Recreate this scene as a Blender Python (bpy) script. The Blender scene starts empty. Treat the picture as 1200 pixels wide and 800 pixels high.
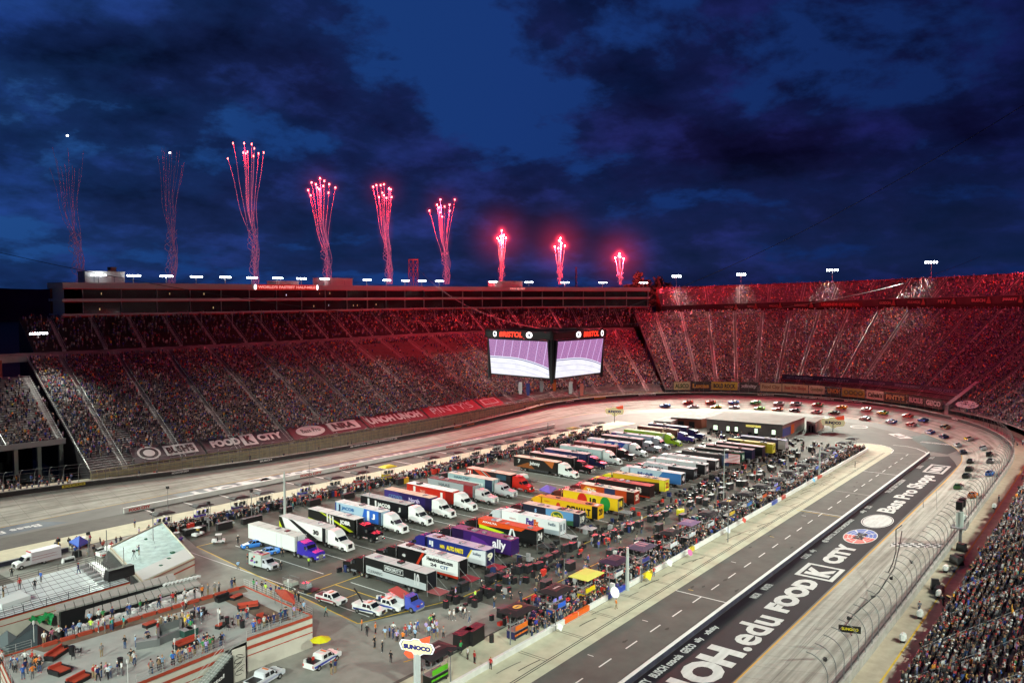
import bpy, bmesh, math, random
from mathutils import Vector, Matrix
import numpy as np
R=random.Random(7); PI=math.pi
C=bpy.context.scene.collection; S=bpy.context.scene
# ------------------------------------------------------------ camera, world, exposure
F=955.; HOR=345.; H=52.
PITCH=math.atan((400-HOR)/F); YAW=math.atan(735/F)
FW=Vector((math.cos(YAW)*math.cos(PITCH),math.sin(YAW)*math.cos(PITCH),-math.sin(PITCH)))
RT=Vector((math.sin(YAW),-math.cos(YAW),0)); UP=RT.cross(FW)
cam=bpy.data.cameras.new('camera'); camo=bpy.data.objects.new('camera',cam); C.objects.link(camo)
cam.sensor_width=36; cam.lens=36*F/1200; cam.clip_end=6000; cam.clip_start=.5
camo.matrix_world=Matrix.Translation((0,0,H))@Matrix(((RT.x,UP.x,-FW.x),(RT.y,UP.y,-FW.y),(RT.z,UP.z,-FW.z))).to_4x4()
S.camera=camo
S.view_settings.view_transform='Standard'; S.view_settings.look='None'; S.view_settings.exposure=0; S.view_settings.gamma=1
S.cycles.use_denoising=True; S.cycles.max_bounces=4; S.cycles.diffuse_bounces=2; S.cycles.glossy_bounces=2; S.cycles.transparent_max_bounces=8
S.cycles.sample_clamp_indirect=3
def at(px,py,z=0.):
    r=FW*F+RT*(px-600)-UP*(py-400); t=(z-H)/r.z
    return (r.x*t,r.y*t,z)
def pxof(x,y,z):
    d=Vector((x,y,z-H)); k=d.dot(FW); return (600+F*d.dot(RT)/k,400-F*d.dot(UP)/k,k)
def ray(px,py,k):
    r=(FW*F+RT*(px-600)-UP*(py-400))*(k/F); return (r.x,r.y,r.z+H)
w=bpy.data.worlds.new('World'); S.world=w; w.use_nodes=True
nt=w.node_tree; nt.nodes.clear()
def N(t,ty,**k):
    n=t.nodes.new(ty)
    for a,b in k.items():
        if a in('in_',): 
            for i,v in b.items(): n.inputs[i].default_value=v
        else: setattr(n,a,b)
    return n
def ramp(t,stops):
    n=t.nodes.new('ShaderNodeValToRGB'); e=n.color_ramp.elements
    e[0].position,e[0].color=stops[0][0],(*stops[0][1],1); e[1].position,e[1].color=stops[-1][0],(*stops[-1][1],1)
    for p,c in stops[1:-1]: x=e.new(p); x.color=(*c,1)
    return n
def sky():
    L=nt.links.new
    tc=N(nt,'ShaderNodeTexCoord'); sp=N(nt,'ShaderNodeSeparateXYZ'); L(tc.outputs['Generated'],sp.inputs[0])
    zz=N(nt,'ShaderNodeMath',operation='MAXIMUM',in_={1:0.0}); L(sp.outputs[2],zz.inputs[0])
    za=N(nt,'ShaderNodeMath',operation='ADD',in_={1:.32}); L(zz.outputs[0],za.inputs[0])
    dx=N(nt,'ShaderNodeMath',operation='DIVIDE'); dy=N(nt,'ShaderNodeMath',operation='DIVIDE')
    L(sp.outputs[0],dx.inputs[0]); L(za.outputs[0],dx.inputs[1]); L(sp.outputs[1],dy.inputs[0]); L(za.outputs[0],dy.inputs[1])
    cb=N(nt,'ShaderNodeCombineXYZ'); L(dx.outputs[0],cb.inputs[0]); L(dy.outputs[0],cb.inputs[1])
    mp=N(nt,'ShaderNodeMapping'); mp.inputs['Location'].default_value=(8.8,8.1,0); mp.inputs['Scale'].default_value=(1.25,1.25,1); L(cb.outputs[0],mp.inputs[0])
    n1=N(nt,'ShaderNodeTexNoise',in_={'Scale':1.55,'Detail':13,'Roughness':.60,'Distortion':.12}); L(mp.outputs[0],n1.inputs[0])
    n2=N(nt,'ShaderNodeTexNoise',in_={'Scale':.42,'Detail':3,'Roughness':.5}); L(mp.outputs[0],n2.inputs[0])
    # clear blue sky behind the clouds, brighter to the left (west) where the last light is
    dl=N(nt,'ShaderNodeVectorMath',operation='DOT_PRODUCT'); a=YAW+math.radians(38); dl.inputs[1].default_value=(math.cos(a)*.96,math.sin(a)*.96,.28); L(tc.outputs['Generated'],dl.inputs[0])
    base=ramp(nt,[(0,(.003,.007,.045)),(.62,(.007,.026,.13)),(.80,(.009,.037,.175)),(.93,(.009,.042,.18)),(.975,(.014,.066,.24)),(1,(.022,.085,.27))]); L(dl.outputs['Value'],base.inputs[0])
    hz=N(nt,'ShaderNodeMapRange',in_={1:0.,2:.22,3:.10,4:0.}); L(zz.outputs[0],hz.inputs[0]); ad0=N(nt,'ShaderNodeMath',operation='ADD'); L(n1.outputs[0],ad0.inputs[0]); L(hz.outputs[0],ad0.inputs[1])
    add=N(nt,'ShaderNodeMath',operation='MULTIPLY_ADD',in_={1:.55}); L(n2.outputs[0],add.inputs[0]); L(ad0.outputs[0],add.inputs[2])
    cl=ramp(nt,[(.715,(0,0,0)),(.775,(.8,.8,.8)),(.90,(1,1,1))]); L(add.outputs[0],cl.inputs[0])
    cc=ramp(nt,[(0,(.002,.0035,.024)),(.6,(.0020,.005,.034)),(.9,(.0035,.010,.052)),(1,(.005,.017,.075))]); L(dl.outputs['Value'],cc.inputs[0])
    # firework light on the low cloud above the turn
    dr=N(nt,'ShaderNodeVectorMath',operation='DOT_PRODUCT'); a=YAW-math.radians(3); dr.inputs[1].default_value=(math.cos(a)*.985,math.sin(a)*.985,.12); L(tc.outputs['Generated'],dr.inputs[0])
    rr=ramp(nt,[(.80,(0,0,0)),(1,(.004,.0004,.0015))]); L(dr.outputs['Value'],rr.inputs[0])
    ac=N(nt,'ShaderNodeMix',data_type='RGBA',blend_type='ADD'); ac.inputs[0].default_value=1; L(cc.outputs[0],ac.inputs[6]); L(rr.outputs[0],ac.inputs[7])
    n3=N(nt,'ShaderNodeTexNoise',in_={'Scale':2.6,'Detail':9,'Roughness':.6,'Distortion':.0}); L(mp.outputs[0],n3.inputs[0]); sh=ramp(nt,[(.36,(.38,.38,.38)),(.52,(1,1,1)),(.68,(2.6,2.9,3.2))]); L(n3.outputs[0],sh.inputs[0])
    am=N(nt,'ShaderNodeMix',data_type='RGBA',blend_type='MULTIPLY'); am.inputs[0].default_value=1; L(ac.outputs[2],am.inputs[6]); L(sh.outputs[0],am.inputs[7]); ac=am
    hb=ramp(nt,[(0,(.001,.003,.008)),(.035,(.004,.013,.042)),(.09,(.003,.009,.030)),(.16,(0,0,0))]); L(zz.outputs[0],hb.inputs[0]); hm_=N(nt,'ShaderNodeMix',data_type='RGBA',blend_type='ADD'); hm_.inputs[0].default_value=.8; L(am.outputs[2],hm_.inputs[6]); L(hb.outputs[0],hm_.inputs[7]); ac=hm_
    mx=N(nt,'ShaderNodeMix',data_type='RGBA'); L(cl.outputs[0],mx.inputs[0]); L(base.outputs[0],mx.inputs[6]); L(ac.outputs[2],mx.inputs[7])
    bg=N(nt,'ShaderNodeBackground',in_={1:1.0}); L(mx.outputs[2],bg.inputs[0])
    o=N(nt,'ShaderNodeOutputWorld'); L(bg.outputs[0],o.inputs[0])
sky()
# ------------------------------------------------------------ helpers
MC={}
def mat(name,col,rough=.7,metal=0.,var=.0,scale=1.,emit=0.,ecol=None,spec=.3,bump=0.,streak=None):
    key=(name,)
    if key in MC: return MC[key]
    m=bpy.data.materials.new(name); m.use_nodes=True; t=m.node_tree; b=t.nodes['Principled BSDF']; L=t.links.new
    b.inputs['Base Color'].default_value=(*col,1); b.inputs['Roughness'].default_value=rough; b.inputs['Metallic'].default_value=metal
    b.inputs['Specular IOR Level'].default_value=spec
    if var or bump:
        g=N(t,'ShaderNodeNewGeometry'); n=N(t,'ShaderNodeTexNoise',in_={'Scale':scale,'Detail':6,'Roughness':.6})
        if streak:
            mp=N(t,'ShaderNodeMapping'); mp.inputs['Scale'].default_value=streak; L(g.outputs['Position'],mp.inputs[0]); L(mp.outputs[0],n.inputs[0])
        else: L(g.outputs['Position'],n.inputs[0])
        lo=tuple(c*(1-var) for c in col); hi=tuple(min(1,c*(1+var)) for c in col)
        r=ramp(t,[(.3,lo),(.7,hi)]); L(n.outputs[0],r.inputs[0]); L(r.outputs[0],b.inputs['Base Color'])
        if bump:
            bp=N(t,'ShaderNodeBump',in_={'Strength':bump,'Distance':.1}); L(n.outputs[0],bp.inputs['Height']); L(bp.outputs[0],b.inputs['Normal'])
    if emit: b.inputs['Emission Color'].default_value=(*(ecol or col),1); b.inputs['Emission Strength'].default_value=emit
    MC[key]=m; return m
def hexm(h,rough=.35,**k):
    "paint from an sRGB hex colour"
    c=tuple(((int(h[i:i+2],16)/255)**2.2)*.74 for i in(0,2,4)); return mat('paint_%s_%d'%(h,rough*100),c,rough,spec=.5,**k)
class MB:
    def __init__(s): s.v=[];s.f=[];s.m=[];s.c=0
    def add(s,v,f,mi=None):
        o=len(s.v); s.v+=[tuple(p) for p in v]; s.f+=[tuple(i+o for i in q) for q in f]; s.m+=[s.c if mi is None else mi]*len(f); return s
    def box(s,x0,y0,z0,x1,y1,z1,mi=None,rz=0.,o=(0,0,0),taper=None):
        v=[(x,y,z) for z in(z0,z1) for y in(y0,y1) for x in(x0,x1)]
        if taper: # (x0,y0,x1,y1) of the top
            a,b,c,d=taper; v[4:]=[(a,b,z1),(c,b,z1),(a,d,z1),(c,d,z1)]
        if rz:
            ca,sa=math.cos(rz),math.sin(rz); v=[(x*ca-y*sa,x*sa+y*ca,z) for x,y,z in v]
        v=[(x+o[0],y+o[1],z+o[2]) for x,y,z in v]
        return s.add(v,[(0,2,3,1),(4,5,7,6),(0,1,5,4),(1,3,7,5),(3,2,6,7),(2,0,4,6)],mi)
    def tube(s,pts,r,n=6,mi=None,r1=None,cap=True):
        pts=[Vector(p) for p in pts]; rings=[]; K=len(pts)
        for i,p in enumerate(pts):
            d=(pts[min(i+1,K-1)]-pts[max(i-1,0)]).normalized(); a=d.cross(Vector((0,0,1)))
            if a.length<1e-3: a=d.cross(Vector((1,0,0)))
            a.normalize(); b=d.cross(a); rr=r+(0 if r1 is None else (r1-r)*i/(K-1))
            rings.append([p+(a*math.cos(2*PI*j/n)+b*math.sin(2*PI*j/n))*rr for j in range(n)])
        f=[(i*n+j,i*n+(j+1)%n,(i+1)*n+(j+1)%n,(i+1)*n+j) for i in range(K-1) for j in range(n)]
        if cap: f+=[tuple(range(n))[::-1],tuple((K-1)*n+j for j in range(n))]
        return s.add([q for g in rings for q in g],f,mi)
    def prism(s,poly,z0,z1,mi=None,axis='z'):
        n=len(poly)
        if axis=='z': v=[(x,y,z) for z in(z0,z1) for x,y in poly]
        elif axis=='x': v=[(z,x,y) for z in(z0,z1) for x,y in poly]
        else: v=[(x,z,y) for z in(z0,z1) for x,y in poly]
        return s.add(v,[tuple(range(n))[::-1],tuple(range(n,2*n))]+[(i,(i+1)%n,n+(i+1)%n,n+i) for i in range(n)],mi)
    def quad(s,a,b,c,d,mi=None): return s.add([a,b,c,d],[(0,1,2,3)],mi)
    def build(s,name,mats,parent=None,smooth=False,fix=True):
        me=bpy.data.meshes.new(name); me.from_pydata(s.v,[],s.f)
        for m in (mats if isinstance(mats,(list,tuple)) else [mats]): me.materials.append(m)
        if s.m: me.polygons.foreach_set('material_index',s.m)
        if fix:
            bm=bmesh.new(); bm.from_mesh(me); bmesh.ops.recalc_face_normals(bm,faces=bm.faces); bm.to_mesh(me); bm.free()
        if smooth: me.polygons.foreach_set('use_smooth',[True]*len(me.polygons))
        me.update(); return link(name,me,parent)
def link(name,me,parent=None):
    o=bpy.data.objects.new(name,me); C.objects.link(o)
    if parent: o.parent=parent
    return o
def tag(o,label,cat=None,group=None,kind=None):
    if label: o['label']=label
    if cat: o['category']=cat
    if group: o['group']=group
    if kind: o['kind']=kind
    return o
def thing(name,label,cat,loc=(0,0,0),rz=0.,group=None):
    o=bpy.data.objects.new(name,None); C.objects.link(o); o.location=loc; o.rotation_euler=(0,0,rz); o.empty_display_size=.5
    return tag(o,label,cat,group)
def struct(o,label=None): return tag(o,label,kind='structure')
def ordn(k): return ('first','second','third','fourth','fifth','sixth','seventh','eighth','ninth','tenth','eleventh','twelfth','thirteenth','fourteenth','fifteenth','sixteenth','seventeenth','eighteenth','nineteenth','twentieth','twenty first','twenty second','twenty third','twenty fourth')[k]
KIDS={}
def clone(root,loc,rz,label=None,group=None,mats=None,rot=None):
    "copy of a thing with its parts and sub-parts; mats={old material name: new material}"
    def cp(o,par):
        c=o.copy(); C.objects.link(c); c.parent=par
        if mats and o.type=='MESH':
            for s in c.material_slots:
                if s.material and s.material.name in mats:
                    nm=mats[s.material.name]; s.link='OBJECT'; s.material=nm
        for ch in KIDS.get(o.name) or []: cp(ch,c)
        return c
    def reg(o):
        KIDS[o.name]=list(o.children); [reg(x) for x in o.children]
    if root.name not in KIDS: reg(root)
    c=cp(root,None); c.location=loc; c.rotation_euler=rot or (0,0,rz)
    if label: c['label']=label
    if group: c['group']=group
    return c
def remats(root,mats):
    for o in [root]+list(root.children_recursive):
        if o.type=='MESH':
            for s in o.material_slots:
                if s.material and s.material.name in mats:
                    nm=mats[s.material.name]; s.link='OBJECT'; s.material=nm
TC={}
def textmesh(txt,bold=.0,ext=.0,shear=0.):
    k=(txt,bold,ext,shear)
    if k in TC: return TC[k]
    cu=bpy.data.curves.new('lettering','FONT'); cu.body=txt; cu.size=1; cu.offset=bold; cu.extrude=ext; cu.shear=shear; cu.resolution_u=3
    cu.align_x='LEFT'
    o=bpy.data.objects.new('tmp',cu); C.objects.link(o); bpy.context.view_layer.update()
    me=bpy.data.meshes.new_from_object(o.evaluated_get(bpy.context.evaluated_depsgraph_get())); bpy.data.objects.remove(o); bpy.data.curves.remove(cu)
    co=np.empty(len(me.vertices)*3); me.vertices.foreach_get('co',co); co=co.reshape(-1,3)
    if len(co):
        mn=co.min(0); mx=co.max(0); co[:,0]=(co[:,0]-mn[0])/(mx[0]-mn[0]); co[:,1]=(co[:,1]-mn[1])/(mx[1]-mn[1])
        me.vertices.foreach_set('co',co.ravel())
    TC[k]=me; return me
def text(txt,m,org,u,v,parent=None,bold=.03,name='lettering',ext=0.,shear=0.,zoff=None):
    "text fitted into the parallelogram org, org+u (reading), org+v (up), floated a hair along its normal"
    me=textmesh(txt,bold,ext,shear).copy(); me.materials.clear(); me.materials.append(m)
    co=np.empty(len(me.vertices)*3); me.vertices.foreach_get('co',co); co=co.reshape(-1,3)
    o_=np.array(org);u_=np.array(u);v_=np.array(v); n=np.cross(u_,v_); n=n/np.linalg.norm(n)
    P=o_+co[:,:1]*u_+co[:,1:2]*v_+(co[:,2:3])*n+n*(.01 if zoff is None else zoff)
    me.vertices.foreach_set('co',P.ravel()); me.update()
    return link(name,me,parent)
def disc(m,c,u,v,parent=None,name='emblem',n=28,k=1.,zoff=.008):
    b=MB(); c=Vector(c);u=Vector(u);v=Vector(v); nn=u.cross(v).normalized()*zoff
    b.add([c+nn+(u*math.cos(2*PI*i/n)+v*math.sin(2*PI*i/n))*k for i in range(n)],[tuple(range(n))]); return b.build(name,m,parent,fix=False)
def panel(m,pts,parent=None,name='panel',n_off=0.):
    b=MB(); pts=[Vector(p) for p in pts]
    if n_off:
        nn=(pts[1]-pts[0]).cross(pts[-1]-pts[0]).normalized()*n_off; pts=[p+nn for p in pts]
    b.add(pts,[tuple(range(len(pts)))]); return b.build(name,m,parent,fix=False)
white=mat('white_paint',(.62,.62,.62),.6); black=mat('black_paint',(.012,.012,.014),.45,spec=.4); dark=mat('dark_plastic',(.02,.02,.022),.6)
steel=mat('galvanised_steel',(.17,.175,.18),.6,.2); yellow=mat('yellow_line_paint',(.55,.36,.03),.6); grey=mat('grey_paint',(.25,.25,.26),.6)
redp=mat('red_paint',(.45,.03,.02),.5); navy=mat('navy_paint',(.02,.03,.10),.45); glassd=mat('dark_glass',(.01,.012,.016),.08,spec=.8)
rubber=mat('tyre_rubber',(.015,.015,.015),.85); chrome=mat('chrome',(.7,.7,.72),.15,.9)
# ------------------------------------------------------------ the ring: banked track
sta=[((40,200),(38,211.5,5)),((72,200),(72,212.5,4.3)),((95,199.5),(95,210.8,3.6)),((122,198.3),(120,208,2.7)),((147,196),(145,205,2.2)),((168,195),(167,203.5,1.9)),((195,193.2),(195,202.5,1.8)),((228,191.8),(228,202,1.8)),((254,192),(254,202.8,2.2))]
for i in range(0,25):
    t=PI/2-PI*i/24; c,s=math.cos(t),math.sin(t); z=2.7+2.3*math.sqrt(max(c,0))
    sta.append(((276+84*c,117+75*s),(276+97*c,116+87.6*s,z)))
for x,z in((252,2.3),(225,2),(195,2),(165,2),(135,2),(105,2.4),(80,3.4)): sta.append(((x,41.5),(x,28.3,z)))
for i in range(1,24):
    t=-PI/2-PI*i/24; c,s=math.cos(t),math.sin(t); z=3.6+1.4*math.sqrt(-c)
    sta.append(((66+80*c,120.7+79.3*s),(66+93*c,120+91.7*s,z)))
def catmull(P,step):
    P=[np.array(p,float) for p in P]; n=len(P); out=[]
    for i in range(n):
        a,b,c,d=P[i-1],P[i],P[(i+1)%n],P[(i+2)%n]; K=max(1,int(round(np.linalg.norm(c-b)/step)))
        for j in range(K):
            t=j/K; out.append(.5*((2*b)+(-a+c)*t+(2*a-5*b+4*c-d)*t*t+(-a+3*b-3*c+d)*t**3))
    return np.array(out)
PTH=catmull([(*a,*b) for a,b in sta],4.5)   # columns: inner x,y, outer x,y,z
NP=len(PTH); INN=PTH[:,:2]; OUT=PTH[:,2:5]
tg=np.roll(OUT[:,:2],-1,0)-np.roll(OUT[:,:2],1,0)
for _ in range(6): tg=(np.roll(tg,1,0)+tg+np.roll(tg,-1,0))/3
tg/=np.linalg.norm(tg,axis=1)[:,None]; NRM=np.stack([-tg[:,1],tg[:,0]],1)   # outward (loop runs clockwise)
def O(i,d,z):
    f=i%NP; a=int(f); b=(a+1)%NP; t=f-a
    p=OUT[a]*(1-t)+OUT[b]*t; n=NRM[a]*(1-t)+NRM[b]*t
    return (p[0]+n[0]*d,p[1]+n[1]*d,z)
def Oz(i):
    a=int(i%NP); t=i%NP-a; return OUT[a][2]*(1-t)+OUT[(a+1)%NP][2]*t
def T(i,s,h=.0):
    "point on the track surface, s=0 inner edge, 1 wall"
    a=int(i%NP); b=(a+1)%NP; t=i%NP-a; q=PTH[a]*(1-t)+PTH[b]*t
    x=q[0]+(q[2]-q[0])*s; y=q[1]+(q[3]-q[1])*s; return (x,y,q[4]*(s**1.15 if s>0 else 0)+h)
IDX={}
def st_px(px,d=8,z=5,lo=0,hi=None):
    "station (float) whose offset point falls on image column px; visible half only"
    best=None
    for k in range(0,10*(VIS1)):
        i=k/10
        if hi and i>hi: break
        if i<lo: continue
        x,y,k_=pxof(*O(i,d,z))
        if k_>20 and (best is None or abs(x-px)<best[0]): best=(abs(x-px),i)
    return best[1]
VIS1=next(i for i in range(60,NP) if OUT[i][1]<60 and OUT[i][0]<100)   # stations 0..VIS1: back straight, far turn, front straight
print('ring',NP,VIS1)
TURN=next(i for i in range(60,NP) if OUT[i][1]<62 and OUT[i][0]>300)
conc=mat('track_concrete',(.36,.36,.325),.8,var=.13,scale=.35,bump=.15)
def track_mat():
    m=conc; t=m.node_tree; L=t.links.new; b=t.nodes['Principled BSDF']; src=b.inputs['Base Color'].links[0].from_socket
    g=N(t,'ShaderNodeNewGeometry'); n=N(t,'ShaderNodeTexNoise',in_={'Scale':1.,'Detail':4}); mp=N(t,'ShaderNodeMapping'); mp.inputs['Scale'].default_value=(.02,.5,.5); L(g.outputs['Position'],mp.inputs[0]); L(mp.outputs[0],n.inputs[0])
    at_=N(t,'ShaderNodeAttribute',attribute_name='trk'); L(at_.outputs['Vector'],mp.inputs[0]); mp.inputs['Scale'].default_value=(.035,1.1,1)
    r=ramp(t,[(.36,(1.08,1.08,1.08)),(.52,(.86,.86,.84)),(.66,(.58,.57,.55))]); L(n.outputs[0],r.inputs[0])
    mx=N(t,'ShaderNodeMix',data_type='RGBA',blend_type='MULTIPLY'); mx.inputs[0].default_value=1; L(src,mx.inputs[6]); L(r.outputs[0],mx.inputs[7])
    sx=N(t,'ShaderNodeSeparateXYZ'); L(at_.outputs['Vector'],sx.inputs[0]); fr=N(t,'ShaderNodeMath',operation='MODULO',in_={1:6.}); L(sx.outputs[0],fr.inputs[0]); lt=N(t,'ShaderNodeMath',operation='LESS_THAN',in_={1:.14}); L(fr.outputs[0],lt.inputs[0])
    fy=N(t,'ShaderNodeMath',operation='MODULO',in_={1:4.}); L(sx.outputs[1],fy.inputs[0]); ly=N(t,'ShaderNodeMath',operation='LESS_THAN',in_={1:.12}); L(fy.outputs[0],ly.inputs[0]); mxm=N(t,'ShaderNodeMath',operation='MAXIMUM'); L(lt.outputs[0],mxm.inputs[0]); L(ly.outputs[0],mxm.inputs[1]); hf=N(t,'ShaderNodeMath',operation='MULTIPLY',in_={1:.45}); L(mxm.outputs[0],hf.inputs[0])
    dk=N(t,'ShaderNodeMix',data_type='RGBA'); L(hf.outputs[0],dk.inputs[0]); L(mx.outputs[2],dk.inputs[6]); dk.inputs[7].default_value=(.10,.10,.09,1); L(dk.outputs[2],b.inputs['Base Color'])
track_mat()
asph=mat('infield_asphalt',(.09,.087,.077),.8,var=.22,scale=.25,bump=.2)
asph2=mat('pit_asphalt',(.095,.092,.086),.8,var=.15,scale=.3,bump=.15)
lconc=mat('pit_concrete',(.47,.45,.34),.8,var=.12,scale=.5,bump=.1)
gconc=mat('paddock_concrete',(.24,.235,.215),.8,var=.15,scale=.4,bump=.1)
# ground to the horizon, track
b=MB(); b.quad((-3000,-3000,-.5),(4000,-3000,-.5),(4000,4000,-.5),(-3000,4000,-.5)); struct(b.build('ground',mat('outer_ground',(.012,.014,.02),.9,var=.4,scale=.02),fix=False))
b=MB(); n=NP; b.add([(x,y,0) for x,y in INN],[tuple(range(n))]); o=b.build('infield',asph,fix=False)
bm=bmesh.new(); bm.from_mesh(o.data)
if bm.faces[:][0].normal.z<0: bmesh.ops.reverse_faces(bm,faces=bm.faces[:])
bm.to_mesh(o.data); bm.free(); struct(o)
b=MB(); K=5
b.add([T(i,s/(K-1)) for i in range(NP) for s in range(K)],[(i*K+s,i*K+s+1,((i+1)%NP)*K+s+1,((i+1)%NP)*K+s) for i in range(NP) for s in range(K-1)]); o=b.build('race_track',conc,smooth=True); struct(o); a_=o.data.attributes.new('trk','FLOAT_VECTOR','POINT'); a_.data.foreach_set('vector',[c for i in range(NP) for s in range(K) for c in(i*4.5,12.*s/(K-1),0.)])
def strip(name,mtl,pa,pb,h,closed=False,sub=1):
    b=MB(); n=len(pa); v=[]
    for p,q in zip(pa,pb): v+=[(p[0],p[1],p[2]+h),(q[0],q[1],q[2]+h)]
    b.add(v,[(2*i,2*i+1,(2*i+3)%(2*n),(2*i+2)%(2*n)) for i in range(n-(0 if closed else 1))]); return b.build(name,mtl,fix=True)
def rng(a,b,k=1.): 
    n=max(1,int((b-a)/k)); return [a+(b-a)*i/n for i in range(n+1)]
# walkway behind the wall, all the way round
struct(strip('walkway',mat('walkway_concrete',(.36,.31,.24),.85,var=.15,scale=.6),[O(i,.5,Oz(i)-.1) for i in range(NP)],[O(i,9,Oz(i)-.1) for i in range(NP)],0,True))
fr=[i for i in range(NP) if OUT[i][1]<32 and OUT[i][0]>60 and OUT[i][0]<300]
struct(strip('walkway_line',yellow,[O(i,3.4,Oz(i)-.1) for i in fr],[O(i,3.65,Oz(i)-.1) for i in fr],.006))
# ------------------------------------------------------------ outer wall with catch fence
SAF=mat('black_barrier',(.03,.03,.032),.6,var=.3,scale=.8); wallc=mat('wall_concrete',(.30,.29,.27),.8,var=.2,scale=.7)
wl=thing('outer_wall','long curved concrete wall with black barrier round the outside of the track','wall')
b=MB()
for d0,d1,h in((0,.5,1.1),):
    v=[]
    for i in range(NP):
        z=Oz(i); v+=[O(i,d0,z-.2),O(i,d0,z+h),O(i,d1,z+h),O(i,d1,z-.5)]
    b.add(v,[(4*i+j,4*i+j+1,(4*((i+1)%NP))+j+1,(4*((i+1)%NP))+j) for i in range(NP) for j in range(3)])
b.build('concrete_wall',wallc,wl)
b=MB(); v=[]
for i in range(NP):
    z=Oz(i); v+=[O(i,-.35,z-.1),O(i,-.35,z+.95),O(i,-.02,z+.95)]
b.add(v,[(3*i+j,3*i+j+1,(3*((i+1)%NP))+j+1,(3*((i+1)%NP))+j) for i in range(NP) for j in range(2)]); b.build('barrier',SAF,wl)
fn=thing('catch_fence','tall steel catch fence with curved posts on top of the outer wall','fence')
def postmb(r):
    b=MB(); pts=[(0,0,0),(0,0,2.4)]+[(0,-2.6*(1-math.cos(t)),2.4+2.6*math.sin(t)) for t in [PI/2*k/6 for k in range(1,7)]]; b.tube(pts,r,5); return b
pm=None; fpts=[]
for i in rng(0,VIS1,1.05):
    p=O(i,.25,Oz(i)+1.1); q=O(i,1,0); rz=math.atan2(q[1]-p[1],q[0]-p[0])-PI/2
    if pm is None: o=postmb(.06).build('post',steel,fn); pm=o.data
    else: o=link('post',pm,fn)
    o.location=p; o.rotation_euler=(0,0,rz)
b=MB(); idx=rng(0,VIS1,2.1)
for d,h in((.25,1.3),(.25,2.1),(.25,2.9),(.2,3.5),(-.35,4.9),(-1.4,5.9),(-2.4,6.1)):
    b.tube([O(i,d,Oz(i)+h) for i in idx],.022,3,cap=False)
for i in rng(0,VIS1,1.05):  # vertical wires of the mesh
    b.tube([O(i,.25,Oz(i)+1.1),O(i,.25,Oz(i)+3.5),O(i,-.35,Oz(i)+4.9)],.014,3,cap=False)
b.build('cables',steel,fn)
# ------------------------------------------------------------ grandstands
FOLD=st_px(779,8,5); I_L=st_px(105,8,5); I_ST=st_px(768,60,40)
print('fold',FOLD,I_L,I_ST)
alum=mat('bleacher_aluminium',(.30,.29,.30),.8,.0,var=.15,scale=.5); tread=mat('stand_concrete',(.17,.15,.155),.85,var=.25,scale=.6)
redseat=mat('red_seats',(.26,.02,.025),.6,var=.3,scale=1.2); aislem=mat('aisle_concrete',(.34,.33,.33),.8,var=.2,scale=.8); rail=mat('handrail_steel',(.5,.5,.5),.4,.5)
wallr=mat('dark_red_wall',(.14,.02,.02),.7,var=.25,scale=.4)
CROWD=[]  # (x,y,z,heading)
def clothes(dk=0.):
    r=R.random()
    if R.random()<dk: v=R.uniform(.006,.025); return (v,v,v*1.3)
    if r<.40: v=R.uniform(.02,.06); return (v,v*.9,v*1.25)
    if r<.58: v=R.uniform(.07,.2); return (v,v,v*1.1)
    if r<.68: v=R.uniform(.25,.5); return (v,v,v)
    if r<.85: return (R.uniform(.02,.05),R.uniform(.03,.08),R.uniform(.10,.30))
    if r<.93: return (R.uniform(.18,.4),R.uniform(.01,.04),R.uniform(.02,.04))
    if r<.95: return (R.uniform(.5,.7),R.uniform(.2,.35),.03)
    if r<.97: return (.03,R.uniform(.12,.22),R.uniform(.08,.16))
    return (R.uniform(.12,.25),R.uniform(.08,.16),R.uniform(.2,.3))
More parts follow.
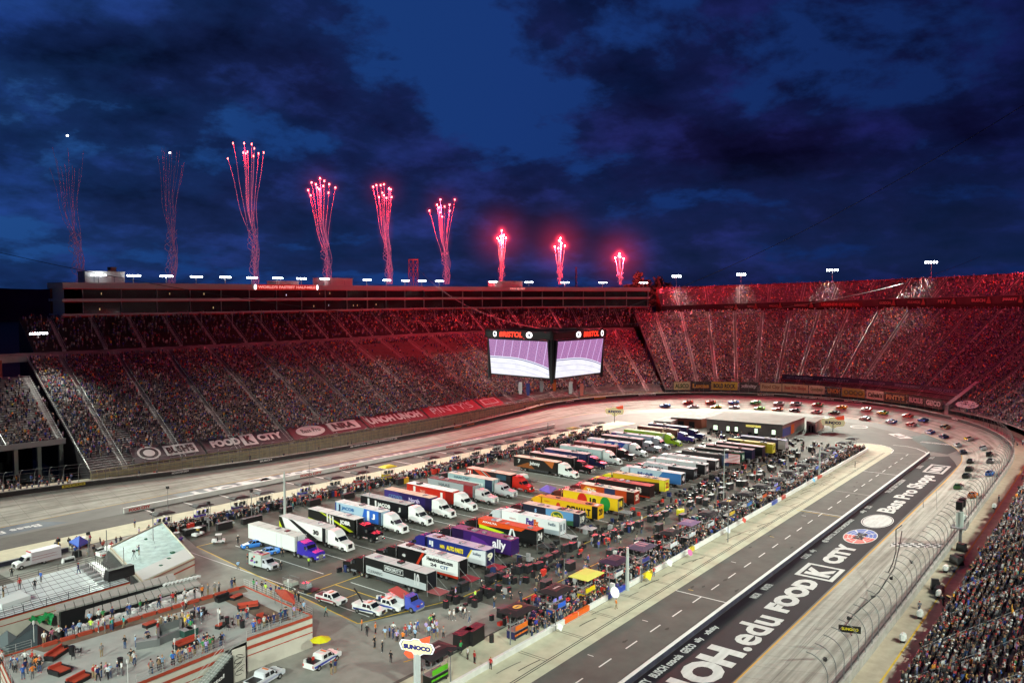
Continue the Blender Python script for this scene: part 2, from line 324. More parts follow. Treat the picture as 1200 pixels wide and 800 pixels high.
def crowd(name,pts,label,big=False,dk=0.):
    "pts: (x,y,z,heading). seated/standing figures: torso, head, legs as small closed hulls, one mesh"
    pts=np.array(pts); n=len(pts)
    if not n: return
    ca=np.cos(pts[:,3]); sa=np.sin(pts[:,3])
    # local template: x right, y front, z up
    def bx(w0,d0,z0,w1,d1,z1,yo=0.,xo=0.,yo1=None):
        yo1=yo if yo1 is None else yo1
        return [(-w0+xo,-d0+yo,z0),(w0+xo,-d0+yo,z0),(w0+xo,d0+yo,z0),(-w0+xo,d0+yo,z0),(-w1+xo,-d1+yo1,z1),(w1+xo,-d1+yo1,z1),(w1+xo,d1+yo1,z1),(-w1+xo,d1+yo1,z1)]
    q=[(4,5,6,7),(0,1,5,4),(1,2,6,5),(2,3,7,6),(3,0,4,7)]
    tv=bx(.17,.11,.75,.24,.13,1.38)+bx(.075,.085,1.42,.085,.09,1.64)+bx(.14,.12,0,.19,.13,.76)
    tf=[tuple(i+8*k for i in f) for k in range(3) for f in q]; kinds=[0]*5+[1]*5+[2]*5
    if big:
        for sx in(-1,1): 
            k=len(tv)//8; tv+=bx(.05,.06,.85,.06,.07,1.36,.10,sx*.27,.0); tf+=[tuple(i+8*k for i in f) for f in q]; kinds+=[0]*5
            k=len(tv)//8; tv+=bx(.045,.05,.80,.045,.05,.98,.24,sx*.22,.14); tf+=[tuple(i+8*k for i in f) for f in q]; kinds+=[1]*5
        k=len(tv)//8; tv+=bx(.10,.115,1.56,.085,.10,1.72,-.03); tf+=[tuple(i+8*k for i in f) for f in q]; kinds+=[3]*5
    tv=np.array(tv); m=len(tv)
    V_=1
    hs=np.array([R.uniform(.86,1.10)*(1 if R.random()<.55 else .80) for _ in range(n)])
    tvv=np.repeat(tv[None],n,0)
    if big:
        for i in range(n):
            lean=R.gauss(0,.09); ws=R.uniform(.85,1.2); tvv[i,:,0]=tvv[i,:,0]*ws+lean*tvv[i,:,2]; tvv[i,:,1]+=R.gauss(0,.07)*tvv[i,:,2]
            for q_ in(3,5):
                if R.random()<.30: tvv[i,q_*8:(q_+2)*8,2]+=np.where(tvv[i,q_*8:(q_+2)*8,1]>.12,R.uniform(.2,.75),0)
    V=np.empty((n,m,3)); V[:,:,0]=pts[:,0:1]+tvv[:,:,0]*ca[:,None]-tvv[:,:,1]*sa[:,None]; V[:,:,1]=pts[:,1:2]+tvv[:,:,0]*sa[:,None]+tvv[:,:,1]*ca[:,None]; V[:,:,2]=pts[:,2:3]+tvv[:,:,2]*hs[:,None]
    Fc=np.array(tf)[None]+ (np.arange(n)*m)[:,None,None]; nf=n*len(tf)
    me=bpy.data.meshes.new(name); me.vertices.add(n*m); me.vertices.foreach_set('co',V.ravel())
    me.loops.add(nf*4); me.loops.foreach_set('vertex_index',Fc.ravel().astype(np.int32)); me.polygons.add(nf); me.polygons.foreach_set('loop_start',np.arange(0,nf*4,4,dtype=np.int32)); 
    me.update(calc_edges=True)
    col=me.attributes.new('clothing','FLOAT_COLOR','FACE'); cc=np.ones((n,len(tf),4),dtype=np.float32); kd=np.array(kinds)
    sk=[(.45,.26,.18),(.38,.2,.13),(.5,.31,.23),(.15,.08,.05)]; hr=[(.02,.015,.01),(.08,.04,.02),(.2,.13,.06),(.5,.5,.5),(.3,.02,.02),(.01,.01,.01)]
    pn=[(.02,.03,.07),(.015,.015,.015),(.05,.06,.1),(.2,.17,.12)]
    for i in range(n):
        cc[i,kd==0,:3]=clothes(dk); cc[i,kd==1,:3]=R.choice(sk); cc[i,kd==2,:3]=R.choice(pn); cc[i,kd==3,:3]=R.choice(hr)
        if not big and R.random()<.6:
            cc[i,5,:3]=R.choice(hr)
    col.data.foreach_set('color',cc.ravel()); me.materials.append(crowdm)
    o=link(name,me); tag(o,label,None,None,'stuff'); return o
crowdm=bpy.data.materials.new('crowd_clothing'); crowdm.use_nodes=True
_a=N(crowdm.node_tree,'ShaderNodeAttribute',attribute_name='clothing'); crowdm.node_tree.links.new(_a.outputs['Color'],crowdm.node_tree.nodes['Principled BSDF'].inputs['Base Color']); crowdm.node_tree.nodes['Principled BSDF'].inputs['Roughness'].default_value=.85
def stand(parent,i0,i1,f0,f1,rows,dens,aisles,seg=1.5,redfrom=2.,crowdl=None,step=.62,aw=1.3,skip=None,mt=None,mb=None):
    "f0(i),f1(i) -> (d,z) of the bottom and top edge. real steps, a bench plank on each, aisles of stairs, people"
    I=rng(i0,i1,seg); n=len(I); out=[]
    def row(i,r):
        d0,z0=f0(i); d1,z1=f1(i); t=r/rows; return d0+(d1-d0)*t,z0+(z1-z0)*t
    b=MB(); v=[]; f=[]; 
    for r in range(rows):
        base=len(v)
        for i in I:
            d,z=row(i,r); d2,z2=row(i,r+1); h=z2-z
            v+=[O(i,d,z),O(i,d,z+h*.98),O(i,d2,z+h*.98)]
        f+=[(base+3*k+j,base+3*k+j+1,base+3*k+3+j+1,base+3*k+3+j) for k in range(n-1) for j in range(2)]
    b.add(v,f); b.build('steps',mt or tread,parent)
    b=MB(); v=[];f=[];m=[]
    for r in range(rows):
        base=len(v); 
        for i in I:
            d,z=row(i,r); d2,z2=row(i,r+1); w_=(d2-d); zz=z2+.40
            v+=[O(i,d+w_*.35,zz-.10),O(i,d+w_*.35,zz),O(i,d+w_*.72,zz)]
        f+=[(base+3*k+j,base+3*k+j+1,base+3*k+3+j+1,base+3*k+3+j) for k in range(n-1) for j in range(2)]
        m+=[1 if r/rows>redfrom else 0]*(2*(n-1))
    b.v=v;b.f=f;b.m=m; o=b.build('benches',[mb or alum,redseat],parent); o['kind']='stuff'
    for a in aisles:
        b=MB(); u=.5
        p=O(a,30,0);q=O(a+.1,30,0); m_=math.hypot(p[0]-q[0],p[1]-q[1])/.1
        dd=aw/2/m_; v=[]
        for r in range(rows):
            d,z=row(a,r); d2,z2=row(a,r+1)
            for k,(D,Z) in enumerate(((d-.02,z+.02),(d-.02,z2+.06),(d2-.02,z2+.06))):
                # keep the aisle the same width at any offset
                p=O(a,D,0); q=O(a+.2,D,0); mm=math.hypot(p[0]-q[0],p[1]-q[1])/.2; e=aw/2/max(mm,.5)
                v+=[O(a-e,D,Z),O(a+e,D,Z)]
        b.add(v,[(2*k,2*k+1,2*k+3,2*k+2) for k in range(len(v)//2-1)]); b.build('aisle',aislem,parent)
        b=MB()
        for sgn in(0,1):
            pts=[]
            for r in range(0,rows+1,4):
                d,z=row(a,r); p=O(a,d,0); q=O(a+.2,d,0); mm=math.hypot(p[0]-q[0],p[1]-q[1])/.2; e=(sgn*2-1)*aw/2/max(mm,.5)
                top=O(a+e,d,z+1.25); pts.append(top)
                if r%4==0: b.tube([O(a+e,d,z),top],.035,3,cap=False)
            b.tube(pts,.045,4,cap=False)
        b.build('handrail',rail,parent)
    # people
    cp=[]
    for r in range(rows):
        ii=i0+.1
        while ii<i1-.1:
            d,z=row(ii,r); d2,z2=row(ii,r+1); p=O(ii,d,0); q=O(ii+.2,d,0); mm=math.hypot(p[0]-q[0],p[1]-q[1])/.2
            ii+=R.uniform(.9,1.15)*step/mm
            if any(abs(ii-a)*mm<aw/2+.25 for a in aisles): continue
            if skip and skip(ii,r/rows): continue
            if R.random()>dens(ii,r/rows): continue
            D=d+(d2-d)*R.uniform(.25,.5); x,y,_=O(ii,D,0); nx,ny=O(ii,D+1,0)[:2]
            cp.append((x,y,z2,math.atan2(y-ny,x-nx)-PI/2+R.uniform(-.4,.4)))
    return cp,row
def lerp(a,b,t): return a+(b-a)*max(0,min(1,t))
def patch(a,b):
    v=math.sin(a*.55+2.1*math.sin(b*6.))+math.sin(b*13+a*1.3)+.8*math.sin(a*3.1+b*4); return 1. if v<.9 else (.75 if v<1.6 else .5)
def noise2(a,b): 
    return .5+.5*math.sin(a*1.7+3*math.sin(b*5+a*.31))*math.cos(b*9+a*.83)
# back straight stand
g1=thing('grandstand','long back grandstand with packed lower tier, dark upper tier and grey aisles','grandstand')
BA=[I_L+.6]; 
# aisles every 17 m at 40 m out
def spaced(i0,i1,gap,d):
    out=[];acc=gap*.45;p=O(i0,d,0);i=i0
    while i<i1:
        i+=.1;q=O(i,d,0);acc+=math.hypot(q[0]-p[0],q[1]-p[1]);p=q
        if acc>=gap: acc-=gap; out.append(i)
    return out
EM0=st_px(432,45,26); EM1=st_px(548,45,26)
lowA=spaced(I_L,FOLD-.6,16.5,40)
def d_low(i,t):
    if t<.10 and 17<=0: return 0
    return .90 if t<.62 else (.74 if t<.8 else .5) 
c1,row1=stand(g1,I_L,FOLD-.3,lambda i:(8,4.6),lambda i:(58,32),56,lambda i,t:patch(i,t)*(.88-(.25*noise2(i*.6,t*3) if t>.35 else .1*noise2(i,t))-(.35 if (t<.3 and i<I_L+9) else 0)-(.68 if (EM0<i<EM1 and .70<t<.93) else 0)),lowA,redfrom=.70,skip=lambda i,t:t<.09)
UPR=I_ST
UPL=st_px(22,75,45); upA=spaced(UPL+.5,UPR-.5,12.4,70)
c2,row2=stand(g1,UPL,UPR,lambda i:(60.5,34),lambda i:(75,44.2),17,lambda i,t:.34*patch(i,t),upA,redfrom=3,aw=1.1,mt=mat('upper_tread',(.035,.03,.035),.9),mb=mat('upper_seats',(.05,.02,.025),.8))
b=MB() # concourse parapet between tiers, people behind
I=rng(I_L-2.5,FOLD-.3,1.5); v=[]
for i in I: v+=[O(i,58.2,31.5),O(i,58.2,33.4),O(i,58.5,33.4),O(i,58.5,32.2),O(i,60.5,32.2),O(i,60.5,34.1)]
b.add(v,[(6*k+j,6*k+j+1,6*k+7+j,6*k+6+j) for k in range(len(I)-1) for j in range(5)]); b.build('parapet',mat('parapet_concrete',(.26,.24,.24),.8,var=.35,scale=.12),g1)
# fold end walls
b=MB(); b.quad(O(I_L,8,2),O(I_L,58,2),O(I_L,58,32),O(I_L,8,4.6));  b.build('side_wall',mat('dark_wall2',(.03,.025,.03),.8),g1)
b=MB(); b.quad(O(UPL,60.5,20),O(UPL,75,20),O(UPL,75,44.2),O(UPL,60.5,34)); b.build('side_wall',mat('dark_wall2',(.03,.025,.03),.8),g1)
b=MB(); pts=[row1(I_L,r) for r in range(0,57,4)]; b.tube([O(I_L,d,z+1.3) for d,z in pts],.06,4,cap=False); b.build('handrail',rail,g1)
crowd('spectators',c1+c2,'packed crowd of seated spectators filling the long back grandstand')
wallm_=mat('stand_front_wall',(.27,.25,.19),.8,var=.25,scale=.7); railm=mat('rail_pale_yellow',(.38,.35,.18),.6)
II=rng(I_L,FOLD-.3,1.); b=MB(); v=[]
for i in II: v+=[O(i,7.9,Oz(i)-.3),O(i,7.9,4.7)]
b.add(v,[(2*k,2*k+1,2*k+3,2*k+2) for k in range(len(II)-1)]); b.build('front_wall',wallm_,g1)
b=MB()
for h,d_ in((3.6,6.9),(4.6,6.9),(5.5,7.6)): b.tube([O(i,d_,h) for i in II],.07,4,cap=False)
for i in rng(I_L,FOLD-.3,.5): b.tube([O(i,6.9,Oz(i)-.1),O(i,6.9,4.6),O(i,7.6,5.5)],.06,4,cap=False)
o=b.build('front_railing',railm,g1); o['kind']='stuff'
# raised stand over the tunnel, left end
g0=thing('grandstand','raised end section of the back grandstand above a dark vehicle tunnel','grandstand')
LS=I_L-12; Lr=row1
c0,row0=stand(g0,LS,I_L-.5,lambda i:(21,11.7),lambda i:(50,27.6),30,lambda i,t:.55-.35*t,[I_L-5.1,I_L-.9],redfrom=3)
crowd('spectators',c0,'scattered spectators on the raised grandstand section above the tunnel')
def wallstrip(par,name,m,i0,i1,prof,seg=1.):
    II=rng(i0,i1,seg); b=MB(); v=[]; k=len(prof)
    for i in II: v+=[O(i,d,z) for d,z in prof]
    b.add(v,[(k*a+j,k*a+j+1,k*a+k+j+1,k*a+k+j) for a in range(len(II)-1) for j in range(k-1)]); return b.build(name,m,par)
wallstrip(g0,'front_beam',grey,LS,I_L-.5,[(21.3,11.4),(20.8,11.4),(20.8,12.9),(21.0,12.9)])
wallstrip(g0,'rear_wall',mat('brick_red_wall',(.20,.03,.025),.7,var=.2,scale=.3),LS,I_L-2.6,[(50.2,26),(50.2,33)])
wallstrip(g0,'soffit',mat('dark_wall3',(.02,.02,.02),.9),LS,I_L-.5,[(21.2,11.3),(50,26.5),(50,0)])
for k in range(7):
    i=LS+1.2+k*1.7; b=MB(); p=O(i,24,0); b.box(p[0]-.5,p[1]-.5,0,p[0]+.5,p[1]+.5,13.4); b.build('pillar',gconc,g0)
sx=thing('suite_box','small white roofed suite box with dark windows at the far left end','building')
wallstrip(sx,'window_band',glassd,LS,I_L-3.,[(50.6,33),(50.6,36.4)])
wallstrip(sx,'roof',mat('suite_fascia',(.4,.37,.37)),LS,I_L-2.9,[(49.6,36.4),(49.6,38.9),(60,38.9),(60,30)])
b=MB(); b.quad(O(I_L-2.9,49.6,36.4),O(I_L-2.9,60,36.4),O(I_L-2.9,60,38.9),O(I_L-2.9,49.6,38.9)); b.quad(O(I_L-2.95,50.6,30),O(I_L-2.95,60,30),O(I_L-2.95,60,36.4),O(I_L-2.95,50.6,36.4)); b.build('end_wall',mat('suite_fascia',(.4,.37,.37)),sx)
for k in range(9): 
    i=LS+k*1.1; b=MB(); p=O(i,50.4,33); b.tube([p,(p[0],p[1],36.4)],.12,4); b.build('column',grey,sx)
# suites
sb=thing('suite_building','long white roofed suite building with two rows of dark windows above back grandstand','building')
wht=mat('suite_fascia',(.40,.37,.37),.7,var=.12,scale=.3); redl=mat('suite_red_trim',(.45,.03,.03),.6)
D0=76.; SUI=st_px(70,D0,50); I=rng(SUI,UPR,1.)
def band(nm,m,prof,i0=I[0],i1=I[-1],parent=sb,seg=1.):
    II=rng(i0,i1,seg); b=MB(); v=[]; k=len(prof)
    for i in II: v+=[O(i,d,z) for d,z in prof]
    b.add(v,[(k*a+j,k*a+(j+1)%k,k*a+k+(j+1)%k,k*a+k+j) for a in range(len(II)-1) for j in range(k)]+[tuple(range(k)),tuple(k*(len(II)-1)+j for j in range(k))]); return b.build(nm,m,parent)
band('roof',wht,[(D0-3,54),(D0-3,56),(D0+13,56),(D0+13,54)])
band('floor_slab',wht,[(D0-2,49.7),(D0-2,50.6),(D0+12,50.6),(D0+12,49.7)])
band('floor_slab',wht,[(D0-2,44.9),(D0-2,45.5),(D0+12,45.5),(D0+12,44.9)])
band('trim',redl,[(D0-3.05,53.7),(D0-3.05,53.98),(D0-2.6,53.98),(D0-2.6,53.7)])
band('trim',redl,[(D0-2.05,49.45),(D0-2.05,49.68),(D0-1.6,49.68),(D0-1.6,49.45)])
band('trim',redl,[(D0-2.05,44.5),(D0-2.05,44.88),(D0-1.6,44.88),(D0-1.6,44.5)])
band('back_wall',wallr,[(D0+10,20),(D0+10,54),(D0+10.5,54),(D0+10.5,20)])
b=MB(); 
for i in(I[0]+.2,I[-1]-.2): b.quad(O(i,D0-1.9,44),O(i,D0+10,44),O(i,D0+10,54),O(i,D0-1.9,54))
b.build('end_wall',wht,sb)
litw=mat('lit_window',(.6,.4,.15),.5,emit=.5,ecol=(1,.75,.35)); litb=mat('screen_glow',(.5,.6,.9),.5,emit=1.2,ecol=(.7,.8,1))
sup=spaced(I[0],I[-1],12.4,D0); 
for lvl,(z0,z1) in enumerate(((45.5,49.45),(50.6,53.7))):
    for k in range(len(sup)-1):
        b=MB(); a,c=sup[k]+.04,sup[k+1]-.04; b.quad(O(a,D0,z0),O(c,D0,z0),O(c,D0,z1),O(a,D0,z1)); b.build('window',glassd,sb)
        for q in range(3):
            if R.random()<.22:
                b=MB(); a=lerp(sup[k],sup[k+1],R.uniform(.1,.8)); e=R.uniform(.04,.12); zz=z0+R.uniform(.8,1.6); b.quad(O(a,D0-.03,zz),O(a+e,D0-.03,zz),O(a+e,D0-.03,zz+.7),O(a,D0-.03,zz+.7)); b.build('lit_pane',litw if R.random()<.75 else litb,sb)
    for a in sup:
        b=MB(); e=.03; b.add([O(a-e,D0-.5,z0),O(a+e,D0-.5,z0),O(a+e,D0+.1,z0),O(a-e,D0+.1,z0),O(a-e,D0-.5,z1),O(a+e,D0-.5,z1),O(a+e,D0+.1,z1),O(a-e,D0+.1,z1)],[(0,1,5,4),(1,2,6,5),(3,0,4,7),(2,3,7,6)]); b.build('column',grey,sb)
for a in sup: # tall slim columns standing in the upper tier
    b=MB(); b.tube([O(a,68,38),O(a,68,45)],.15,5); b.build('column',grey,sb)
# turn + front stand
g2=thing('grandstand','huge curved turn grandstand glowing red, full of spectators','grandstand')
VE=VIS1+7
TFE=st_px(1195,60,46)
def tf(i): return max(0,min(1,(i-FOLD)/(TFE-FOLD)))
SR=st_px(1150,8,4)
def f0(i):
    t=max(0,min(1,(i-SR)/8)); return (lerp(8,6.6,t),lerp(6.2,3.2,t))
def f1(i): return (66,lerp(41.5,45.5,tf(i)))
BX0=st_px(915,12,7,0,TURN); BX1=st_px(1118,12,7,0,TURN)
tA=spaced(FOLD+.6,VE,12.5,45)
c3,row3=stand(g2,FOLD,VE,f0,f1,58,lambda i,t:patch(i*1.1+5,t)*(.78-.12*noise2(i*.9,t*4)) if i<SR else .97-.1*t,tA,redfrom=3,skip=lambda i,t:(BX0<i<BX1 and t<.14))
near=[p for p in c3 if p[0]<215 and p[1]<32]; far=[p for p in c3 if not(p[0]<215 and p[1]<32)]
crowd('spectators',far,'crowd of seated spectators filling the curved turn grandstand')
def uz0(i): return lerp(44,51.2,tf(i))
def uz1(i): return lerp(54,61.5,tf(i))
g3=thing('upper_deck','pale upper deck of the turn grandstand above a dark banner band','grandstand')
I_U=I_ST+.9
c4,row4=stand(g3,I_U,VE,lambda i:(70,uz0(i)),lambda i:(86,uz1(i)),16,lambda i,t:.33,spaced(I_U,VE,17,78),redfrom=3)
for m_ in(alum,): pass
crowd('spectators',c4,'scattered spectators on the pale upper deck of the turn')
II=rng(I_U,VE,1.); b=MB(); v=[]
for i in II: v+=[O(i,66.3,f1(i)[1]),O(i,66.3,f1(i)[1]+.2),O(i,70.3,f1(i)[1]+.2),O(i,70.3,uz0(i)-2.4)]
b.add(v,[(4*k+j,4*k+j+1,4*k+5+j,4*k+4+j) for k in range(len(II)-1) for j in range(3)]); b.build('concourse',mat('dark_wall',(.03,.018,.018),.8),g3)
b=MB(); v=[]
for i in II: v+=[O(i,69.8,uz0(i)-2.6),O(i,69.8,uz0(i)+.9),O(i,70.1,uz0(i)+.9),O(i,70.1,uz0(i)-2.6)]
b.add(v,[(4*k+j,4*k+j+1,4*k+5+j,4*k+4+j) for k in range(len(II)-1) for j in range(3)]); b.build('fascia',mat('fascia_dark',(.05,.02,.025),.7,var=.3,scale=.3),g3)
b=MB(); v=[]
for i in II: v+=[O(i,86.2,0),O(i,86.2,uz1(i)+1.1),O(i,86.6,uz1(i)+1.1),O(i,86.6,0)]
b.add(v,[(4*k+j,4*k+j+1,4*k+5+j,4*k+4+j) for k in range(len(II)-1) for j in range(3)]); b.build('rear_wall',wallr,g3)
# ------------------------------------------------------------ infield paint, walls
def poly(name,mtl,pts,h,px=True,label=None):
    b=MB(); P=[at(*p)[:2] if px else p for p in pts]; b.add([(x,y,h) for x,y in P],[tuple(range(len(P)))]); o=b.build(name,mtl,fix=False)
    if o.data.polygons[0].normal.z<0: o.data.flip_normals()
    return struct(o)
def line(name,mtl,pts,w,h,dash=None):
    b=MB()
    for a,c in zip(pts,pts[1:]):
        a=Vector(a[:2]);c=Vector(c[:2]);d=(c-a).normalized(); n=Vector((-d.y,d.x))*w/2; 
        b.add([(a.x+n.x,a.y+n.y,h),(a.x-n.x,a.y-n.y,h),(c.x-n.x,c.y-n.y,h),(c.x+n.x,c.y+n.y,h)],[(0,1,2,3)])
    o=b.build(name,mtl,fix=False)
    return struct(o)
R_=lambda x0,y0,x1,y1:[(x0,y0),(x1,y0),(x1,y1),(x0,y1)]
XW=lambda X:190.2-.058*(X-95)   # back pit road wall
paintm=mat('apron_black_paint',(.013,.011,.016),.6,var=.25,scale=.25,spec=.12)
apr=mat('apron_asphalt',(.13,.13,.125),.75,var=.15,scale=.15)
# apron ring of grey asphalt just inside the concrete
a0=[i for i in range(VIS1)]
II=rng(2,VIS1-4,1.)
def INo(i,d):
    a=int(i%NP);b_=(a+1)%NP;t=i%NP-a; p=INN[a]*(1-t)+INN[b_]*t; q=np.array(O(i,0,0)[:2])-np.array(O(i,-1,0)[:2]); return (p[0]-q[0]*d,p[1]-q[1]*d,0)
struct(strip('apron',apr,[INo(i,0) for i in II],[INo(i,9.5) for i in II],.004))
poly('pit_road',asph2,R_(62,53,297,63),.008,False); poly('pit_lane_concrete',lconc,R_(62,63,287,77),.008,False)
poly('pit_lane_end',lconc,[(287,63),(294,64.5),(299,68),(300,73),(297,77),(287,77)],.008,False)
poly('turn_apron',asph2,[(290,53),(305,57),(322,68),(331,84),(326,100),(318,86),(306,76),(299.5,73),(299,68),(294,64.5),(287,63),(287,53)],.0085,False)
b_=[(x,XW(x)-.3) for x in rng(60,290,20)]; c_=[(x,XW(x)-10) for x in rng(60,290,20)]; d_=[(x,XW(x)-19) for x in rng(60,290,20)]
poly('pit_road',asph2,b_+c_[::-1],.008,False); poly('pit_lane_concrete',lconc,c_+d_[::-1],.008,False)
poly('painted_apron',paintm,[(60,52.2),(60,41.55),(276,42.2),(283,44),(292,47),(288,51.5),(282,52.2)],.012,False)
poly('painted_apron',paintm,[(295,48),(305,46.5),(322,53),(331,60),(324,66),(308,58),(297,53.5)],.012,False)
poly('painted_apron',mat('apron_blue_paint',(.045,.055,.085),.5,var=.3,scale=.3),[(60,202),(82,201.5),(80,198.6),(84,192.5),(70,193),(60,193.5)],.012,False)
poly('painted_apron',mat('apron_grey_paint',(.10,.115,.13),.55,var=.2,scale=.2),[(112,189.4),(256,181),(256,190),(240,190.8),(196,192.6),(168,194.4),(140,196),(112,198.2)],.012,False)
struct(strip('track_line',mat('track_yellow_line',(.50,.27,.02),.6),[T(i,.0,.0) for i in rng(2,VIS1,1)],[T(i,.022,.0) for i in rng(2,VIS1,1)],.012))
line('lane_line',mat('dark_seam',(.03,.03,.035),.7),[(62,64.8),(286,64.8)],.16,.014); line('lane_line',mat('dark_seam',(.03,.03,.035)),[(62,65.2),(286,65.2)],.16,.014)
x=88.
while x<286: line('lane_line',white,[(x,58.2),(x+3.4,58.2)],.22,.014); x+=7.55
seam=mat('dark_seam',(.03,.03,.035))
x=92.5
while x<284:
    for k in(0,.55): line('lane_line',mat('pale_seam',(.09,.085,.075),.8),[(x+k,65.3),(x+k,70)],.13,.014)
    x+=9.6
for x0,mm in((129.2,white),(196,yellow),(197,white),(252,white),(222,mat('faded_white',(.3,.3,.28),.7))): line('lane_line',mm,[(x0,63 if mm!=yellow else 64),(x0,53)],.25,.014)
for x0,y0 in((98,61.6),(114,61.4),(131,61.5),(150,61.5),(171,61.5),(192,61.5)): line('lane_line',yellow if int(x0)%2 else white,[(x0,y0),(x0,y0-1)],.16,.014)
x=100.
while x<250: line('lane_line',white,[(x,XW(x)-.8),(x,XW(x)-10)],.35,.014); x+=9.7
# curved white lines at the far end of pit road
line('lane_line',white,[(286,63),(292,63.6),(297,66),(300,70),(300,75),(297,79),(291,82)],.3,.014)
line('lane_line',white,[(290,52.8),(295,54.5),(300,58),(302.5,62),(302,66)],.35,.014)
line('lane_line',mat('faded_white2',(.3,.3,.28),.7),[(287,63),(290,53)],.25,.014)
# paddock concrete in the foreground, paddock lines
poly('paddock_pad',gconc,[(60,172),(60,40+38),(104,77.2),(104,88),(85.3,96.3),(91.5,152.8),(95,165),(95,171)],.006,False)
poly('pit_stalls',mat('stall_concrete',(.19,.185,.165),.8,var=.2,scale=.5),R_(104,70,287,80),.009,False)
for X0,Y0,X1,Y1 in((85.2,96.4,91.6,152.8),(91.6,152.8,98,152.2),(85.2,96.4,104,90.6),(104,90.7,270,89.2),(104,82,190,81),(190,81,280,80.5),(88.3,113,104,112.7),(88,106.3,94,106.3),(91.8,118,98,118),(94.5,97.2,94.5,112.8),(104.4,97,104.4,112.8),(80,81,86.5,79)):
    line('bay_line',yellow,[(X0,Y0),(X1,Y1)],.24,.016)
x=96.9
while x<262:
    line('bay_line',white,[(x,119),(x,147)],.2,.014); line('bay_line',white,[(x+.1,93),(x+.1,111.5)],.2,.014); x+=7.78
line('bay_line',white,[(88.8,117),(88.8,151)],.22,.014); line('bay_line',white,[(88.2,97),(88.2,115)],.2,.014)
# oil and rubber marks
rub=mat('rubber_marks',(.035,.034,.032),.8)
for k in range(26):
    x=R.uniform(95,280); y=R.uniform(54.5,62.3); pts=[(x+R.uniform(.4,1.4)*math.cos(a)*R.uniform(.6,1),y+.35*math.sin(a)*R.uniform(.5,1)) for a in [2*PI*j/9 for j in range(9)]]
    poly('oil_patch',mat('oil_marks',(.05,.047,.043),.8),pts,.0125,False)
for k in range(34):
    x=R.uniform(84,275); y=R.uniform(66,69.5); r=R.uniform(6,16); t0=R.uniform(-.1,.25); L_=R.uniform(2,7); pts=[(x+s,y-(s*s)/(2*r)*R.choice((1,1)) *.5) for s in rng(0,L_,.7)]
    line('tyre_mark',rub if k%3 else mat('faint_rubber',(.15,.14,.12),.8),pts,.18,.0145)
for k in range(22): # skid marks across the banked concrete
    i0=R.uniform(VIS1-44,VIS1-4); s0=R.uniform(.1,.5); L_=R.uniform(3,9); ds=R.uniform(-.04,.05); n=10
    struct(strip('skid_mark',mat('faint_rubber2',(.27,.265,.24),.8),[T(i0+L_*t/n,s0+ds*t/3,.0) for t in range(n)],[T(i0+L_*t/n,s0+ds*t/3+.017,0) for t in range(n)],.01))
# white painted walls
def wallthing(name,label,p0,p1,h=.95,w=.45,cap=white,face=None,cat='wall'):
    t=thing(name,label,cat); d=Vector((p1[0]-p0[0],p1[1]-p0[1],0)); L_=d.length; d.normalize(); n=Vector((-d.y,d.x,0)); p0=Vector((p0[0],p0[1],0)); seg=max(1,int(L_/6)); 
    m=face or mat('dark_wall_face',(.03,.03,.05),.6,var=.5,scale=.8)
    for k in range(seg):
        a=p0+d*(L_*k/seg); b=MB(); e=L_/seg-.03
        b.box(0,-w/2,0,e,w/2,h-.06); o=b.build('wall_section',m,t); o.location=a; o.rotation_euler=(0,0,math.atan2(d.y,d.x))
    b=MB(); b.box(0,-w/2-.04,h-.055,L_,w/2+.04,h+.06); o=b.build('coping',cap,t); o.location=p0; o.rotation_euler=(0,0,math.atan2(d.y,d.x)); return t
wallthing('infield_wall','long low dark wall with bright white top between pit road and painted apron',(62,52.5),(290.3,52.5))
mulw=mat('white_wall_face',(.55,.55,.53),.6,var=.12,scale=.5)
bwl=wallthing('infield_wall','long low white wall beside the back pit road with red lettering',(95.4,190.2),(262,180.7),1.15,.5,white,mulw)
wallthing('pit_wall','long low white pit wall in front of the near pit boxes',(62,70.3),(286,70.3),.85,.35,white,mulw)
wallthing('pit_wall','low pale pit wall in front of the back pit boxes',(92,XW(92)-19),(250,XW(250)-19),.8,.35,white,mulw)
wallthing('access_wall','dark low wall beside the back access road behind the white box van',(30,172.5),(74,170.5),.9,.4,grey,mat('dark_wall_face',(.03,.03,.05)))
d=Vector((1,-.058,0)).normalized()
for k,(px0,px1,tx,m_) in enumerate(((151,176,'FOOD CITY','r'),(352,377,'FOOD CITY','r'),(398,418,'FOOD CITY','r'),(523,541,'FOOD CITY','r'))):
    def bx(px,py): 
        # on the face of the white wall
        lo,hi=95.4,262
        for _ in range(30):
            m=(lo+hi)/2
            if pxof(m,XW(m)-.27,.5)[0]<px: lo=m
            else: hi=m
        return lo
    xa=bx(px0,0); xb=bx(px1,0); text(tx,redp,(xa,XW(xa)-.28,.18),(xb-xa,-(xb-xa)*.058,0),(0,0,.72),bwl,.05)
